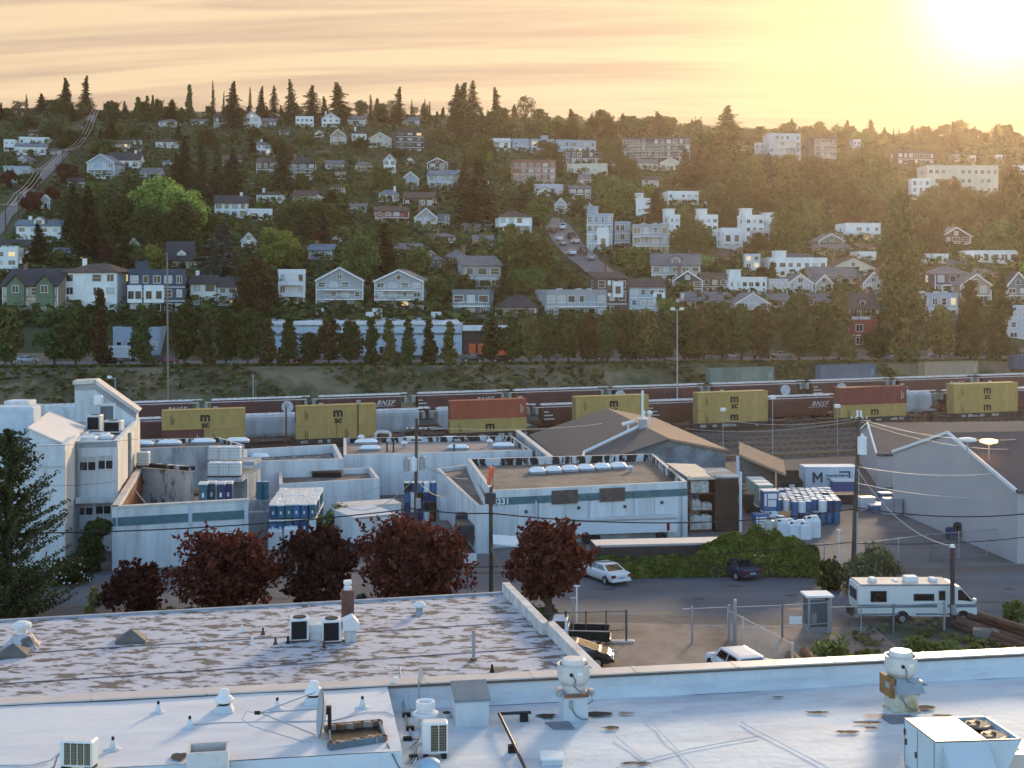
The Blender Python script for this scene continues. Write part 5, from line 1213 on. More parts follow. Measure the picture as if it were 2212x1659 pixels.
w1.z = w2.z = 11.15; e1.z = e2.z = 9.6; dz_ = Vector((0,0,-.14)); mb = MB(); mb.add([w1,e1,e2,w2,w1+dz_,e1+dz_,e2+dz_,w2+dz_], [(0,1,2,3),(7,6,5,4),(0,4,5,1),(1,5,6,2),(3,2,6,7),(0,3,7,4)]); mb.build('skylight_roof', mat('membrane_pale', (.62,.59,.57), var=.06), r)
mb = MB(); zz_ = Zf-.5; mb.add([(w1.x+.1,w1.y+.2,zz_),(e1.x-.2,e1.y+.2,zz_),(e1.x-.2,e1.y+.2,e1.z-.15),(w1.x+.1,w1.y+.2,w1.z-.15)], [(0,1,2,3)]); mb.add([(w1.x+.1,w1.y+.2,zz_),(w2.x+.1,w2.y,zz_),(w2.x+.1,w2.y,w2.z-.15),(w1.x+.1,w1.y+.2,w1.z-.15)], [(3,2,1,0)]); mb.build('skylight_cheek', stucco, r)
Dt = U(P(228,HY,128)).y; tp = []
for x_, y_ in ((163,912),(163,830),(205,828),(293,893),(293,912)):
    q_ = P(x_, y_, 128); tp.append(Vector((U(q_).x, Dt, q_.z if y_ < 900 else 8.9)))
MB().extr(tp, (0, 2.6, 0)).build('tower', stucco, r); mb = MB()
for a, b in ((tp[1],tp[2]),(tp[2],tp[3])):
    d = (b-a).normalized(); n_ = Vector((-d.z,0,d.x)); mb.extr([a-d*.15+n_*.02+Vector((0,-.25,0)), b+d*.15+n_*.02+Vector((0,-.25,0)), b+d*.15+n_*.35+Vector((0,-.25,0)), a-d*.15+n_*.35+Vector((0,-.25,0))], (0,3.1,0))
mb.build('tower_roof', capm, r)
MB().extr([tp[1]+Vector((0,-.06,-.55)), tp[2]+Vector((0,-.06,-.6)), tp[3]+Vector((0,-.06,-.6)), tp[3]+Vector((0,-.06,0)), tp[2]+Vector((0,-.06,0)), tp[1]+Vector((0,-.06,0))], (0,.05,0)).build('tower_band', gband, r)
xd = U(P(231,HY,128)).x; MB().box(xd-.85,xd+.85,Dt-.1,Dt,9.0,11.3).build('tower_door_frame', lampw, r); MB().box(xd-.6,xd+.6,Dt-.14,Dt-.1,9.1,11.0).build('tower_door', mat('grey_door', (.13,.15,.16)), r)
q_ = P(213,HY,126.5); r2 = thing('flue', 'grey flue pipe with cowl in front of the slanting tower', 'chimney', (q_.x, q_.y, 9.0)); MB().cyl((0,0,0),(0,0,2.4),.16,n=8).build('pipe', mat('duct_grey', (.42,.45,.47)), r2); MB().bevbox(-.4,.4,-.35,.35,2.3,3.2,.12).build('cowl', lampw, r2)
def acunit(label, p, w, d, h, rz=0, face='dark', group=None, legs=.15):
    r = thing('rooftop_unit', label, 'air conditioner', p, rz, group); MB().bevbox(-w/2, w/2, -d/2, d/2, legs, legs+h, .05).build('casing', mat('unit_beige', (.58,.57,.54), rough=.5, var=.08, dirt=(.4,.37,.33), damt=.4, dscale=1.5), r)
    g_ = MB(); g_.box(-w*.40, w*.40, -d/2-.03, -d/2, legs+h*.12, legs+h*.88); g_.build('grille', dark if face == 'dark' else mat('unit_grille', (.12,.12,.12)), r)
    f_ = MB(); f_.cyl((0,0,legs+h),(0,0,legs+h+.06), min(w,d)*.36, n=16); f_.build('fan_guard', mat('unit_grille', (.12,.12,.12)), r)
    l_ = MB(); l_.box(-w*.42, w*.42, -d*.4, -d*.25, 0, legs); l_.build('skid', rust, r); l_ = MB(); l_.box(-w*.42, w*.42, d*.25, d*.4, 0, legs); l_.build('skid', rust, r); return r
acunit('dark-faced unit at the foot of the slanting tower', G(183,914,9.1), 1.6, 1.2, 1.2)
acunit('tall dark-faced unit on the white roof, left of the flat one', G(205,934,9.1), 1.3, 1.1, 1.5); acunit('wide dark-faced unit near the right parapet of the white roof', G(245,937,9.1), 1.7, 1.2, 1.1)
for k, (x, y, w, h) in enumerate(((18,934,5.0,2.6),(44,910,2.2,2.2),(56,912,1.4,1.8),(73,903,1.3,1.6))):
    one(MB().bevbox(-w/2,w/2,-1,1,0,h,.12), 'rooftop_tank', ['big pale glazed box on the left roof','white tank behind the big glazed box','slim white box left of the skylight gable','white box behind the skylight gable'][k], 'tank', stucco if k else mat('pale_blue_wall', (.42,.52,.60)), P(x, y+8, 112+k*3))
for k, (x, y) in enumerate(((188,951),(200,947),(222,948),(150,962),(215,943))): one(MB().bevbox(-.9,.9,-.5,.5,0,.35,.1), 'roof_hatch', ['flat white hatch at the front parapet','round-cornered hatch behind the front parapet','pale hatch right of the tall unit','flat white hatch near the skylight eave','pale hatch in front of the wide unit'][k], 'hatch', lampw, G(x, y, 9.1), group='hatches on the white roof')
# ---------------- grey warehouses at the right
greyw = mat('lilac_grey_wall', (.40,.375,.375), rough=.85, var=.05, scale=.3); greyroof = mat('dark_grey_roof', (.062,.064,.076), rough=.85, var=.10, scale=.3)
def gablehouse(label, near, far, apexz, eavez, Lx, dirx, wm, rm, z0=-1.5, m_=.5):
    "gable end seen along the lane; the ridge runs off to the right"
    a, b = Vector((*near,0)), Vector((*far,0)); mid = a.lerp(b, m_); u = Vector((dirx.x, dirx.y, 0)).normalized(); r = thing('grey_warehouse', label, 'warehouse', (a.x, a.y, 0)); o = Vector((a.x, a.y, 0))
    A0, B0, M0 = a-o, b-o, mid-o; A0.z = B0.z = 0; M0.z = 0; Z = lambda p, z: Vector((p.x, p.y, z)); q = u*Lx
    mb = MB(); mb.add([Z(A0,z0), Z(B0,z0), Z(B0,eavez), Z(M0,apexz), Z(A0,eavez)], [(0,4,3,2,1)]); mb.add([Z(A0,z0), Z(A0+q,z0), Z(A0+q,eavez), Z(A0,eavez)], [(0,1,2,3)]); mb.add([Z(B0,z0), Z(B0+q,z0), Z(B0+q,eavez), Z(B0,eavez)], [(3,2,1,0)]); mb.build('wall', wm, r)
    mb = MB(); t_ = Vector((0,0,.2)); s0 = -u*.15
    for e in (A0, B0):
        ee = Z(e, eavez)+(e-M0)*.03+Vector((0,0,-.05)); k = [Z(M0,apexz)+s0, Z(M0,apexz)+q, ee+q, ee+s0]; mb.add(k+[p+t_ for p in k], [(0,1,2,3),(4,7,6,5),(0,3,7,4),(3,2,6,7)])
    mb.build('roof', rm, r)
    mb = MB()
    for e in (A0, B0):
        ee = Z(e, eavez); d_ = s0*1.3; k = [Z(M0,apexz+.02)+d_, ee+d_, ee+d_+Vector((0,0,.28)), Z(M0,apexz+.30)+d_]; mb.extr(k, u*.2)
    mb.build('rake_trim', lampw if wm is greyw else greyw, r); return r
gablehouse('large lilac-grey warehouse with plain gable wall at right', (41.4,106.2), (38.8,132), 9.2, 5.85, 45, Vector((1,.10,0)), greyw, greyroof)
r = gablehouse('dark-roofed grey warehouse behind the large gable', (41.6,147.6), (46.5,173), 5.9, 3.7, 50, Vector((1,.08,0)), greyw, greyroof, -2)
for z in (.4, 2.3): MB().box(.2, 12, -.06+.0, .0, z, z+.55).build('dark_band', rust, r, (0,.1,0), math.atan2(.08,1))
for k, (px, py, lm) in enumerate(((2090,952,'dish-shaped floodlight on the dark grey roof'),(2136,955,'lamp head with orange sun glint on the dark grey roof'))):
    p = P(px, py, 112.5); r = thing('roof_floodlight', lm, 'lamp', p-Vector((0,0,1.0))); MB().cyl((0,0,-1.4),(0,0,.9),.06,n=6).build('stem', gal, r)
    MB().lathe([(.25,.85),(.75,1.0),(.7,1.2),(.2,1.3)], n=16).build('lamp_head', lampw if k == 0 else mat('sun_glint_glow', (.9,.5,.2), emit=((1,.42,.12), 2.2)), r)  # emission on the second head imitates a glint of the sun, not a lit lamp
r = thing('wall_lamp', 'small black wall lamp on the dark grey roof', 'lamp', P(2177,1057,110)); MB().cyl((0,0,-.2),(0,0,.5),.12,.05,8).build('stem', darktrim, r); MB().cyl((.05,0,-.35),(.05,0,-.2),.2,n=10).build('lamp_head', lampw, r)
# site container with the letter and its neighbours
q = G(1791, 1058, 0); q2 = Vector((q.x, q.y, 0)); r = container('white site container with a big dark letter M', q2, 'w', L=6.06, Hh=2.75, rot=False, n=22); r.name = 'site_container'; r.rotation_euler = (0,0,R(2))
dk = mat('letter_navy', (.03,.05,.075)); MB().extr([(-2.2,-1.285,1.0),(-1.97,-1.285,1.0),(-1.97,-1.285,1.75),(-1.65,-1.285,1.25),(-1.33,-1.285,1.75),(-1.33,-1.285,1.0),(-1.10,-1.285,1.0),(-1.10,-1.285,2.15),(-1.30,-1.285,2.15),(-1.65,-1.285,1.6),(-2.0,-1.285,2.15),(-2.2,-1.285,2.15)], (0,.02,0)).build('lettering', dk, r)
put_text('lettering', text_mesh('Preserving Water &', .30, dk, bold=.012), r, (.55,-1.27,1.78)); put_text('lettering', text_mesh('Waste Solutions', .30, dk, bold=.012), r, (.40,-1.27,1.38))
MB().box(.8,2.0,-1.29,-1.25,2.1,2.25).box(1.85,2.0,-1.29,-1.25,1.25,2.1).box(2.0,2.3,-1.29,-1.25,1.25,1.38).build('stripe', dk, r)
p = G(1823, 1064, 0); r = thing('blue_bin', 'blue box container with white lid in front of the site container', 'container', p, R(2)); MB().box(-1.35,1.35,-.7,.7,.15,1.3).build('body', mat('bin_blue', (.065,.10,.24), rough=.6), r); MB().box(-1.42,1.42,-.78,.78,1.3,1.5).build('lid', lampw, r)
p = G(1795, 1086, 0); r = thing('flatbed', 'black low flatbed in front of the blue box', 'trailer', p, R(2)); MB().box(-2.9,2.9,-1.1,1.1,.5,1.0).build('bed', mat('flatbed_black', (.03,.03,.033)), r)
for sx in (-2, 1.2, 2.1):
    for sy in (-1,1): MB().cyl((sx,sy*.95-.12,.42),(sx,sy*.95+.12,.42),.42,n=12).build('wheel', darktrim, r)
p = G(1706, 1062, 0); r = thing('dumpster', 'dark green dumpster at the end of the lean-to', 'dumpster', p, R(3))
mb = MB(); mb.add([(-1.25,-.7,.2),(1.25,-.7,.2),(1.25,.7,.2),(-1.25,.7,.2),(-1.25,-.95,1.25),(1.25,-.95,1.25),(1.25,.8,1.5),(-1.25,.8,1.5)], [(3,2,1,0),(0,1,5,4),(1,2,6,5),(2,3,7,6),(3,0,4,7)]); mb.box(-1.32,1.32,-1.02,-.92,1.15,1.3); mb.build('body', mat('dumpster_green', (.03,.05,.045), rough=.6), r)
mb = MB(); mb.add([(-1.25,.75,1.5),(1.25,.75,1.5),(1.25,.95,2.2),(-1.25,.95,2.2)], [(0,1,2,3)]); mb.box(-1.3,1.3,.95,1.0,2.15,2.25); mb.build('lid', blk, r); MB().box(-.3,.3,-.98,-.94,.65,.95).build('sticker', lampw, r)
# ================================================================ drums, totes and bales stacked in the works
blue1 = mat('drum_blue', (.045,.12,.24), rough=.5, var=.25, scale=.6, rnd=.6); tealb = mat('drum_teal', (.035,.12,.17), rough=.5, var=.2, rnd=.4)
navyb = mat('drum_navy', (.025,.05,.14), rough=.5, var=.2, rnd=.4); whitep = mat('drum_white', (.62,.65,.66), rough=.5, var=.06, rnd=.15); lidm = mat('drum_lid_white', (.74,.72,.69), rough=.32, var=.08, rnd=.2); palegreen = mat('lid_pale_green', (.50,.58,.42), var=.2)
cage = mat('cage_grey', (.45,.46,.47), rough=.5, metal=.4)
def drum_mesh(m, lid, r=.30, h=.92):
    mb = MB(); mb.lathe([(r*.93,0),(r,.04),(r,.28),(r*1.04,.31),(r,.34),(r,.60),(r*1.04,.63),(r,.66),(r,h-.06),(r*.95,h),(r*.9,h-.02)], n=14, mis=[0]*9+[1]); return mb.mesh('drum', [m, lid])
def sq_mesh(m, lid, w=.62, d=1.1, h=1.18):
    mb = MB(); mb.bevbox(-w/2, w/2, -d/2, d/2, 0, h-.1, .08, 0); mb.bevbox(-w/2-.03, w/2+.03, -d/2-.03, d/2+.03, h-.1, h+.02, .05, 1); mb.box(-w*.12, w*.12, -d/2-.02, -d/2, .35, .6, 1); return mb.mesh('box_drum', [m, lid])
DM = dict(b=drum_mesh(blue1, lidm), t=drum_mesh(tealb, lidm), n=drum_mesh(navyb, lidm), w=drum_mesh(whitep, lidm), k=drum_mesh(blk, lidm))
SM = dict(b=sq_mesh(blue1, lidm), t=sq_mesh(tealb, lidm), n=sq_mesh(navyb, lidm), w=sq_mesh(whitep, lidm))
CN = dict(b='blue', t='teal blue', n='navy', w='white', k='black')
def item(nm, me, label, cat, loc, rz, group): return tag(put(nm, me, None, loc, rz), label, cat, group)
rn = random.Random(9)
# the big stack left of centre: 6 wide, 8 deep, three tiers high
o = G(579, 1186, 0); ux2 = Vector((math.cos(R(9)), math.sin(R(9)), 0)); vy2 = Vector((-math.sin(R(4)), math.cos(R(4)), 0))
for t_ in range(3):
    for i in range(6):
        for j in range(8):
            if t_ < 2 and j > 0 and i < 5: continue               # only what the photograph shows
            if t_ == 0 and j == 0 and i < 4: continue
            if t_ == 2 and (i, j) in ((2, 0),): pass
            ck = rn.choices('btnw', [.45, .3, .15, .1])[0] if t_ == 2 else rn.choices('bntw', [.45, .3, .2, .05])[0]
            z = 1.30*t_+rn.uniform(0, .08)*(t_ == 2); p = o+ux2*(i*.68+.34+rn.uniform(-.03, .03))+vy2*(j*1.2+.6+rn.uniform(-.05, .05)); p.z = z
            where = ('top tier' if t_ == 2 else 'middle tier' if t_ == 1 else 'bottom tier'); fr = 'at the front' if j == 0 else 'in the back rows' if j > 4 else 'in the middle rows'
            side = 'left side' if i < 2 else 'right side' if i > 3 else 'centre'
            item('box_drum', SM[ck], f'{CN[ck]} square drum, {where} {fr}, {side} of the big stack', 'drum', p, R(9)+rn.uniform(-.04, .04), 'square drums of the big stack left of centre')
def ibc(label, p, rz=0, body=None, group=None, pal=True, cagem=None, h=1.0):
    r = thing('bulk_container', label, 'tote', p, rz, group); mb = MB(); mb.bevbox(-.5,.5,-.58,.58,.16,.16+h,.08); mb.lathe([(.09,.16+h),(.09,.22+h)], (0,0,0), 10); mb.build('tank', body or whitep, r)
    mb = MB()
    for z in (.3, .55, .8, 1.05):
        if z > h+.1: continue
        for sy in (-1, 1): mb.box(-.54,.54, sy*.62-.015, sy*.62+.015, z-.015, z+.015)
        for sx in (-1, 1): mb.box(sx*.54-.015, sx*.54+.015, -.62, .62, z-.015, z+.015)
    for k in range(6):
        x = -.54+.216*k
        for sy in (-1, 1): mb.box(x-.012, x+.012, sy*.63-.012, sy*.63+.012, .14, .18+h)
    mb.build('cage', cagem or cage, r)
    if pal: mb = MB(); mb.box(-.56,.56,-.62,.62,.10,.15); [mb.box(x-.07,x+.07,-.62,.62,0,.1) for x in (-.48,0,.48)]; mb.build('pallet', wood, r)
    return r
p = o+ux2*.95; p.z = 0
for k, (dx, z) in enumerate(((.65,0),(2.0,0))):
    q = o+ux2*dx+Vector((0,-.15,0)); q.z = z; r = thing('bulk_container', ['tall white tank at the foot of the big stack, left one','tall white tank at the foot of the big stack, right one'][k], 'tote', q, R(9), 'white tanks at the foot of the big stack'); MB().bevbox(-.63,.63,-.6,.6,.05,1.95 if k else 1.75,.14).build('tank', whitep, r); MB().box(-.6,.6,-.6,.6,0,.06).build('pallet', wood, r); MB().lathe([(.12,1.9 if k else 1.7),(.12,2.0 if k else 1.8)], n=10).build('cap', lidm, r)
# totes on the ledge of the stained wall
LW = G(472, 1045, 0)
for k in range(6):
    i, j = k % 3, k//3; px = (463, 487, 509)[i]; p = P(px, (1030, 995)[j]+0, 121 if j == 0 else 126.5); 
    r = ibc(['caged white tote on the lower shelf, left','caged white tote on the lower shelf, middle','caged white tote on the lower shelf, right','caged white tote on the upper shelf, left','caged white tote on the upper shelf, middle','caged white tote on the upper shelf, right'][k], p, .1, group='caged totes on the wall shelves', pal=j == 0); r.scale = (1.02, 1, 1.2)
r = thing('shelf', 'grey ledge carrying the caged white totes', 'shelf', (0,0,0)); a, b = P(449,1032,120), P(524,1031,120); MB().box(a.x,b.x,119.8,123,a.z-.35,a.z-.02).box(a.x,b.x,125.5,129,P(0,996,126).z-.35,P(0,996,126).z-.02).box(a.x+.1,b.x-.1,122.6,129,-.3,a.z-.35).build('ledge', stained, r)
ibc('caged white tote at the top left corner of the roofless yard', P(310,1008,126), .1).scale = (1.1,1,1.25)
# pairs of blue drums inside the roofless yard and by the low building
for k, (px, py, D, ck, lb) in enumerate(((440,1086,112,'t','left pair'),(458,1084,113,'t','left pair'),(478,1085,112,'n','right pair'),(494,1084,113,'n','right pair'))):
    p = P(px, py, D); q = item('box_drum', SM[ck], f'{CN[ck]} square drum with white lid inside the roofless yard, {lb}', 'drum', p, .1, 'square drums in the roofless yard'); q.scale = (1.15, .8, 1.5)
r = thing('platform', 'grey block carrying the drums in the roofless yard', 'platform', (0,0,0)); a = P(430,1088,111.4); b = P(503,1088,111.4); MB().box(a.x,b.x,111.2,114.2,-.2,a.z).build('block', stained, r)
for k, (px, ck) in enumerate(((561,'t'),(574,'t'))):
    p = P(px, 1078, 117.5); q = item('drum', DM[ck], 'teal blue barrel pair standing before the pale wall, '+('left one', 'right one')[k], 'drum', p, 0, 'teal barrels before the pale wall'); q.scale = (1.05,1.05,1.75)
one(MB().box(-.9,.9,-.6,.6,-1.9,-.0), 'block', 'grey block under the pair of teal barrels', 'block', stained, P(567.5,1078,117.5))
# stack by the transformer pole
o3 = G(872, 1128, 0)
for t_ in range(4):
    for i in range(5):
        for j in range(2):
            if t_ < 3 and j: continue
            ck = rn.choices('bnwk', [.45, .25, .2, .1])[0]; p = o3+Vector((i*.63+.3, j*.65+.4+i*.08, .95*t_))
            item('drum', DM[ck], f'{CN[ck]} drum in the {["lowest","second","third","top"][t_]} tier of the stack behind the transformer pole', 'drum', p, rn.random(), 'drums behind the transformer pole')
for k, (px, py) in enumerate(((985,1115),(1002,1122),(1020,1128),(960,1122))):
    r = thing('bulk_container', ['white tall tank beside the dark truck, left one','white tall tank beside the dark truck, middle one','white tall tank beside the dark truck, right one','low white tank left of the tall white ones'][k], 'tote', G(px, py, 0), .2, 'white tanks by the numbered building'); MB().bevbox(-.5,.5,-.5,.5,0,2.6-.5*(k == 3),.2).build('tank', whitep, r); MB().lathe([(.15,2.58-.5*(k == 3)),(.15,2.68-.5*(k == 3))], n=10).build('cap', lidm, r)
# ---------------- the stock at the right: lids in the sun
o4 = G(1681, 1140, 0); ua = Vector((math.cos(R(6)), math.sin(R(6)), 0)); va = Vector((.13, 1, 0)).normalized()
for j in range(9):
    for i in range(9):
        for t_ in range(2):
            if t_ == 0 and j > 0 and i < 8: continue
            if j == 0 and i in (0, 1) : continue
            if rn.random() < .05 and t_: continue
            ck = rn.choices('bwnk', [.55, .25, .1, .1])[0]; p = o4+ua*(i*.70+.3+rn.uniform(-.04,.04))+va*(j*1.0+1.6+rn.uniform(-.05,.05)); p.z = 1.12*t_+rn.uniform(0,.06)
            q = item('drum', DM[ck], f'{CN[ck]} drum, {"upper" if t_ else "lower"} tier, {"front" if j < 3 else "middle" if j < 6 else "back"} {"left" if i < 3 else "centre" if i < 6 else "right"} of the sunlit drum field', 'drum', p, rn.random()*6, 'drums of the sunlit field at right'); q.scale = (1.12, 1.35, 1.2)
def tote(label, p, w, d, h, m, rz=0, group=None, labels=True):
    r = thing('bulk_container', label, 'tote', p, rz, group); MB().bevbox(-w/2,w/2,-d/2,d/2,.12,h-.1,.06).build('body', m, r); MB().bevbox(-w/2-.04,w/2+.04,-d/2-.04,d/2+.04,h-.12,h,.04).build('lid', m if labels == 2 else lidm, r); MB().box(-w/2,w/2,-d/2,d/2,0,.12).build('foot', m, r)
    if labels:
        MB().box(-w*.22,w*.38,-d/2-.012,-d/2,h*.22,h*.55).build('label_sheet', lidm, r); MB().box(-w*.22,w*.38,-d/2-.012,-d/2,h*.60,h*.85).build('label_sheet', lidm, r); MB().box(-w*.45,-w*.30,-d/2-.012,-d/2,h*.25,h*.85).build('label_sheet', lidm, r)
    return r
blue2 = mat('tote_blue', (.04,.13,.30), rough=.5, var=.15)
tote('tall blue tote with white label sheets', G(1662,1128,0)+Vector((0,0,1.15)), 1.5, 1.2, 2.0, blue2, .1); tote('blue base tote under the tall labelled one', G(1662,1128,0), 1.5, 1.2, 1.15, blue2, .1, labels=0)
for k in range(3): tote(['pale green-topped tote behind the tall blue one','pale green-topped tote, second behind the tall blue one','pale green-topped tote farthest back'][k], G(1650-k*9,1117-k*8,0)+Vector((0,0,1.2)), 1.5, 1.3, 2.1, mat('tote_green', (.30,.36,.26), var=.25), .1, 'pale green totes')
for k in range(3): tote(['block under the nearest pale green tote','block under the second pale green tote','block under the farthest pale green tote'][k], G(1650-k*9,1117-k*8,0), 1.5, 1.3, 1.2, mat('tote_dark', (.05,.06,.06)), .1, 'dark blocks under the pale green totes', labels=0)
for k in range(3): 
    r = thing('bin', ['grey round bin with brown lid, nearest','grey round bin with brown lid, middle','grey round bin with brown lid, farthest'][k], 'bin', G(1624-k*6,1108-k*10,0)+Vector((0,0,.6)), 0, 'grey bins with brown lids'); MB().lathe([(.65,0),(.8,.2),(.85,1.2),(.8,1.35)], n=18).build('body', mat('bin_grey', (.06,.065,.065)), r); MB().lathe([(.9,1.33),(.88,1.45),(.3,1.6),(.02,1.6)], n=18).build('lid', mat('lid_brown', (.30,.19,.14)), r); MB().box(-.6,.6,-.6,.6,-.6,0).build('stand', rust, r)
tote('low blue tote with rim and white sheet', G(1642,1146,0), 1.25, 1.1, 1.6, blue2, .15, labels=2)
r = thing('barrel', 'pale olive round barrel in front of the blue tote', 'barrel', G(1664,1155,0)); MB().lathe([(.42,0),(.50,.25),(.52,.7),(.48,1.15),(.36,1.3),(.1,1.32)], n=18).build('body', mat('barrel_olive', (.45,.48,.40), rough=.5), r, smooth=True); MB().lathe([(.09,1.32),(.09,1.42)], n=8).build('cap', blk, r)
def jug(label, p, rz, s=1.0):
    r = thing('jug', label, 'jug', p, rz, 'white jugs in front of the drum field'); MB().bevbox(-.42,.42,-.36,.36,0,1.15,.14).build('body', whitep, r); mb = MB(); mb.bevbox(-.30,.36,-.12,.12,1.12,1.32,.08); mb.build('handle', whitep, r); MB().lathe([(.11,1.15),(.11,1.26)], (-.28,-.15,0), 10).build('cap', blk if s > 1 else lidm, r); r.scale = (s, s, s); return r
for k, (px, py, s) in enumerate(((1670,1139,1.15),(1685,1150,1.2),(1692,1160,1.25),(1706,1154,1.1),(1715,1163,1.2),(1728,1158,1.15),(1740,1164,1.2),(1756,1160,1.5),(1700,1146,1.0),(1745,1152,1.2))):
    jug(f'white jug in front of the drum field, {["behind the olive barrel","right of the olive barrel","with black cap, front left","second row left of centre","front row left of centre","front row centre","front row right of centre","tallest at the right end","back row left","back row right"][k]}', G(px, py, 0), rn.uniform(-.4,.4), s)
for k, (px, py, m_, w_, h_) in enumerate(((1872,1100,whitep,1.5,1.3),(1893,1106,blue1,1.4,.8),(1905,1100,whitep,1.1,.7),(1912,1090,blue1,1.2,1.3))): 
    tote(['white tote with dark window right of the transformer pole','low blue tote by the grey cabinet','small white tote beside the low blue one','blue tote behind the grey cabinet'][k], G(px,py,0), w_, 1.0, h_, m_, .1, labels=0)
r = thing('cabinet', 'grey utility cabinet at the corner of the large gable', 'cabinet', G(1926,1112,0), R(6)); MB().bevbox(-.9,.9,-.6,.6,.1,1.7,.05).build('body', mat('cabinet_grey', (.33,.33,.36), rough=.5), r); MB().box(-.95,.95,-.65,.65,0,.1).build('plinth', conc, r); MB().box(-.02,.02,-.62,-.6,.2,1.6).build('door_seam', darktrim, r)
r = thing('trolley', 'dark motorcycle-like machine under a cover by the gable wall', 'machine', G(2066,1165,0), R(10)); MB().bevbox(-.2,.95,-.4,.4,.25,1.5,.2).build('cover', blk, r); MB().bevbox(-.95,-.1,-.35,.35,.3,1.1,.12).build('body', navyb, r)
for x in (-.7,.7): MB().cyl((x,-.08,.3),(x,.08,.3),.3,n=14).build('wheel', darktrim, r)
# racks of white engine parts at the right end of the numbered building
r = thing('storage_rack', 'tall open rack of pale machine parts beside the numbered building', 'rack', G(1490,1150,0), R(8)); W_ = 2.4
mb = MB()
for x in (-.05, W_): 
    for y in (0, 7): mb.box(x-.06,x+.06,y-.06,y+.06,0,5.2)
for z in (.2, 2.0, 3.55): mb.box(-.05,W_,0,7,z-.08,z)
mb.build('frame', rust, r); mb = MB(); mb.add([(-.3,-.3,5.15),(W_+.3,-.3,5.0),(W_+.3,7.5,5.3),(-.3,7.5,5.45)], [(0,1,2,3)]); mb.box(-.3,W_+.3,-.32,-.28,4.9,5.15); mb.build('roof', mat('sunlit_sheet', (.55,.45,.35), var=.15), r)
for k, (x0, x1, z0, z1) in enumerate(((.1,1.9,3.6,4.75),(.15,1.1,2.02,2.9),(1.15,2.2,2.02,2.6),(.05,2.2,.22,1.5))):
    q = thing('machine_part', ['pale sheet block on the top shelf of the rack','white lumpy part on the middle shelf, left','white lumpy part on the middle shelf, right','large pale lumpy engine on the lowest shelf'][k], 'machine part', r.location.copy(), R(8), 'parts on the storage rack'); mb = MB(); mb.bevbox(x0,x1,.1,1.4,z0,z1,.12)
    if k: [mb.bevbox(x0+(x1-x0)*f, x0+(x1-x0)*(f+.25), .0, .5, z0+(z1-z0)*.3, z1+.12, .06) for f in (.1,.5)]
    mb.build('body', mat('aluminium_parts', (.50,.49,.45), rough=.6, var=.3, scale=2, dirt=(.2,.19,.17), damt=.7, dscale=1.5), q)
r = thing('shed_opening', 'dark rusty steel shelter beside the rack', 'shelter', G(1545,1150,0), R(6)); MB().box(0,2.2,0,.1,0,5).box(0,.1,.1,6,0,5).box(2.1,2.2,.1,6,0,5).build('wall', mat('dark_rust', (.045,.028,.022), var=.3), r); MB().box(-.1,2.4,-.1,6.1,5,5.15).build('roof', mat('blue_grey_stained', (.17,.20,.23)), r); MB().cyl((2.35,-.2,0),(2.35,-.2,5.6),.13,n=8).build('downpipe', stucco, r)
# ================================================================ the two near roofs
streak = mat('streaked_roof', (.47,.46,.48), rough=.9, var=.12, scale=1.0, dirt=(.115,.092,.075), damt=.95, dscale=1.25, stretch=(.72,1.25,1), bump=.2, bscale=6, lo=.50, hi=.56)
zs_ = 6.5; BR, BL2 = G(1100,1279,zs_), G(0,1340,zs_); BL2 = BR+(BL2-BR)*1.35; FR = G(1254,1438,zs_); dn = (FR-BR); FR2 = BR+dn*1.75; FL2 = BL2+dn*1.75
r = thing('flat_roofed_shop', 'low building with peeling streaked white roof in front', 'building', (BR.x, BR.y, 0)); o_ = Vector((BR.x, BR.y, 0))
q4 = [p-o_ for p in (FL2, FR2, BR, BL2)]; mb = MB(); n = 4
mb.add([(p.x,p.y,-.3) for p in q4]+[(p.x,p.y,zs_-.05) for p in q4], [(i,(i+1)%n,n+(i+1)%n,n+i) for i in range(n)]); mb.build('wall', mat('tan_block', (.36,.32,.28), dirt=(.2,.18,.16)), r)
mb = MB(); mb.face([(p.x,p.y,zs_-.04) for p in q4]); mb.build('roof', streak, r)
def rail_(par, a, b, w_, h_, m, nm='parapet'):
    a, b = Vector(a), Vector(b); e = (b-a).normalized(); nv = Vector((-e.y, e.x, 0)).normalized(); mb = MB(); mb.add([a+nv*0, b, b+nv*w_, a+nv*w_, a+Vector((0,0,h_)), b+Vector((0,0,h_)), b+nv*w_+Vector((0,0,h_)), a+nv*w_+Vector((0,0,h_))], [(3,2,1,0),(4,5,6,7),(0,1,5,4),(1,2,6,5),(2,3,7,6),(3,0,4,7)]); return mb.build(nm, m, par)
zv = Vector((0,0,zs_-.1)); b0 = q4[2].copy(); b0.z = 0; d2 = dn.copy(); d2.z = 0
rail_(r, b0+d2*.62+zv, b0+zv, .38, .62, mat('parapet_pale', (.58,.55,.51), dirt=(.32,.3,.28), damt=.5, dscale=1)); rail_(r, b0+d2*1.7+Vector((.28,0,0))+zv, b0+d2*.60+Vector((.28,0,0))+zv, .38, .62, MATS['parapet_pale'])
l0 = q4[3].copy(); l0.z = 0; rail_(r, b0+zv, l0+zv, .22, .16, mat('eave_strip', (.30,.32,.35)), 'eave')
for t_ in (.45, .78): 
    a = l0+d2*t_+Vector((0,0,zs_-.03)); b = b0+d2*t_+Vector((-.4,0,zs_-.03)); rail_(r, a, b, .05, .02, mat('seam_dark', (.14,.125,.12)), 'seam')
ZS = zs_-.04
brick = mat('chimney_brick', (.22,.12,.09), var=.25, scale=3)
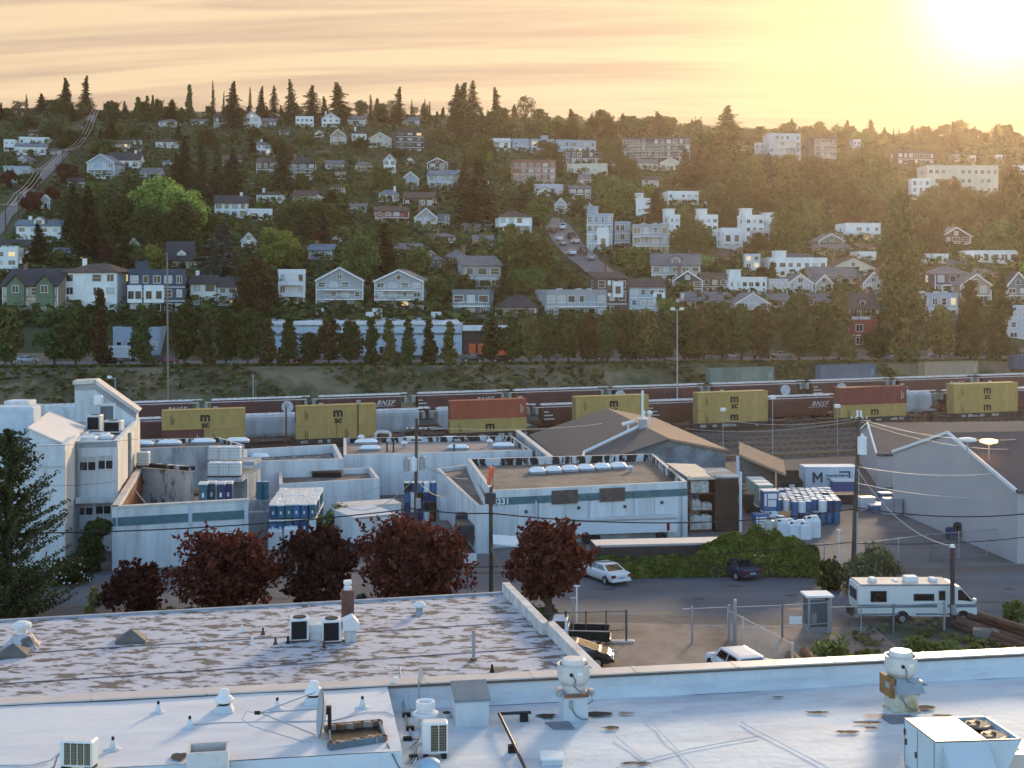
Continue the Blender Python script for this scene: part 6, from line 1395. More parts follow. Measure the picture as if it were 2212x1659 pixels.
r = thing('brick_chimney', 'square brick chimney with white cowl on the streaked roof', 'chimney', G(751,1339,ZS), R(12)); MB().box(-.28,.28,-.28,.28,0,1.45).build('stack', mat('brown_brick', (.13,.06,.045), var=.3, scale=6), r); MB().lathe([(.18,1.45),(.2,1.6),(.12,1.65),(.2,1.75),(.2,1.9)], n=12).build('cowl', lampw, r)
for k, (x, y) in enumerate(((647,1383),(716,1386))):
    r = thing('condenser', ['white condenser with dark grille, left one by the brick chimney','white condenser with dark grille, right one by the brick chimney'][k], 'air conditioner', G(x,y,ZS), R(12), 'condensers by the brick chimney'); MB().bevbox(-.42,.42,-.40,.40,.1,1.05,.05).build('casing', lampw, r); MB().box(-.38,.30,-.43,-.40,.15,.95).build('grille', dark, r); MB().cyl((0,0,1.05),(0,0,1.09),.3,n=14).build('fan_guard', dark, r); MB().box(-.4,.4,-.35,.35,0,.1).build('skid', rust, r)
r = thing('duct', 'white bent duct hood at the foot of the brick chimney', 'duct', G(757,1384,ZS), R(12)); MB().box(-.25,.25,-.25,.25,0,.55).build('curb', stucco, r); MB().extr([(-.38,-.4,.55),(.38,-.4,.55),(.38,-.4,.85),(.1,-.4,1.15),(-.38,-.4,.95)], (0,.8,0)).build('hood', lampw, r)
r = thing('vent_box', 'white vent boxes between the condensers', 'roof vent', G(688,1379,ZS), R(12)); MB().box(-.6,.55,-.3,.3,.35,.7).box(-.4,.1,-.25,.25,0,.35).build('box', lampw, r)
mushroom('white mushroom vent near the rear edge of the streaked roof', 906, 1326, ZS, 27, 28)
r = thing('roof_vent', 'old square vent with round cap at the left of the streaked roof', 'roof vent', G(47,1396,ZS), R(12)); MB().add([(-.75,-.7,0),(.75,-.7,0),(.75,.7,0),(-.75,.7,0),(-.35,-.3,.55),(.35,-.3,.55),(.35,.3,.55),(-.35,.3,.55)], [(0,1,5,4),(1,2,6,5),(2,3,7,6),(3,0,4,7),(4,5,6,7)]).build('base', streak, r); MB().lathe([(.22,.55),(.22,.8),(.42,.85),(.42,1.0),(.2,1.12),(.02,1.13)], n=14).build('cap', lampw, r)
for k, (x, y) in enumerate(((283,1385),(28,1416))):
    r = thing('roof_skylight', ['low pyramid skylight on the streaked roof','low pyramid skylight near the left edge'][k], 'skylight', G(x,y,ZS), R(12)); MB().add([(-.65,-.5,0),(.65,-.5,0),(.65,.5,0),(-.65,.5,0),(-.65,-.5,.12),(.65,-.5,.12),(.65,.5,.12),(-.65,.5,.12),(0,0,.55)], [(0,1,5,4),(1,2,6,5),(2,3,7,6),(3,0,4,7),(4,5,8),(5,6,8),(6,7,8),(7,4,8)]).build('pyramid', mat('dull_glazing', (.12,.11,.10), rough=.4), r)
r = thing('flue', 'tall thin grey flue on the streaked roof', 'chimney', G(1023,1425,ZS)); MB().cyl((0,0,0),(0,0,1.25),.075,n=10).build('pipe', gal, r); MB().lathe([(.16,0),(.16,.05)], n=12).build('flange', rust, r)
for k, (x, y) in enumerate(((523,1365),(595,1392),(622,1390),(545,1392),(700,1400),(1063,1452),(430,1395),(568,1371))):
    one(MB().cyl((0,0,-.02),(0,0,.32),.06,.05,8).lathe([(.11,.0),(.08,.1)], n=8), 'roof_pipe', 'short stub pipe on the streaked roof', 'pipe', [lampw, rust, dark][k % 3], G(x,y,ZS), group='stub pipes on the streaked roof')
# ---------------- our own neighbour: the near white roof
wr = mat('white_membrane', (.57,.615,.625), rough=.75, var=.07, scale=.35, dirt=(.36,.38,.42), damt=.75, dscale=.55, stretch=(.4,1.3,1), bump=.35, bscale=4, lo=.46, hi=.66)
wrb = mat('white_membrane_wall', (.56,.60,.63), rough=.8, var=.06, scale=.6, dirt=(.36,.39,.41), damt=.5, dscale=.6, stretch=(1,1,.4), bump=.2, bscale=3)
cop = mat('metal_coping', (.55,.49,.44), rough=.45, var=.08); drip = mat('coping_edge', (.12,.095,.08), rough=.6)
A9 = R(9.5); O9 = Vector((1.82,38.04,0)); ZR, ZP, ZB = 10.4, 11.05, 11.0
r = thing('near_building', 'near building with white membrane roof, parapet and raised left part', 'building', O9, A9)
MB().box(-26,34,-16,.42,0,ZR-.02).build('wall', wrb, r)
mb = MB(); gx = [-5.47+39.5*i/60 for i in range(61)]; gy = [-15.5+15.15*j/30 for j in range(31)]
hh = lambda x, y: ZR+.035*noise.noise(Vector((x*.35, y*.9, 0)))+.02*noise.noise(Vector((x*1.4, y*2.2, 5)))
mb.add([(x,y,hh(x,y)) for y in gy for x in gx], [(j*61+i, j*61+i+1, (j+1)*61+i+1, (j+1)*61+i) for j in range(30) for i in range(60)])
mb.add([(-5.47,-.35,ZR+.0),(34,-.35,ZR+.0),(34,-.02,ZR+.26),(-5.47,-.02,ZR+.26)], [(0,1,2,3)]); mb.build('roof', wr, r, smooth=True)
MB().box(-5.47,34,-.02,.42,ZR-.02,ZP-.08).build('parapet', wrb, r)
mb = MB(); x = -26
while x < 34: mb.box(x+.012, min(x+3.1,34)-.012, -.10, .50, ZP-.02, ZP+.02); mb.box(x-.05, x+.05, -.11, .51, ZP+.02, ZP+.03); x += 3.1
mb.build('coping', cop, r); MB().box(-26,34,-.085,.485,ZP-.10,ZP-.02).build('coping_edge', drip, r)
mb = MB(); mb.box(-26,-5.47,-5.3,-.06,ZR-.6,ZB-.02,0); mb.build('raised_wall', wrb, r)
mb = MB(); gx = [-26+20.53*i/40 for i in range(41)]; gy = [-5.3+5.2*j/16 for j in range(17)]
mb.add([(x,y,ZB+.03*noise.noise(Vector((x*.5,y*1.3,2)))) for y in gy for x in gx], [(j*41+i, j*41+i+1, (j+1)*41+i+1, (j+1)*41+i) for j in range(16) for i in range(40)]); mb.build('raised_roof', mat('white_membrane_warm', (.65,.65,.64), rough=.75, var=.06, scale=.5, dirt=(.42,.42,.45), damt=.45, dscale=.5, stretch=(.4,1.4,1), bump=.2, bscale=4), r, smooth=True)
# stains, patches and welded seams in the membrane
patch = mat('tar_patch', (.035,.033,.033), rough=.9, var=.4, scale=6); gpad = mat('grey_walk_pad', (.19,.19,.22), rough=.9)
def blot(px, py, wpx, hpx, m, seed, z=ZR):
    c = G(px, py, z+.05); s = sca(c.y); rn = random.Random(seed); k = 14; mb = MB(); dy = hpx/s/((H-z)/c.y); vs = []
    for i in range(k):
        a = 6.283*i/k; q = .55+.5*rn.random(); vs.append((wpx/2/s*math.cos(a)*q, dy/2*math.sin(a)*q, 0))
    mb.face(vs); return mb
rp = thing('roof_patches', 'dark tar patches round the two fans on the near roof', 'roof patch', (0,0,0))
for k, (x, y, w_, h_) in enumerate(((1292,1541,66,12),(1180,1546,52,12),(1352,1540,40,6),(1320,1571,48,8),(1880,1560,80,8),(2000,1528,50,10),(1830,1580,60,8),(1880,1572,40,6),(1765,1538,60,6),(1900,1545,90,8),(2035,1545,60,5),(1372,1648,80,8),(1680,1505,30,3),(1990,1478,36,3))):
    c = G(x, y, ZR+.055); blot(x, y, w_, h_, patch if k not in (2,9) else mat('brown_stain', (.26,.22,.18)), k).build('patch', patch if k not in (2,9) else MATS['brown_stain'], rp, c)
def padq(lb, pts):
    q = [G(x,y,ZR+.06) for x,y in pts]; o = q[0]; return one(MB().add([p-o for p in q]+[p-o-Vector((0,0,.05)) for p in q], [(0,1,2,3),(0,4,5,1),(1,5,6,2),(2,6,7,3),(3,7,4,0)]), 'walk_pad', lb, 'roof pad', gpad, o)
padq('grey pad in front of the left exhaust fan', [(1196,1573),(1241,1572),(1229,1558),(1177,1559)]); padq('grey pad in front of the right exhaust fan', [(1925,1560),(1985,1558),(1965,1543),(1905,1546)])
mb = MB()
for a, b in (((1330,1659),(1490,1618)),((1490,1618),(1640,1590)),((1395,1548),(1500,1659)),((1600,1560),(1790,1659)),((1410,1659),(1330,1590))):
    pa, pb = G(*a,ZR+.05), G(*b,ZR+.05); mb.tube([pa,pb], .012, 4)
mb.build('membrane_seam', mat('seam_grey', (.50,.53,.57)), rp)
# exhaust fans
fanw = mat('fan_white', (.60,.58,.55), rough=.45, metal=.1, var=.1, scale=2, dirt=(.36,.33,.30), damt=.5, dscale=2)
def exfan(label, px, py, stain=False):
    r = thing('exhaust_fan', label, 'exhaust fan', G(px,py,ZR-.02), R(9.5), 'exhaust fans on the near roof')
    MB().box(-.34,.34,-.34,.34,0,.72).box(-.40,.40,-.40,.40,0,.05).build('curb', mat('stained_curb', (.55,.53,.46), dirt=(.36,.26,.09), damt=.9, dscale=1.6) if stain else wrb, r)
    if stain:
        MB().add([(-.38,-.62,.62),(.45,-.62,.62),(.36,-.36,1.0),(-.30,-.36,1.0),(-.38,-.34,.62),(.45,-.34,.62)], [(0,1,2,3),(0,3,4),(1,5,2),(4,5,1,0)]).build('grease_tray', mat('grease_grey', (.26,.30,.33)), r); MB().box(-.48,-.36,-.36,.36,.45,1.0).build('rusty_side', mat('rust_brown', (.28,.14,.05), var=.3), r)
    MB().box(-.40,.40,-.40,.40,.74,.80).build('flange', gal, r)
    MB().box(-.34,.34,-.43,-.40,.72,.82).build('rust_plate', mat('rust_plate', (.22,.10,.05), var=.3), r)
    for sx in (-1, 1): MB().cbox((sx*.45,-.2,.80), (.14,.22,.16)).build('hinge', gal, r)
    MB().lathe([(.33,.80),(.33,.98),(.36,1.02),(.43,1.12),(.455,1.22),(.455,1.52),(.47,1.54),(.455,1.56),(.40,1.55),(.39,1.30)], n=28).build('bowl', fanw, r, smooth=False)
    MB().lathe([(.335,1.30),(.335,1.62),(.33,1.66),(.29,1.69),(.02,1.70)], n=26).build('cap', mat('fan_cap', (.66,.62,.57), rough=.4, var=.05), r)
    MB().cyl((-.16,-.455,1.36),(-.16,-.485,1.36),.05,n=12).build('cable_gland', dark, r); MB().box(.02,.16,-.465,-.452,1.33,1.42).build('data_plate', lampw, r)
    MB().tube([(-.12,-.475,1.34),(-.05,-.49,1.22),(-.08,-.46,1.05),(.05,-.42,.90),(.25,-.44,.86),(.42,-.40,.80),(.44,-.42,.60),(.30,-.41,.52)], .018, 6).tube([(-.14,-.36,.62),(-.12,-.38,.40),(-.02,-.40,.22),(.14,-.42,.12),(.33,-.40,.10)], .02, 6).build('cable', mat('cable_grey', (.16,.17,.18)), r)
    MB().lathe([(.045,.42),(.055,.50),(.05,.60),(.02,.64)], (-.14,-.38,0), 8).build('switch', gal, r); return r
exfan('white upblast exhaust fan before the black hatchback', 1239, 1553); exfan('white upblast exhaust fan with rusty yellow curb at right', 1946, 1533, True)
# metal-lidded vent box, condenser, gas pipe, low vent
r = thing('vent_box', 'white vent box with sloping grey metal lid by the parapet', 'roof vent', G(1016,1560,ZR-.02), R(9.5)); MB().box(-.46,.46,-.42,.42,0,.72).build('box', wrb, r); MB().add([(-.50,-.47,.70),(.50,-.47,.70),(.50,.47,.95),(-.50,.47,.95),(-.50,-.47,.78),(.50,-.47,.78),(.50,.47,1.03),(-.50,.47,1.03)], [(3,2,1,0),(4,5,6,7),(0,1,5,4),(1,2,6,5),(2,3,7,6),(3,0,4,7)]).build('lid', mat('sheet_metal', (.20,.25,.29), rough=.35, metal=.3, var=.15), r)
r = thing('roof_vent', 'white round vent with wide rim behind the condenser', 'roof vent', G(919,1573,ZR)); MB().lathe([(.2,0),(.2,.30),(.34,.34),(.36,.42),(.30,.46),(.22,.46),(.22,.54),(.26,.56),(.26,.74),(.2,.74),(.18,.66)], n=22).build('body', lampw, r)
def condenser(label, p, w_, d_, h_, rz, cols):
    r = thing('condenser', label, 'air conditioner', p, rz); MB().bevbox(-w_/2,w_/2,-d_/2,d_/2,.12,.12+h_,.04).build('casing', mat('condenser_white', (.66,.65,.62), rough=.4, var=.05), r); g0 = -w_/2+w_*(.32 if cols == 2 else .14)
    gm = mat('grille_dark', (.05,.04,.025), rough=.7); cw = (w_/2-g0-.03)/cols
    for c in range(cols):
        x0 = g0+cw*c+.015; x1 = g0+cw*(c+1)-.015; g_ = MB(); g_.box(x0,x1,-d_/2-.012,-d_/2,.12+h_*.08,.12+h_*.92); go = g_.build('grille', gm, r)
        b_ = MB()
        for q in range(9): z = .12+h_*(.12+.088*q); b_.box(x0,x1,-d_/2-.02,-d_/2-.012,z,z+.008)
        for q in range(1,4): xx = x0+(x1-x0)*q/4; b_.box(xx-.004,xx+.004,-d_/2-.02,-d_/2-.012,.12+h_*.1,.12+h_*.9)
        b_.build('grille_bars', mat('bar_tan', (.34,.28,.18)), go)
    for sx in (-.35,.35): MB().box(sx*w_-.06,sx*w_+.06,-d_/2-.05,d_/2+.05,0,.12).build('foot', dark, r)
    MB().tube([(-w_/2,-.02,.35),(-w_/2-.12,-.05,.3),(-w_/2-.18,-.1,.05),(-w_/2-.3,-.5,.02)], .03, 6).build('pipe', gal, r); return r
condenser('white condenser with two brown grilles right of the raised roof', G(939,1633,ZR), .66, .36, .78, R(7), 2)
condenser('white condenser with dotted dark grille at the lower left', G(171,1661,ZB), .80, .40, .60, R(-6), 4)
blackpipe = mat('black_pipe', (.02,.02,.022), rough=.5); r = thing('gas_pipe', 'black bent gas pipe on blocks across the near roof', 'pipe', (0,0,0))
pp = [G(1147,1556,ZR)+Vector((0,0,.22)), G(1078,1559,ZR)+Vector((0,0,.22)), G(1109,1622,ZR)+Vector((0,0,.20)), G(1140,1690,ZR)+Vector((0,0,.2))]; MB().tube(pp[:2], .045, 8).tube(pp[1:], .045, 8).build('pipe', blackpipe, r)
for px, py in ((1132,1559),(1107,1625)): c = G(px,py,ZR); MB().cbox(c+Vector((0,0,.09)), (.22,.16,.2), rz=A9).build('block', dark, r)
r = thing('roof_vent', 'low flat white vent on the near roof', 'roof vent', G(1192,1648,ZR), R(4)); MB().box(-.26,.26,-.18,.18,0,.14).build('curb', wrb, r); MB().add([(-.30,-.22,.14),(.30,-.22,.14),(.30,.22,.18),(-.30,.22,.20),(-.30,-.22,.19),(.30,-.22,.19),(.26,.22,.22),(-.24,.22,.26)], [(3,2,1,0),(4,5,6,7),(0,1,5,4),(1,2,6,5),(2,3,7,6),(3,0,4,7)]).build('lid', lampw, r)
r = thing('pipe_boot', 'short pipe with black mouth by the parapet', 'pipe', G(965,1549,ZR)); MB().cyl((0,0,-.05),(0,0,.12),.17,.13,14).build('boot', wrb, r); MB().cyl((0,0,.12),(0,0,.135),.11,n=14).build('mouth', dark, r)
r = thing('vent_dome', 'pale blue domed cover at the bottom edge', 'dome', G(928,1668,ZR)); MB().lathe([(.30,0),(.30,.12),(.26,.25),(.15,.33),(.01,.35)], n=20).build('cover', mat('dome_blue', (.30,.42,.52), rough=.5), r, smooth=True)
r = thing('refrigerant_lines', 'bundle of grey pipes and cables beside the raised roof', 'pipe', (0,0,0))
def rl(pts, rr, m): return MB().tube([G(x,y,ZR)+Vector((0,0,z)) for x,y,z in pts], rr, 6).build('line', m, r)
rl([(862,1482,.6),(868,1510,.3),(874,1545,.06),(884,1575,.05),(890,1600,.05),(905,1606,.1),(912,1590,.3)], .03, gal); rl([(880,1652,.05),(895,1630,.05),(902,1606,.05),(886,1618,.05)], .025, gal); rl([(893,1655,.04),(900,1640,.04),(905,1620,.05)], .02, lampw)
for px, py in ((878,1548),(886,1577),(893,1639),(880,1600)): c = G(px,py,ZR); MB().cbox(c+Vector((0,0,.05)), (.22,.14,.1), rz=.2).build('block', dark, r)
# big packaged unit at the lower right
zt_ = 11.7; FLc, FRc, BRc, BLc = G(2021,1602,zt_), G(2207,1596,zt_), G(2130,1546,zt_), G(1954,1551,zt_); o_ = FLc.copy(); o_.z = ZR
ub = mat('unit_pale_blue', (.46,.52,.55), rough=.5, var=.06, scale=1); ut = mat('unit_top', (.62,.55,.47), rough=.5, var=.08, dirt=(.28,.2,.17), damt=.7, dscale=2.2, stretch=(1,2,1), lo=.56, hi=.68)
r = thing('rooftop_unit', 'large packaged air conditioner with two fans at the lower right', 'air conditioner', o_); L4 = [p-o_ for p in (FLc,FRc,BRc,BLc)]; ht = zt_-ZR; b4 = [Vector((p.x,p.y,.18)) for p in L4]
b4[1] = L4[0]+(L4[1]-L4[0])*.74; b4[2] = L4[3]+(L4[2]-L4[3])*.74; b4[1].z = b4[2].z = .18
up = [p-Vector((0,0,.03)) for p in L4]; mb = MB(); mb.add(b4+up, [(0,1,5,4),(1,2,6,5),(2,3,7,6),(3,0,4,7),(3,2,1,0)]); mb.build('casing', ub, r)
l2 = lambda a, b, t: a+(b-a)*t
sA, sB = l2(L4[0],L4[1],.60), l2(L4[3],L4[2],.62); mb = MB(); mb.face([L4[0],sA,sB,L4[3]]); e1 = (L4[1]-L4[0])
def ring(a, b, wd): 
    d_ = (b-a).normalized(); nn = Vector((-d_.y,d_.x,0))*wd; mb.face([a,b,b+nn,a+nn])
ring(sA,L4[1],.05); ring(L4[1],L4[2],.06); ring(L4[2],sB,.05); mb.build('top', ut, r)
mb = MB(); mb.face([l2(p,l2(sA,L4[2],.5),.0)-Vector((0,0,.28)) for p in (sA,L4[1],L4[2],sB)]); mb.build('fan_well', dark, r)
for k, (px, py) in enumerate(((2112,1562),(2147,1586))):
    c = G(px,py,zt_-.05)-o_; f = MB(); f.lathe([(.30,-.06),(.31,-.02),(.28,-.01)], c, 22); fo = f.build('fan_guard', mat('guard_tan', (.34,.25,.17), rough=.6), r); f = MB()
    for q in range(5): a = 1.2566*q; f.add([c+Vector((.04*math.cos(a+1.5),.04*math.sin(a+1.5),.02)), c+Vector((.29*math.cos(a-.3),.29*math.sin(a-.3),.0)), c+Vector((.29*math.cos(a+.45),.29*math.sin(a+.45),.03))], [(0,1,2)])
    f.build('fan_blade', mat('blade_tan', (.42,.31,.21)), fo); MB().lathe([(.06,0),(.06,.06)], c, 12).build('fan_hub', rust, fo)
fd = (L4[1]-L4[0]).normalized(); nd = Vector((fd.y,-fd.x,0)); a, b = L4[0]+fd*.18, L4[0]+fd*1.30
zz = lambda p, z: Vector((p.x,p.y,z)); T, Bm = ht-.10, ht-.62
mb = MB(); mb.add([zz(a,T), zz(b,T), zz(b+nd*.42,Bm+.08), zz(a+nd*.42,Bm+.08), zz(b+nd*.40,Bm), zz(a+nd*.40,Bm), zz(a,Bm+.02), zz(b,Bm+.02)], [(3,2,1,0),(5,4,2,3),(0,6,5,3),(1,2,4,7)]); mb.build('intake_hood', ub, r); MB().add([zz(a+nd*.01,Bm-.02), zz(b+nd*.01,Bm-.02), zz(b+nd*.34,Bm-.02), zz(a+nd*.34,Bm-.02)], [(0,1,2,3)]).build('hood_shadow_gap', dark, r)
ld = (L4[3]-L4[0]).normalized(); ln2 = Vector((-ld.y,ld.x,0)); Ll = (L4[3]-L4[0]).length
for f in (.03, .56, .985): 
    c = L4[0]+ld*Ll*f; mb = MB(); mb.extr([zz(c+ln2*.008,.2), zz(c+ld*.02+ln2*.008,.2), zz(c+ld*.02+ln2*.008,ht-.06), zz(c+ln2*.008,ht-.06)], ln2*.006); mb.build('panel_seam', mat('seam_blue', (.22,.26,.29)), r)
for f, z in ((.60,.62),(.93,.75),(.97,.98)): c = L4[0]+ld*Ll*f+ln2*.02; MB().cbox((c.x,c.y,z), (.05,.04,.14), rz=math.atan2(ld.y,ld.x)).build('latch', rust, r)
MB().add([Vector((p.x,p.y,z)) for z in (0,.18) for p in b4], [(0,1,5,4),(1,2,6,5),(2,3,7,6),(3,0,4,7)]).build('curb', gal, r)
one(MB().add([(0,0,0),(1.2,-.1,0),(1.2,1.0,0),(.35,1.0,0),(0,0,.45),(1.2,-.1,.45),(1.2,1.0,.45),(.35,1.0,.45)], [(4,5,6,7),(0,1,5,4),(3,0,4,7)]), 'duct_cover', 'pale sloping duct cover at the lower right corner', 'duct', cop, G(2152,1668,ZR+.1))
# ---------------- on the raised part
for k, (x, y) in enumerate(((484,1536),(678,1518))):
    p = G(x,y,ZB); r = thing('roof_turbine', ['white turbine vent on a grey curb, left one on the raised roof','white turbine vent on a grey curb, right one on the raised roof'][k], 'roof vent', p, A9, 'turbine vents on the raised roof'); MB().add([(-.26,-.24,0),(.26,-.24,0),(.26,.24,0),(-.26,.24,0),(-.18,-.18,.18),(.18,-.18,.18),(.18,.18,.18),(-.18,.18,.18)], [(0,1,5,4),(1,2,6,5),(2,3,7,6),(3,0,4,7),(4,5,6,7)]).build('curb', wrb, r); MB().lathe([(.15,.16),(.15,.27)], n=14).build('throat', dark, r); MB().lathe([(.24,.26),(.26,.32),(.20,.40),(.14,.44),(.13,.56),(.10,.60),(.01,.61)], n=18).build('cap', lampw, r)
for k, (x, y) in enumerate(((342,1540),(599,1532),(783,1529),(244,1619),(410,1573))):
    r = thing('pipe_boot', ['conical white pipe boot left of the turbine vent','conical white pipe boot between the turbine vents','conical white pipe boot near the parapet corner','conical white pipe boot right of the dotted condenser','conical white pipe boot with looped wire'][k], 'pipe', G(x,y,ZB)); MB().lathe([(.20,0),(.19,.02),(.10,.04),(.07,.14),(.045,.22),(.045,.24)], n=14).build('boot', wr, r); MB().lathe([(.035,.24),(.04,.30),(.02,.32)], n=8).build('cap', dark, r)
# big satellite dish seen nearly edge-on
r = thing('satellite_dish', 'large grey satellite dish seen edge-on on the raised roof', 'satellite dish', G(712,1588,ZB)+Vector((0,0,.02))); dm = mat('dish_grey', (.33,.35,.37), rough=.5, var=.06)
tilt = Matrix.Translation((-.12,0,.55)) @ Matrix.Rotation(R(-84),4,'Y') @ Matrix.Rotation(R(14),4,'X'); mb = MB(); nr, ns = 6, 26; vs = []
for j in range(nr+1):
    rr = .62*j/nr
    for i in range(ns): a = 6.2832*i/ns; vs.append(tilt @ Vector((rr*math.cos(a)*.95, rr*math.sin(a), .22*(rr/.62)**2*.62)))
fs = [(j*ns+i, j*ns+(i+1)%ns, (j+1)*ns+(i+1)%ns, (j+1)*ns+i) for j in range(nr) for i in range(ns)]; mb.add(vs, fs)
mb.add([v+(tilt.to_3x3() @ Vector((0,0,-.02))) for v in vs], [f[::-1] for f in fs]); mb.build('reflector', dm, r, smooth=True)
feed = Vector((-1.75,-.1,.58)); arms = MB()
for z, y in ((1.08,.0),(.55,.3),(.02,-.1)): arms.tube([(-.35,y,z), feed], .016, 5)
arms.build('feed_arm', gal, r); MB().cyl(feed, feed+Vector((-.14,0,0)), .05, n=8).build('feed_horn', dark, r); MB().cyl((0,0,0),(0,0,.62),.05,n=8).cbox((-.05,0,.62),(.18,.14,.2)).build('mount', mat('mount_black', (.03,.03,.03)), r)
MB().tube([feed+Vector((-.1,0,0)),feed+Vector((-.35,.05,.02)),feed+Vector((-.45,-.05,-.15)),feed+Vector((-.2,-.1,-.3)),(-.7,-.5,.02),(.4,-.7,.03)], .014, 5).build('cable', mat('cable_light', (.40,.41,.43)), r)
# skylight frame weighed down with bricks
q = [G(x,y,ZB) for x, y in ((712,1622),(834,1603),(820,1566),(708,1576))]; o_ = q[0].copy(); r = thing('open_skylight', 'dark open skylight frame lined with loose bricks', 'skylight', o_); q = [p-o_ for p in q]
for a, b in zip(q, q[1:]+q[:1]):
    d_ = (b-a).normalized(); nn = Vector((-d_.y,d_.x,0))*.06; mb = MB(); mb.add([a,b,b+nn,a+nn]+[p+Vector((0,0,.16)) for p in (a,b,b+nn,a+nn)], [(4,5,6,7),(0,1,5,4),(2,3,7,6),(3,0,4,7),(1,2,6,5)]); mb.build('frame', mat('frame_blue_grey', (.11,.15,.18)), r)
MB().face([p+Vector((0,0,.03)) for p in q]).build('pane', mat('pane_black', (.012,.012,.012), rough=.3), r)
rn = random.Random(3)
for k in range(13):
    t_ = k/12; f = k < 7; c = (q[0].lerp(q[1], .06+.14*k) if f else q[3].lerp(q[2], .05+.18*(k-7)))+Vector((0,.14 if f else -.12,.0))+o_
    one(MB().cbox((0,0,.09),(.30,.12,.14)), 'loose_brick', 'loose brick lying along the '+('front' if f else 'rear')+' edge of the skylight frame', 'brick', [mat('loose_brick', (.20,.105,.075), var=.3), mat('pale_brick', (.30,.26,.22), var=.2)][k % 2], c, rn.uniform(-.5,.5), group='bricks in the skylight frame')
# open fan box at the bottom
r = thing('fan_box', 'open white fan box with dark round fan at the bottom left', 'exhaust fan', G(448,1662,ZB), A9); 
for x0,x1,y0,y1 in ((-.48,.48,-.06,0),(-.48,.48,.62,.68),(-.48,-.42,0,.62),(.42,.48,0,.62)): MB().box(x0,x1,y0,y1,-.3,.42).build('side', fanw, r)
MB().box(-.42,.42,0,.62,-.3,.02).build('inside', mat('inside_grey', (.20,.22,.22)), r); MB().lathe([(.30,.04),(.32,.12),(.28,.16),(.10,.18)], (.06,.31,0), 22).build('fan', dark, r)
one(blot(388,1634,46,22,patch,21,ZB), 'tar_patch', 'black tar patch left of the open fan box', 'roof patch', patch, G(388,1634,ZB+.045))
one(MB().tube([G(0,1655,ZB)+Vector((0,0,.02)), G(70,1655,ZB)+Vector((0,0,.02)), G(110,1645,ZB)+Vector((0,0,.03)), G(140,1638,ZB)+Vector((0,0,.25))], .015, 5), 'cable', 'grey cable running to the dotted condenser', 'cable', mat('cable_light', (.40,.41,.43)))
one(MB().tube([G(x,y,ZB)+Vector((0,0,.02)) for x,y in ((410,1568),(470,1563),(560,1561),(640,1560),(720,1558),(790,1540),(835,1540),(850,1548))], .013, 5), 'cable', 'long thin cable lying across the raised roof', 'cable', MATS['cable_light'])
one(MB().tube([G(836,1610,ZB)+Vector((0,0,.03)), G(862,1640,ZB)+Vector((0,0,-.2)), G(884,1680,ZR)+Vector((0,0,.1))], .025, 6), 'cable', 'dark cable hanging over the edge of the raised roof', 'cable', MATS['cable_grey'])
r = thing('satellite_dish', 'small satellite dish edge-on above the coping', 'satellite dish', G(905,1487,ZP-.05)); mb = MB(); 
mb.lathe([(.0,0),(.14,.015),(.24,.05)], (0,0,0), 18); M4 = Matrix.Translation((0,0,.38)) @ Matrix.Rotation(R(82),4,'Y') @ Matrix.Rotation(R(12),4,'X'); mb.v = [tuple(M4 @ Vector(v)) for v in mb.v]; mb.build('reflector', dm, r); MB().cyl((0,0,-.35),(0,0,.35),.025,n=6).build('mount', gal, r)
MB().tube([(0,0,-.1),(-.02,-.1,-.5),(-.15,-.12,-.62),(-.3,-.1,-.4),(-.28,-.05,.0)], .012, 5).build('cable', MATS['cable_light'], r)
r = thing('security_camera', 'little camera on a bracket above the coping', 'camera', G(853,1482,ZP-.1)); MB().tube([(0,0,-.35),(0,0,.02),(.02,0,.18)], .02, 6).build('bracket', gal, r); MB().bevbox(-.05,.07,-.1,.1,.12,.26,.03).build('housing', lampw, r)
# ================================================================ vehicles
tyre = mat('tyre_rubber', (.018,.018,.019), rough=.9); rimm = mat('wheel_rim', (.42,.42,.43), rough=.35, metal=.6, var=.1)
cglass = glassmat('car_glass', (.012,.015,.018), .05, .8); redl = mat('tail_lamp', (.25,.02,.02), rough=.2); whl = mat('head_lamp', (.6,.6,.58), rough=.15)
def paint(n, c, rough=.28): return mat('paint_'+n, c, rough=rough, var=.04, spec=.6)
PW, PK, PN, PS, PD, PR = paint('white', (.68,.69,.70)), paint('black', (.012,.013,.014)), paint('navy', (.018,.028,.065)), paint('silver', (.36,.37,.38)), paint('dark', (.035,.037,.04)), paint('red', (.22,.02,.02))
CARS = dict(sedan=dict(L=5.0,W=1.86,z=(.28,.98),b=[(0,.40,.80,.86),(.12,.30,.97,.95),(1.1,.26,1.0,1.0),(3.4,.26,.98,1.0),(4.6,.28,.82,.96),(4.95,.36,.66,.84)],g=(.75,1.55,2.9,3.75),h=1.45,rw=.70,wx=(.95,3.95),wr=.33),
 hatch=dict(L=4.45,W=1.76,z=(.28,.98),b=[(0,.40,.85,.88),(.10,.28,1.0,.97),(1.1,.24,1.02,1.0),(3.2,.24,1.0,1.0),(4.1,.26,.84,.95),(4.42,.36,.62,.80)],g=(.05,.75,2.2,3.7),h=1.49,rw=.72,wx=(.78,3.5),wr=.32),
 suv=dict(L=4.8,W=1.92,z=(.35,1.1),b=[(0,.45,.95,.92),(.08,.38,1.08,.98),(1.1,.34,1.1,1.0),(3.4,.34,1.08,1.0),(4.5,.36,.98,.97),(4.78,.45,.8,.88)],g=(.08,.35,2.75,3.55),h=1.78,rw=.80,wx=(.9,3.8),wr=.38))
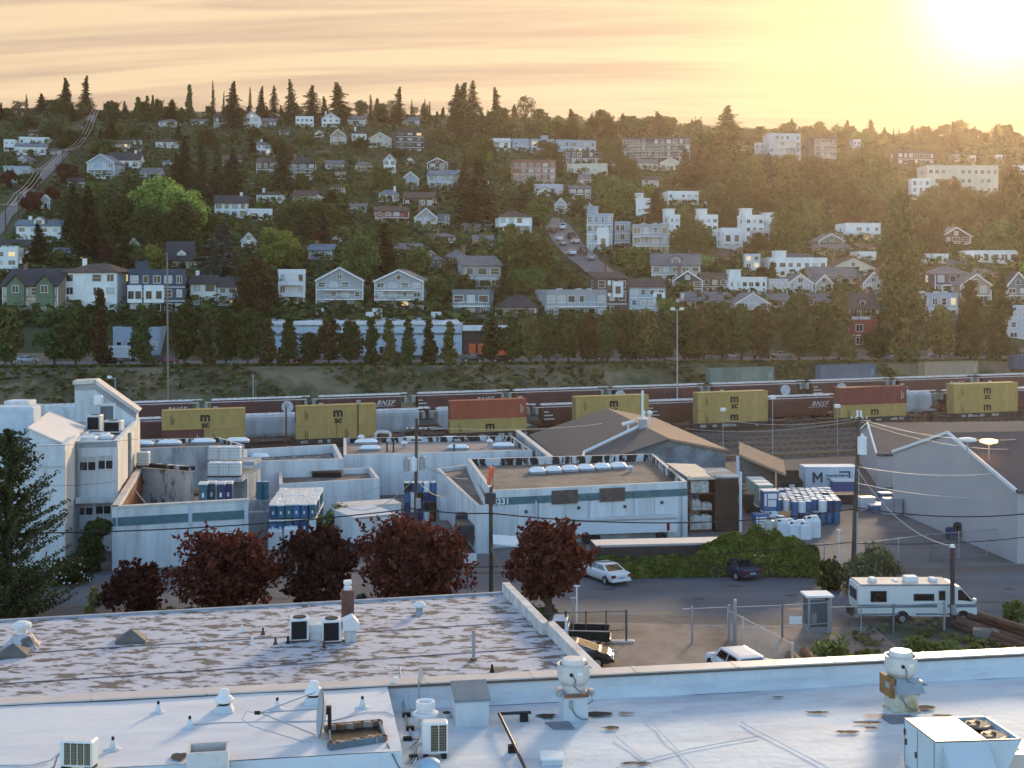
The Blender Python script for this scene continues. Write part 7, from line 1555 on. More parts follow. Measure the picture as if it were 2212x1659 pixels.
def car(label, p, rz, kind, pt, group=None, sc_=1.0, name='parked_car', cat='car', detail=True):
    c = CARS[kind]; L, W = c['L'], c['W']; r = thing(name, label, cat, p, rz, group); ox = -L/2; mb = MB(); n = 10; vs = []
    for x, z0, zb, f in c['b']:
        w = W/2*f; vs += [(ox+x, y, z) for y, z in ((-w*.86,z0),(-w*.97,z0+(zb-z0)*.25),(-w,z0+(zb-z0)*.55),(-w*.97,z0+(zb-z0)*.85),(-w*.88,zb),(w*.88,zb),(w*.97,z0+(zb-z0)*.85),(w,z0+(zb-z0)*.55),(w*.97,z0+(zb-z0)*.25),(w*.86,z0))]
    m = len(c['b']); fs = [(j*n+i, (j+1)*n+i, (j+1)*n+(i+1)%n, j*n+(i+1)%n) for j in range(m-1) for i in range(n)]+[tuple(range(n)), tuple(range(m*n-1, (m-1)*n-1, -1))]
    mb.add(vs, fs)
    g0, g1, g2, g3 = [ox+q for q in c['g']]; zb, zr = c['z'][1]+.0, c['h']; bw, rw = W/2*.90, W/2*c['rw']
    A = [(g0,-bw,zb),(g3,-bw,zb-.02),(g3,bw,zb-.02),(g0,bw,zb)]; B = [(g1,-rw,zr-.05),(g2,-rw,zr-.05),(g2,rw,zr-.05),(g1,rw,zr-.05)]; C = [(g1+.25,-rw*.7,zr),(g2-.3,-rw*.7,zr),(g2-.3,rw*.7,zr),(g1+.25,rw*.7,zr)]
    mb.add(A+B+C, [(0,1,5,4),(1,2,6,5),(2,3,7,6),(3,0,4,7),(4,5,9,8),(5,6,10,9),(6,7,11,10),(7,4,8,11),(8,9,10,11)]); mb.build('body', pt, r)
    A, B = [Vector(v) for v in A], [Vector(v) for v in B]
    def pane(nm, a, b, c2, d, u0=.08, u1=.92, v0=.10, v1=.90):
        f = lambda u, v: a.lerp(b, u).lerp(d.lerp(c2, u), v); nn = (b-a).cross(d-a).normalized()*.012; mb = MB(); q = [f(u0,v0),f(u1,v0),f(u1,v1),f(u0,v1)]; mb.add([x+nn for x in q]+q, [(0,1,2,3),(0,4,5,1),(1,5,6,2),(2,6,7,3),(3,7,4,0)]); mb.build(nm, cglass, r)
    pane('rear_window', A[3], A[0], B[0], B[3]); pane('windshield', A[1], A[2], B[2], B[1])
    for a, b, c2, d in ((A[0],A[1],B[1],B[0]),(A[2],A[3],B[3],B[2])): pane('side_window', a, b, c2, d, .10, .47, .12, .86); pane('side_window', a, b, c2, d, .51, .90, .12, .86)
    for wx in c['wx']:
        for sy in (-1, 1):
            y = sy*W/2*.97; ar = MB(); ar.cyl((ox+wx,y-sy*.14,c['wr']+.03),(ox+wx,y+sy*.02,c['wr']+.03),c['wr']*1.16,n=16); w_ = MB(); w_.cyl((ox+wx,y-sy*.18,c['wr']),(ox+wx,y+sy*.035,c['wr']),c['wr'],n=16); wo = w_.build('wheel', tyre, r); ar.build('wheel_arch', dark, wo)
            rm = MB(); rm.cyl((ox+wx,y,c['wr']),(ox+wx,y+sy*.045,c['wr']),c['wr']*.62,n=14); ro = rm.build('rim', rimm, wo)
    xr, xf = ox, ox+L
    for sy in (-1, 1):
        zt_ = c['z'][1]; MB().box(xr-.015,xr+.14,sy*W*.38-.16,sy*W*.38+.16,zt_-.34,zt_-.12).build('tail_light', redl, r); MB().box(xf-.22,xf-.03,sy*W*.33-.16,sy*W*.33+.16,.58,.74).build('headlight', whl, r)
        MB().bevbox(g3-.35,g3-.15,sy*(W/2+.06)-.08,sy*(W/2+.06)+.08,zb,zb+.14,.03).build('mirror', pt, r)
    MB().box(xr-.03,xr+.0,-.26,.26,.55,.68).build('plate', mat('plate_grey', (.35,.38,.42)), r); MB().bevbox(xr-.05,xr+.25,-W*.46,W*.46,.34,.52,.05).build('bumper', pt, r); MB().bevbox(xf-.3,xf+.03,-W*.42,W*.42,.34,.5,.05).build('bumper', pt, r)
    return r
car('white sedan parked along the ivy hedge, partly behind the maroon tree', Vector((7.1,100.3,.01)), R(119), 'sedan', PW); car('navy blue sedan parked along the ivy hedge', Vector((17.4,101.9,.01)), R(117), 'sedan', PN)
car('black hatchback with sunlit hood beside the streaked roof', G(1246,1434,.01), R(-6), 'hatch', PK); car('white wagon with dark windows below the coping', G(1588,1464,.01), R(106), 'suv', PW)
car('silver-white car with black mirrors below the coping', G(1657,1476,.01), R(58), 'hatch', PS)
# pickup
r = thing('pickup_truck', 'white pickup truck with dark green bed parked behind the black hatchback', 'pickup truck', G(1226,1393,.01), R(174)); L = 5.3
mb = MB(); mb.extr([(-.1,-.92,.45),(2.6,-.92,.45),(2.62,-.92,.78),(2.5,-.92,1.02),(1.45,-.92,1.12),(-.1,-.92,1.15)], (0,1.84,0)); mb.build('body', PW, r)
mb = MB(); mb.add([(-.1,-.86,1.14),(1.5,-.86,1.10),(1.5,.86,1.10),(-.1,.86,1.14),(0,-.70,1.74),(.85,-.70,1.74),(.85,.70,1.74),(0,.70,1.74)], [(0,1,5,4),(1,2,6,5),(2,3,7,6),(3,0,4,7),(4,5,6,7)]); mb.build('cab', PW, r)
A_, B_ = [Vector(v) for v in ((-.1,-.86,1.14),(1.5,-.86,1.10),(1.5,.86,1.10),(-.1,.86,1.14))], [Vector(v) for v in ((0,-.70,1.74),(.85,-.70,1.74),(.85,.70,1.74),(0,.70,1.74))]
for nm, (a,b,c2,d), (u0,u1) in (('windshield',(A_[1],A_[2],B_[2],B_[1]),(.07,.93)),('rear_window',(A_[3],A_[0],B_[0],B_[3]),(.1,.9)),('side_window',(A_[0],A_[1],B_[1],B_[0]),(.14,.78)),('side_window',(A_[2],A_[3],B_[3],B_[2]),(.22,.86))):
    f = lambda u, v: a.lerp(b,u).lerp(d.lerp(c2,u),v); nn = (b-a).cross(d-a).normalized()*.012; MB().add([f(u,v)+nn for u,v in ((u0,.1),(u1,.1),(u1,.88),(u0,.88))]+[f(u,v) for u,v in ((u0,.1),(u1,.1),(u1,.88),(u0,.88))], [(0,1,2,3),(0,4,5,1),(1,5,6,2),(2,6,7,3),(3,7,4,0)]).build(nm, cglass, r)
bedm = mat('bed_green', (.012,.02,.018), rough=.4)
MB().box(-2.65,-.12,-.93,-.85,.5,1.12).box(-2.65,-.12,.85,.93,.5,1.12).box(-2.68,-2.6,-.93,.93,.5,1.12).box(-.2,-.12,-.85,.85,.5,1.2).box(-2.6,-.2,-.85,.85,.5,.62).build('bed', bedm, r); [MB().box(-2.66,-.12,a,b,1.12,1.16).build('bed_rail', mat('rail_tan', (.35,.28,.24)), r) for a, b in ((-.96,-.83),(.83,.96))]
MB().box(-2.78,-2.66,-.8,.8,.45,.62).build('bumper', rimm, r)
for wx in (-1.75, 1.75):
    for sy in (-1,1): w_ = MB().cyl((wx,sy*.78,.38),(wx,sy*.97,.38),.38,n=16).build('wheel', tyre, r); MB().cyl((wx,sy*.95,.38),(wx,sy*.985,.38),.22,n=12).build('rim', rimm, w_)
one(MB().bevbox(-.9,.9,-.25,.25,0,.12,.04), 'plank', 'pale sunlit plank on the ground behind the pickup', 'plank', capm, G(1340,1387,.01), R(3))
# motorhome
r = thing('motorhome', 'cream motorhome with blue-grey stripe and rooftop units', 'motorhome', G(1981,1349,.01)+Vector((0,1.15,0)), R(1)); pc = paint('cream', (.64,.66,.64), .4); hw = 1.12
prof = [(-3.9,.62),(-4.0,1.5),(-3.95,2.55),(-3.85,2.62),(2.4,2.62),(2.9,2.5),(3.95,1.35),(4.05,.9),(4.0,.6),(3.0,.5)]
MB().extr([(x,-hw,z) for x,z in prof], (0,2*hw,0)).build('body', pc, r)
MB().box(-3.85,2.4,-hw-.03,hw+.03,2.58,2.66).build('roof_edge', mat('roof_edge_grey', (.25,.26,.27)), r); MB().box(-3.8,2.4,-hw+.05,hw-.05,2.66,2.69).build('roof', mat('rv_roof', (.58,.53,.46), var=.12, dirt=(.4,.33,.26), damt=.5, dscale=1.5), r)
st = mat('rv_stripe', (.12,.17,.21)); y_ = -hw-.008
for x0,x1,z0,z1 in ((-3.97,3.98,1.12,1.34),(-3.9,-1.2,.62,.74),(-.1,2.9,.62,.74)): MB().box(x0,x1,y_,-hw,z0,z1).build('stripe', st, r)
def rvwin(x0,x1,z0,z1): w_ = MB().box(x0-.05,x1+.05,y_-.012,-hw,z0-.05,z1+.05).build('window', mat('rv_frame', (.06,.065,.07)), r); MB().box(x0,x1,y_-.02,y_-.012,z0,z1).build('pane', cglass, w_)
rvwin(-3.1,-2.1,1.55,2.2); rvwin(-.2,1.1,1.62,2.0); rvwin(1.5,1.85,1.65,2.2)
MB().extr([(2.75,y_-.01,1.62),(3.72,y_-.01,1.52),(3.0,y_-.01,2.3),(2.75,y_-.01,2.3)], (0,.012,0)).build('window', cglass, r); MB().add([(2.98,-hw*.9,2.42),(2.98,hw*.9,2.42),(3.86,hw*.9,1.46),(3.86,-hw*.9,1.46)], [(0,1,2,3)]).build('windshield', cglass, r, (.03,0,.03))
MB().box(1.35,2.05,y_-.006,-hw,.7,2.35).build('door', paint('cream2', (.60,.62,.60), .4), r); MB().box(-4.03,-3.99,-.8,.8,1.55,2.25).build('rear_window', cglass, r); MB().bevbox(-4.15,-3.9,-1.05,1.05,.45,.62,.05).build('bumper', rimm, r)
for x0,x1,z1,nm in ((-.55,.35,.32,'air_conditioner'),(-2.9,-2.45,.22,'roof_vent'),(1.2,1.65,.2,'roof_vent'),(-1.3,-1.0,.08,'roof_vent')): MB().bevbox(x0,x1,-.4,.4,2.69,2.69+z1,.08).build(nm, lampw, r)
for wx in (-1.0, 3.1):
    for sy in (-1,1): w_ = MB().cyl((wx,sy*.88,.37),(wx,sy*1.13,.37),.37,n=16).build('wheel', tyre, r); MB().cyl((wx,sy*1.1,.37),(wx,sy*1.14,.37),.2,n=12).build('rim', rimm, w_)
    MB().cyl((wx,-hw-.004,.45),(wx,-hw+.1,.45),.47,n=18).build('wheel_arch', dark, r)
MB().bevbox(3.7,3.95,-hw-.2,-hw-.02,1.5,1.75,.04).build('mirror', pc, r); MB().cyl((-4.25,-.5,.5),(-4.25,.3,.9),.06,n=8).box(-4.4,-4.1,-.7,.3,.5,1.0).build('carrier', blk, r)
# trailers along the works
def boxtrailer(label, a, b, z0, z1, wd, m, rm):
    a, b = Vector(a), Vector(b); a.z = b.z = 0; L = (b-a).length; r = thing('box_trailer', label, 'trailer', a, math.atan2(b.y-a.y,b.x-a.x)); MB().box(0,L,0,wd,z0,z1).build('body', m, r); MB().box(-.03,L+.03,-.03,.06,z1-.14,z1+.01).build('top_rail', gal, r); MB().box(0,L,.08,wd-.08,z1,z1+.03).build('roof', rm, r)
    for f in (.12,.2,.85):
        for y in (.15, wd-.4): MB().cyl((L*f,y,.48),(L*f,y+.25,.48),.48,n=14).build('wheel', tyre, r)
    return r
trl = boxtrailer('white box trailer with red rear corner before the numbered building', G(1243,1178,0), G(1462,1170,0), .9, 2.15, 2.4, mat('trailer_white', (.62,.64,.66), rough=.5, var=.05), mat('trailer_roof', (.55,.54,.52), var=.1)); MB().box(8.35,8.62,-.02,-.0,1.0,1.7).build('marker', redl, trl); MB().box(-.04,-.01,.1,2.3,1.0,2.1).build('front_panel', dark, trl)
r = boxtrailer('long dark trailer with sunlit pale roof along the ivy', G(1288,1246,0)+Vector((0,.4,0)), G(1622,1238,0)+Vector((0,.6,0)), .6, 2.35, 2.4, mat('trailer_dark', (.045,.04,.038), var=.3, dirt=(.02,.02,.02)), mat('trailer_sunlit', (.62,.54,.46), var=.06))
boxtrailer('white flat trailer roof right of the barrel stack', G(765,1195,0), G(860,1185,0), .8, 3.0, 5.5, stucco, mat('corrugated_pale', (.52,.54,.55), var=.15, stretch=(.2,6,1)))
wall('white sloped shed roof behind the barrel stack', P(742,1112,117), P(866,1088,119), 2.9, stucco, 2.6)
r = thing('dump_truck', 'dark grey truck parked beside the white tanks', 'truck', G(1012,1180,0), R(95)); MB().bevbox(-2.2,1.2,-1.1,1.1,.8,2.2,.1).build('body', mat('truck_grey', (.05,.052,.055), rough=.5), r); MB().bevbox(1.25,2.6,-1.05,1.05,.6,2.6,.15).build('cab', mat('truck_grey', (.05,.052,.055)), r); MB().box(2.6,2.63,-.9,.9,1.6,2.35).build('windshield', cglass, r)
for wx in (-1.5,1.8):
    for sy in (-1,1): MB().cyl((wx,sy*.85,.5),(wx,sy*1.1,.5),.5,n=14).build('wheel', tyre, r)
r = thing('awning', 'white striped awning at the foot of the pole', 'awning', G(1085,1215,0)+Vector((0,0,1.6))); MB().add([(-.9,-.6,.1),(1.3,-.9,-.1),(1.3,.6,.45),(-.9,.8,.55)], [(0,1,2,3)]).add([(-.9,-.6,.02),(1.3,-.9,-.18),(1.3,-.9,-.1),(-.9,-.6,.1)], [(0,1,2,3)]).build('cloth', lampw, r); [MB().cyl((x,y,-1.6),(x,y,.1),.04,n=6).build('post', gal, r) for x, y in ((-.8,-.5),(1.2,-.8))]
r = thing('sign', 'white notice board half behind the maroon crown', 'sign', G(1016,1245,0)+Vector((0,0,.1)), R(5)); MB().box(-.5,.5,-.03,.03,.9,1.7).build('panel', lampw, r); MB().box(-.03,.03,0,.06,0,.9).build('post', wood, r)
# the same cars again, small, on the avenue and the hill street
def avpt(px, off):
    x = 0.0
    for _ in range(6): x = (px-CX)*(271.5+off+.12*x)/K
    return Vector((x, 271.5+off+.12*x, zt(x, 271.5+off+.12*x)+.04))
AVA = math.atan(.12)
AV = [(62,3,PS,'hatch','silver car at the left end of the avenue'),(345,4.5,PD,'sedan','dark car by the blue-grey garage'),(362,-2,PR,'hatch','red car behind the tall pale pole'),(655,-3,PR,'hatch','small red car glimpsed between trunks left of the commercial building'),(866,3,PD,'suv','dark van before the commercial building'),(1020,-3,PK,'suv','black pickup-like SUV before the storefront'),(1084,-3,PK,'sedan','black sedan right of the storefront'),(1278,0,PK,'suv','black SUV left of the lit car'),(1362,0,PD,'sedan','dark car with shining window between the trunks'),(1412,2,PK,'suv','black SUV behind the double-headed lamp'),(1497,0,PK,'sedan','black sedan right of the double-headed lamp'),(1546,-2,PS,'suv','silver SUV beside the green striped container'),(1580,4,PW,'hatch','white hatchback above the green striped container'),(1648,0,PK,'suv','black SUV between the green and blue containers'),(1690,3,PS,'sedan','silver sedan above the blue container'),(1950,0,PW,'suv','white SUV at the foot of the tall poplar'),(2030,2,PS,'sedan','silver sedan above the tan container'),(2068,3,PW,'suv','white SUV right of the tan container'),(2190,5,PD,'sedan','dark car at the right end of the avenue'),(1190,4,PS,'hatch','silver hatchback behind the trunks left of centre'),(240,-3,PK,'sedan','black sedan low behind the street trees')]
for px, off, pt, kd, lb in AV: car(lb, avpt(px, off), AVA+(math.pi if off < 0 else 0), kd, pt, 'cars on the avenue')
q = avpt(268, 5.5); r = thing('box_truck', 'white truck parked before the blue-grey garage', 'truck', q, AVA); MB().bevbox(-3,1.2,-1.1,1.1,.8,3.2,.1).build('body', PW, r); MB().bevbox(1.3,2.8,-1.0,1.0,.5,2.3,.2).build('cab', PW, r); MB().box(1.6,2.5,-1.02,-1.0,1.3,2.0).build('side_window', cglass, r)
for wx in (-2,2): MB().cyl((wx,-1.1,.45),(wx,-.85,.45),.45,n=12).build('wheel', tyre, r)
HS = [(1212,500,PW,'suv','white SUV highest on the hill street'),(1193,506,PD,'sedan','dark car at the upper left kerb of the hill street'),(1233,520,PD,'suv','dark SUV in the middle of the hill street'),(1242,530,PW,'sedan','white sedan right behind the dark SUV on the hill street'),(1207,524,PW,'hatch','white hatchback at the left kerb of the hill street'),(1214,534,PS,'hatch','silver hatchback at the left kerb of the hill street'),(1258,553,PK,'suv','black SUV at the lower hill street'),(1234,556,PW,'sedan','white sedan at the lower left kerb of the hill street'),(1274,566,PS,'sedan','silver sedan lowest on the hill street'),(1090,420,PW,'suv','white SUV at the top bend of the hill street')]
for px, py, pt, kd, lb in HS:
    p = hit(px, py); car(lb, p+Vector((0,0,.55)), R(100), kd, pt, 'cars on the hill street')
# ================================================================ planting by the street
def crown_tree(label, cat, base, mbc, mbt, lm, name='tree', rz=0, grp=None):
    r = thing(name, label, cat, base, rz, grp); mbc.build('crown', lm, r)
    if mbt: mbt.build('trunk', bark, r)
    return r
def px_tree(label, px, yb, yt, wd, lm, seed, n=5200, leaf=.20, shape='round', z0=.12, nl=30, zb=0.0, lobe=None, name='plum_tree'):
    p = G(px, yb, zb); s = sca(p.y); h = (yb-yt)/s; lobe = lobe or wd/2/s*.27; nl = int(nl*1.9); c, t_ = decid(seed, h, wd/2/s, n, leaf, shape, z0, lobe, nl, -.16, spray=90); return crown_tree(label, 'tree', p, c, t_, lm, name)
maroon = leafmat('leaf_plum', (.105,.030,.026), .35, .3, .02); maroon2 = leafmat('leaf_plum_dark', (.060,.026,.022), .3, .3, .02)
px_tree('small dark maroon shrub-like tree left in the row', 296, 1332, 1212, 172, maroon2, 5, 3600, .19, 'round', .03, 24); px_tree('broad maroon tree in front of the teal-banded wall', 490, 1334, 1138, 272, maroon, 6, 9000, .20, 'round', .08, 44); px_tree('darkest maroon tree in the middle of the row', 682, 1324, 1134, 196, maroon2, 7, 6500, .20, 'round', .06, 34)
px_tree('broad maroon tree before the white tanks', 896, 1328, 1112, 280, maroon, 8, 10000, .20, 'round', .06, 46); px_tree('maroon tree with bare forked trunk before the white sedan', 1184, 1348, 1128, 214, maroon, 9, 8500, .20, 'round', .26, 40)
# the big conifer at the left edge
rn = random.Random(12); p = G(18, 1350, 0); s = sca(p.y); hT = (1350-925)/s; mb = MB()
for i in range(46):
    q = i/45; z = hT*(.03+.95*q); rad = (4.7*(1-q)**.48+.35)*(.75+.4*rn.random())
    for b in range(9):
        if rn.random() < .10: continue
        a = rn.random()*6.283; L = rad*(.6+.5*rn.random()); m = max(3, int(L/.2))
        for k in range(m):
            f = (k+.5)/m; c = Vector((math.cos(a)*L*f, math.sin(a)*L*f, z+.42*L*f**1.4-.1*L))
            for _ in range(5 if f > .25 else 2): leafquad(mb, c+rndir(rn)*.19*(1.2-f*.6), .14*(1.1-.4*f), (rndir(rn)+Vector((0,0,.6))).normalized(), rn)
t_ = MB(); t_.tube([(0,0,-.3),(0,0,hT*.5),(0,0,hT*.97)], [.3,.18,.03], 8)
crown_tree('big dark conifer with upswept branches at the left edge', 'tree', p, mb, t_, leafmat('leaf_cedar', (.050,.068,.030), .2, .1), 'conifer_tree')
def leafbox(mb, pts, wd, hfun, n, leaf, rn, dens=.35):
    "a hedge body along a ground line: leaves over bumpy sides and top"
    segs = [(Vector(a), Vector(b)) for a, b in zip(pts, pts[1:])]; tl = sum((b-a).length for a, b in segs)
    for _ in range(n):
        q = rn.random()*tl; acc = 0
        for a, b in segs:
            l = (b-a).length
            if acc+l >= q: break
            acc += l
        c = a.lerp(b, (q-acc)/l); f = acc/tl+(q-acc)/tl; hh = hfun(f)*(1+.18*noise.noise(Vector((q*.9,0,1)))); ang = rn.uniform(-.1, 3.24); e = (b-a).normalized(); nv = Vector((-e.y,e.x,0))
        rr = 1+.22*noise.noise(Vector((q*1.1, ang*1.5, 3)))-.3*rn.random()**2; pz = abs(math.sin(ang))**.6*hh*rr; py = -math.cos(ang)*wd/2*rr
        nn = (nv*(-math.cos(ang))+Vector((0,0,math.sin(ang)))+rndir(rn)*.7).normalized(); leafquad(mb, c+nv*py+Vector((0,0,max(.03,pz))), leaf, nn, rn)
ivy = leafmat('leaf_ivy', (.12,.185,.040), .35, .2); ivyd = leafmat('leaf_ivy_dark', (.050,.070,.026), .25, .2)
rn = random.Random(31); o_ = G(1290,1247,0); gl_ = [G(x,y,0)-o_ for x,y in ((1290,1246),(1420,1245),(1520,1243),(1650,1243),(1770,1246))]
def hf(f): return 1.5+1.9*sst(.40,.62,f)-1.4*sst(.86,1,f)
mb = MB(); leafbox(mb, gl_, 1.5, hf, 15000, .15, rn); hd = thing('ivy_hedge', 'long ivy-covered hedge behind the two sedans', 'hedge', o_); mb.build('foliage', ivy, hd); mb = MB(); mb.prism([(gl_[0].x,-.2+gl_[0].y),(gl_[-1].x,-.2+gl_[-1].y),(gl_[-1].x,.25+gl_[-1].y),(gl_[0].x,.25+gl_[0].y)], 0, 1.2); mb.build('stems', mat('hedge_core', (.03,.035,.018)), hd)
def bush(label, px, yb, wpx, hpx, lm, seed, n=1800, leaf=.17, zb=0.0, name='bush'):
    p = G(px, yb, zb); s = sca(p.y); c, t_ = decid(seed, hpx/s, wpx/2/s, n, leaf, 'round', .02, min(hpx,wpx*.6)/s*.36, 14); return crown_tree(label, 'bush', p, c, None, lm, name)
bush('large green bush at the foot of the transformer pole', 1880, 1274, 190, 92, leafmat('leaf_sage', (.11,.14,.075), .3, .2), 41, 4200); bush('low green bush left of the transformer pole', 1795, 1270, 90, 60, ivyd, 42, 2000)
bush('dark ivy mass under the windows of the tall white building', 205, 1236, 84, 124, ivyd, 43, 3600); bush('flowering shrub with white blossoms before the tall white building', 143, 1262, 108, 62, ivyd, 44, 2200); bush('ivy clump over the right end of the teal-banded wall', 506, 1160, 64, 74, ivy, 45, 1800, zb=1.5)
bush('light green shrub behind the darkest maroon tree', 725, 1160, 110, 66, leafmat('leaf_pale_green', (.17,.20,.07), .35, .2), 46, 2200, zb=.5); bush('small green shrub at the edge of the streaked roof', 972, 1330, 56, 50, ivy, 47, 900); bush('small blue-green shrub behind the brick chimney', 778, 1332, 46, 50, leaf_blue, 48, 700); bush('thin yellowish shrub right of the big conifer', 201, 1338, 44, 74, leafmat('leaf_straw', (.28,.26,.12), .35, .2), 49, 420, .15)
rn = random.Random(50); mb = MB(); p0 = G(143,1262,0)
for _ in range(46):
    d = rndir(rn); d.z = abs(d.z); c = Vector((d.x*1.85, d.y*1.3-.2, .25+d.z*1.75)); leafquad(mb, c, .10, d, rn); leafquad(mb, c, .10, Vector((-d.y,d.x,.3)), rn)
one(mb, 'blossom', 'white blossoms on the shrub before the tall white building', 'blossom', lidm, p0)
for k, (px, yb, w_, h_, lb) in enumerate(((1800,1444,110,70,'leafy weeds above the coping, left clump'),(1868,1448,70,44,'leafy weeds above the coping, small middle clump'),(1990,1432,90,62,'leafy weeds above the coping, left of the right fan'),(2040,1430,110,52,'leafy weeds behind the right fan'),(2110,1428,60,40,'leafy weeds above the coping, far right'),(1600,1462,40,36,'small weed beside the white wagon'),(2190,1335,70,44,'shrubs beside the rusty pipes'))): bush(lb, px, yb+14, w_, h_+12, leafmat('leaf_weed', (.16,.18,.06), .4, .2), 60+k, 760, .15)
def s_lot(rn):
    x = rn.uniform(22, 44); y = rn.uniform(74, 87.3); return (x, y, .35) if noise.noise(Vector((x*.35,y*.8,2))) > .08 else None
brush('lot_weeds', 5200, s_lot, .16, leafmat('leaf_weed', (.16,.18,.06), .4, .2), 71)
def s_st(rn):
    x = rn.uniform(-26, 3); return x, rn.uniform(87.0, 90.5)+.04*x, .5
brush('street_strip_weeds', 3200, s_st, .16, ivyd, 72)
# ================================================================ poles, wires, fences, small things
def pole(label, base, h, lean=0.0, r0=.16, arms=(), name='utility_pole', cat='utility pole'):
    r = thing(name, label, cat, base); MB().tube([(0,0,-.3),(lean*.5,0,h*.5),(lean,0,h)], [r0,r0*.85,r0*.65], 9).build('pole', wood, r)
    for z, w_ in arms:
        a = MB(); a.cbox((lean*z/h,-.12,z), (w_,.10,.12)); ao = a.build('crossarm', wood, r)
        for f in (-.45,-.2,.2,.45): MB().lathe([(.05,.06),(.07,.12),(.04,.2)], (lean*z/h+w_*f,-.12,z), 8).build('insulator', lampw, ao)
    return r
p1 = pole('dark utility pole with transformers left of centre', G(896,1240,0), 12.3, .15, .17, ((11.4,1.6),(10.6,.9)))
for k, (dx, z) in enumerate(((-.75,8.2),(-.15,8.2),(.5,8.3))): MB().cyl((dx+.12,-.45,z),(dx+.12,-.45,z+.95),.25,n=14).lathe([(.27,.95),(.1,1.05),(.05,1.2)], (dx+.12,-.45,z), 10).build('transformer', gal if k != 1 else lampw, p1)
MB().cyl((.3,-.3,5.2),(.3,-.3,6.0),.2,n=12).build('transformer', gal, p1)
p2 = pole('dark utility pole with orange wind sock before the numbered building', G(1061,1292,0), 8.1, -.02, .17); MB().bevbox(-.45,.35,-.4,-.12,6.9,7.7,.05).build('junction_box', darktrim, p2)
r = thing('wind_sock', 'bright orange wind sock on a rod above the pole', 'wind sock', p2.location+Vector((0,-.1,8.1))); MB().cyl((.12,0,-.3),(.12,0,1.7),.02,n=6).build('rod', darktrim, r); sock = mat('sock_orange', (.75,.14,.07), rough=.6, var=.05); MB().tube([(.06,0,1.45),(-.02,0,1.1),(-.08,0,.75)], [.22,.20,.15], 12).build('upper_cone', sock, r); MB().tube([(-.10,0,.72),(-.16,0,.4),(-.2,0,.15)], [.17,.15,.10], 12).build('lower_cone', sock, r)
p3 = pole('tall leaning utility pole with white transformer at right', G(1842,1244,0), 12.9, .5, .19, ((12.3,1.3),)); MB().cyl((.62,-.45,9.6),(.62,-.45,10.9),.36,n=16).lathe([(.38,1.3),(.15,1.42),(.08,1.6)], (.62,-.45,9.6), 10).build('transformer', lampw, p3)
for dx in (.32,.58): MB().bevbox(dx-.08,dx+.08,-.3,-.15,12.5,13.0,.03).build('cutout', lampw, p3)
MB().cyl((.22,-.2,0),(.3,-.2,5),.06,n=6).build('conduit', gal, p3)
p4 = thing('stub_pole', 'dark stub pole standing beside the motorhome', 'pole', G(2054,1352,0)+Vector((.0,-.3,0))); MB().cyl((0,0,-.2),(0,0,5.4),.16,.15,9).build('pole', mat('pole_purple', (.06,.045,.05)), p4); MB().lathe([(.2,5.3),(.12,5.5)], n=10).build('cap', lampw, p4); MB().cyl((.02,-.2,.9),(.02,-.2,1.5),.18,n=12).build('meter', gal, p4)
cabm = mat('cable_black', (.018,.018,.02)); cabw = mat('cable_pale', (.42,.40,.37), rough=.5)
def wire(label, a, b, sag=.6, rr=.03, m=None, grp=None):
    a, b = Vector(a), Vector(b); pts = [a.lerp(b, i/16)-Vector((0,0,4*sag*(i/16)*(1-i/16))) for i in range(17)]; return one(MB().tube([p-a for p in pts], rr, 5), 'power_cable', label, 'cable', m or cabm, a, group=grp)
T = lambda o, z, dx=0: o.location+Vector((dx,-.15,z))
wire('thick black cable from the left edge to the pole with transformers', P(-20,1152,96), T(p1,5.2), .5, .05); wire('thick black cable between the two middle poles', T(p1,5.2), T(p2,6.2), .15, .05); wire('thick black cable from the wind sock pole to the leaning pole', T(p2,6.2), T(p3,5.3,.2), .9, .05); wire('thick black cable from the leaning pole to the right edge', T(p3,5.4,.2), P(2235,1108,104), .5, .05)
wire('lower black cable across the ivy hedge', P(690,1232,97), T(p3,2.7,.1), .5, .035); wire('lower black cable from the leaning pole to the right edge', T(p3,2.6,.1), P(2235,1158,104), .3, .035); wire('lowest black cable from the left edge to the barrel stack', P(-20,1236,97), P(690,1232,97), .2, .025)
wire('pale drop cable from the leaning pole to the stub pole', T(p3,8.4,.3), T(p4,5.4), 1.2, .03, cabw); wire('upper pale cable over the large grey gable', T(p3,8.6,.3), P(2235,1010,112), .7, .025, cabw); wire('second pale cable over the large grey gable', T(p3,7.3,.3), P(2235,1070,110), .6, .022, cabw)
wire('upper grey cable from the leaning pole to the left', T(p3,12.4,.4), P(1560,905,150), .6, .025, cabw); wire('second grey cable from the leaning pole to the left', T(p3,12.2,.4), P(1480,925,150), .6, .025, cabw); wire('grey cable from the leaning pole to the upper right', T(p3,12.3,.6), P(2235,945,120), .8, .025, cabw); wire('second grey cable to the upper right', T(p3,12.1,.6), P(2235,968,118), .8, .022, cabw)
wire('grey cable from the transformer pole over the red-orange container', T(p1,11.6,.5), P(1300,915,150), .4, .025, cabw); wire('pale looping service cable at the transformer pole', T(p1,8.9), P(705,1070,112), 1.0, .03, cabw); wire('second looping service cable at the transformer pole', T(p1,7.6), P(735,1090,112), 1.3, .03, cabw); wire('pale service cable from the transformer pole to the annex', T(p1,8.8,.4), P(1010,1035,112), .3, .035, cabw); wire('pale hanging cable between annex and transformer pole', P(985,1062,110), P(895,1030,105), .9, .03, cabw)
wire('thin dark cable across the tall white building', P(-20,1042,95), P(250,1040,104), .3, .016); wire('second thin dark cable across the tall white building', P(-20,965,95), P(297,948,112), .2, .014); wire('slanting pale guy cable before the tall white building', P(75,1225,100), P(143,1082,105), .3, .03, cabw)
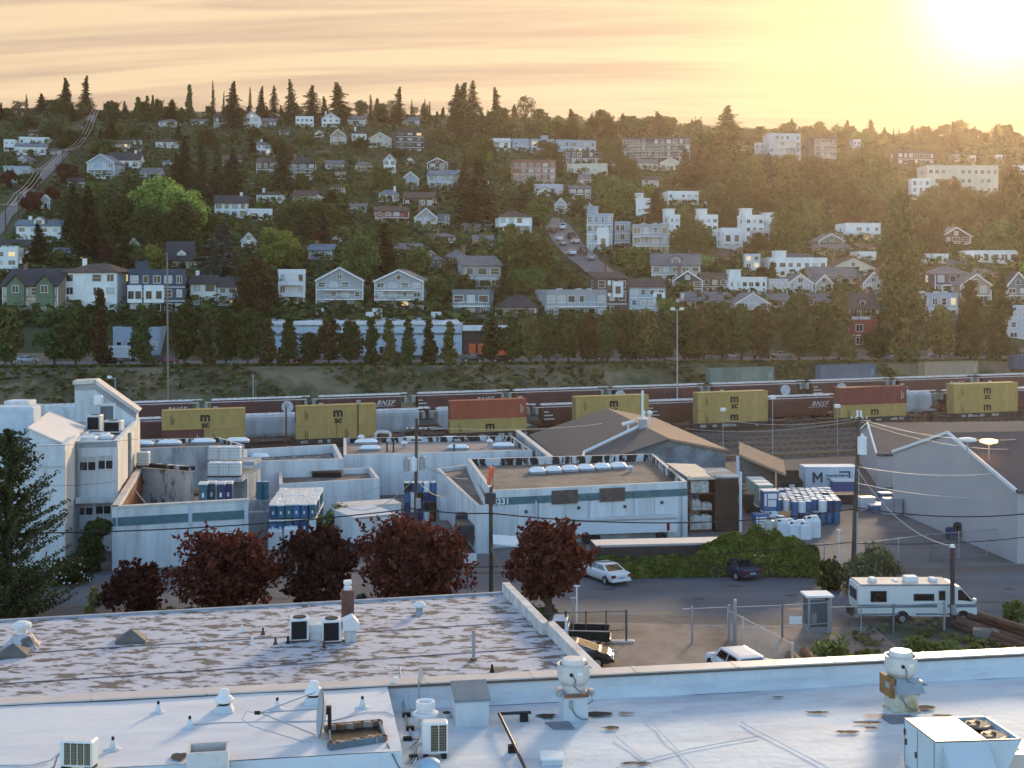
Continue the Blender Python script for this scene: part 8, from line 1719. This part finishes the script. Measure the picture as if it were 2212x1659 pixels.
wire('left guy wire of the wind sock pole', T(p2,3.6), G(1105,1290,0), .05, .03, mat('guy_tan', (.30,.22,.16))); wire('right guy wire of the wind sock pole', T(p2,3.7), G(1122,1300,0), .05, .03, MATS['guy_tan'])
# hill street poles and the line of poles at the left
for k, (px, yb, yt) in enumerate(((12,505,438),(40,470,415),(85,410,364),(135,362,322),(176,335,300),(194,312,278),(206,282,234))):
    p = hit(px, yb); pole(f'grey utility pole on the left slope, {["lowest","second","third","fourth","fifth","sixth","topmost"][k]}', p, (yb-yt)/sca(p.y), 0, .22, (((yb-yt)/sca(p.y)*.92,3.2),)); 
pl_ = [hit(x,y)+Vector((0,0,(y-t2)/sca(hit(x,y).y)*.94)) for x,y,t2 in ((12,505,438),(40,470,415),(85,410,364),(135,362,322),(176,335,300),(206,282,234))]
for k in range(5):
    for dx in (-1.4, 0, 1.4): wire('pale power lines climbing the left slope', pl_[k]+Vector((dx,0,0)), pl_[k+1]+Vector((dx,0,0)), 1.2, .075, cabw, 'power lines on the left slope')
for px, yb, yt, lb in ((1076,430,352,'tall pale pole left of the brick apartments'),(1193,470,405,'pale pole with street lamp by the hill street'),(1308,595,530,'pale pole at the lower hill street'),(1212,500,460,'pale pole at the upper hill street'),(697,372,325,'pale pole among dark trees left of centre'),(842,310,270,'pale pole under the ridge firs'),(1008,305,258,'pale pole right of the big fir group'),(1029,330,285,'second pale pole right of the big fir group'),(545,425,395,'short pale pole by the white bungalow'),(934,545,505,'pale pole with hanging lamp above the dark bungalow'),(1925,520,455,'thin lit pole left of the tall poplar')):
    p = hit(px, yb); q = pole(lb, p, (yb-yt)/sca(p.y), 0, .2, (((yb-yt)/sca(p.y)*.95,2.2),)); q.children[0].data.materials[0] = palewood
# fences
def fence(label, pts, h, step=2.6, rails=(1.0,), m=None, mesh=False, cat='fence'):
    pts = [Vector(p) for p in pts]; r = thing('chain_link_fence', label, cat, pts[0]); o_ = pts[0]; m = m or gal
    for a, b in zip(pts, pts[1:]):
        n = max(1, round((b-a).length/step))
        for i in range(n+1): c = a.lerp(b, i/n)-o_; MB().cyl(c+Vector((0,0,-.1)), c+Vector((0,0,h)), .045 if 0 < i < n else .07, n=7).build('post', m, r)
        for f in rails: MB().cyl(a-o_+Vector((0,0,h*f-.04)), b-o_+Vector((0,0,h*f-.04)), .028, n=6).build('rail', m, r)
        if mesh:
            d_ = b-a; L = d_.length; k = int(L/.22); mb = MB()
            for i in range(k):
                for s_ in (0, 1):
                    c0 = a+d_*(i/k)-o_; c1 = a+d_*(min(1,(i+h/.22)/k) if s_ == 0 else max(0,(i-h/.22)/k))-o_; f = abs((c1-c0).length)/(L*h/.22/k) if k else 1
                    mb.tube([c0+Vector((0,0,.05)), c1+Vector((0,0,.05+(h-.1)*min(1,f)))], .006, 3)
            mb.build('wire_mesh', m, r)
    return r
fence('chain-link gate and fence left of the lot entrance', [G(1110,1398,0),G(1222,1392,0),G(1353,1388,0)], 2.1, 1.4, (.97,.40), mat('fence_brown', (.10,.085,.075)), True)
fence('chain-link gate right of the lot entrance', [G(1495,1388,0),G(1575,1384,0)], 2.3, 2.4, (.95,.45), None, True); fence('chain-link fence along the street by the glass booth', [G(1585,1382,0),G(1690,1378,0),G(1790,1370,0)], 2.2, 2.6, (.97,.35), None, True); fence('thin chain-link fence before the motorhome', [G(1790,1372,0),G(1930,1368,0),G(2040,1362,0)], 1.9, 2.5, (.97,), None, True)
fence('fence with pale top rail running down to the coping', [G(1573,1382,0),G(1712,1462,0)], 2.0, 2.2, (.97,), capm, True); fence('high chain-link fence across the driveway', [G(1690,1238,0),G(1870,1232,0),G(2010,1212,0),G(2190,1196,0)], 2.3, 3.2, (.98,), None, True)
for px, yb, h, lb in ((1238,1392,2.9,'tall thin post with crossbar by the pickup'),(1246,1370,3.1,'white-topped post behind the pickup'),(1812,1236,3.3,'white post at the end of the ivy hedge')): one(MB().cyl((0,0,0),(0,0,h),.05,n=7).box(-.2,.2,-.05,.05,h,h+.08), 'post', lb, 'post', lampw if 'white' in lb else gal, G(px,yb,0))
one(MB().cyl((0,0,0),(0,0,2.7),.11,n=9).lathe([(.14,2.7),(.08,2.85)], n=9), 'gate_post', 'thick white-capped gate post by the booth fence', 'post', gal, G(1588,1392,0)); one(MB().box(-.4,.4,-.012,.012,0,.5), 'fence_sign', 'tilted white notice on the booth fence', 'sign', lampw, G(1718,1378,0)+Vector((0,-.06,.9)))
one(MB().box(-.16,.16,-.012,.012,0,.6), 'fence_sign', 'grey vertical notice beside the glass booth', 'sign', mat('sign_grey', (.2,.2,.2)), G(1758,1375,0)+Vector((0,-.06,.9)))
r = thing('guard_booth', 'small glass booth with pale flat roof by the fence', 'booth', G(1772,1366,0), R(4))
for x in (-.75,.7): 
    for y in (0,1.2): MB().box(x-.06,x+.06,y-.06,y+.06,0,2.3).build('frame_post', gal, r)
MB().box(-.72,.68,-.02,.02,.35,2.1).box(-.77,-.73,.05,1.15,.35,2.1).box(.68,.72,.05,1.15,.35,2.1).build('pane', glassmat('booth_glass', (.09,.11,.12), .1), r); MB().box(-.78,.74,-.05,1.25,0,.35).build('base', gal, r); MB().bevbox(-.95,.9,-.15,1.4,2.3,2.42,.05).build('roof', lampw, r)
# rusty pipes, concrete block
for k, (x0, y0, x1, y1, z, rr) in enumerate(((2066,1341,2260,1412,.55,.22),(2064,1336,2260,1400,.55,.22),(2094,1331,2260,1386,.60,.22),(2116,1329,2260,1372,1.1,.22),(2058,1347,2260,1428,.26,.22))):
    a, b = G(x0,y0,z), G(x1,y1,z); a.z = b.z = z; one(MB().cyl((0,0,0), b-a, rr, n=16, capm=1), 'steel_pipe', f'long rusty steel pipe at the right edge, {["front lower","second from front","third from front","uppermost","frontmost"][k]}', 'pipe', [rust, dark], a, group='rusty pipes at the right edge')
for k, (x0, y0, x1, y1, rr) in enumerate(((1708,1416,1745,1452,.32),(1738,1408,1775,1446,.33),(1768,1402,1800,1440,.30))):
    a, b = G(x0,y0,rr), G(x1,y1,rr); one(MB().cyl((0,0,0), b-a, rr, n=16, capm=1), 'steel_pipe', f'brown pipe end among the weeds, {["left","middle","right"][k]}', 'pipe', [mat('pipe_sunlit', (.20,.10,.055), var=.25), dark], a, group='brown pipe ends among the weeds')
r = thing('concrete_block', 'grey concrete lock block before the rusty pipes', 'block', G(2130,1385,0), R(-20)); MB().bevbox(-.8,.8,-.4,.4,0,.75,.04).build('body', conc, r); MB().box(-.25,.25,-.12,.12,.75,.82).build('lug', conc, r)
# ================================================================ the air
mb = MB(); mb.box(-330, 420, -6, 760, -8, 175); hz = bpy.data.materials.new('haze_air'); hz.use_nodes = True; t = NT(hz.node_tree)
v = t.n('ShaderNodeVolumePrincipled'); v.inputs['Color'].default_value = (1, .80, .62, 1); v.inputs['Density'].default_value = .000085; v.inputs['Anisotropy'].default_value = .76; o_ = t.n('ShaderNodeOutputMaterial'); t.l(v.outputs[0], o_.inputs['Volume'])
struct(mb, 'haze', hz, 'stuff')
# ================================================================ say which tree is which
taken = set(); hl = [((h[1]+h[2])/2, (h[3]+h[4])/2, h[5], h[6]) for h in HOUSES]
def short(l): return ' '.join(l.split()[:8])
def phrases(px, py, D):
    for hx, hy, hD, l in sorted(hl, key=lambda q: ((q[0]-px)/1.0)**2+((q[1]-py)*1.6)**2)[:14]:
        dx, dy = px-hx, py-hy
        rel = []
        if abs(dx) < 26: rel.append('in front of' if D < hD else 'behind')
        if dx < 0: rel.append('just left of')
        else: rel.append('just right of')
        if dy < -14: rel.append('above and left of' if dx < 0 else 'above and right of')
        if dy > 14: rel.append('below and left of' if dx < 0 else 'below and right of')
        for q in rel: yield f'{q} the {l}'
for r, kind, lk, px, py, D, hm in sorted(TREES, key=lambda q: -q[6]/q[5]):
    a = ('tall ' if hm > 15 else 'small ' if hm < 6.5 else '')+COLN[lk]+' '+SHAPE[kind]
    if kind in 'c' and lk == 'c': a = ('tall ' if hm > 15 else '')+'dark fir with open branches'
    if r.get('group', '').startswith('street trees'): a = ('narrow ' if kind == 'y' else 'full ')+COLN[lk]+' street tree'
    done = None
    for ph in phrases(px, py, D):
        c = f'{a} {ph}'; w_ = c.split()
        if len(w_) > 16: c = ' '.join(w_[:16])
        if c not in taken: done = c; break
    taken.add(done); r['label'] = done
    if 'group' not in r: r['group'] = 'trees and shrubs on the hillside'
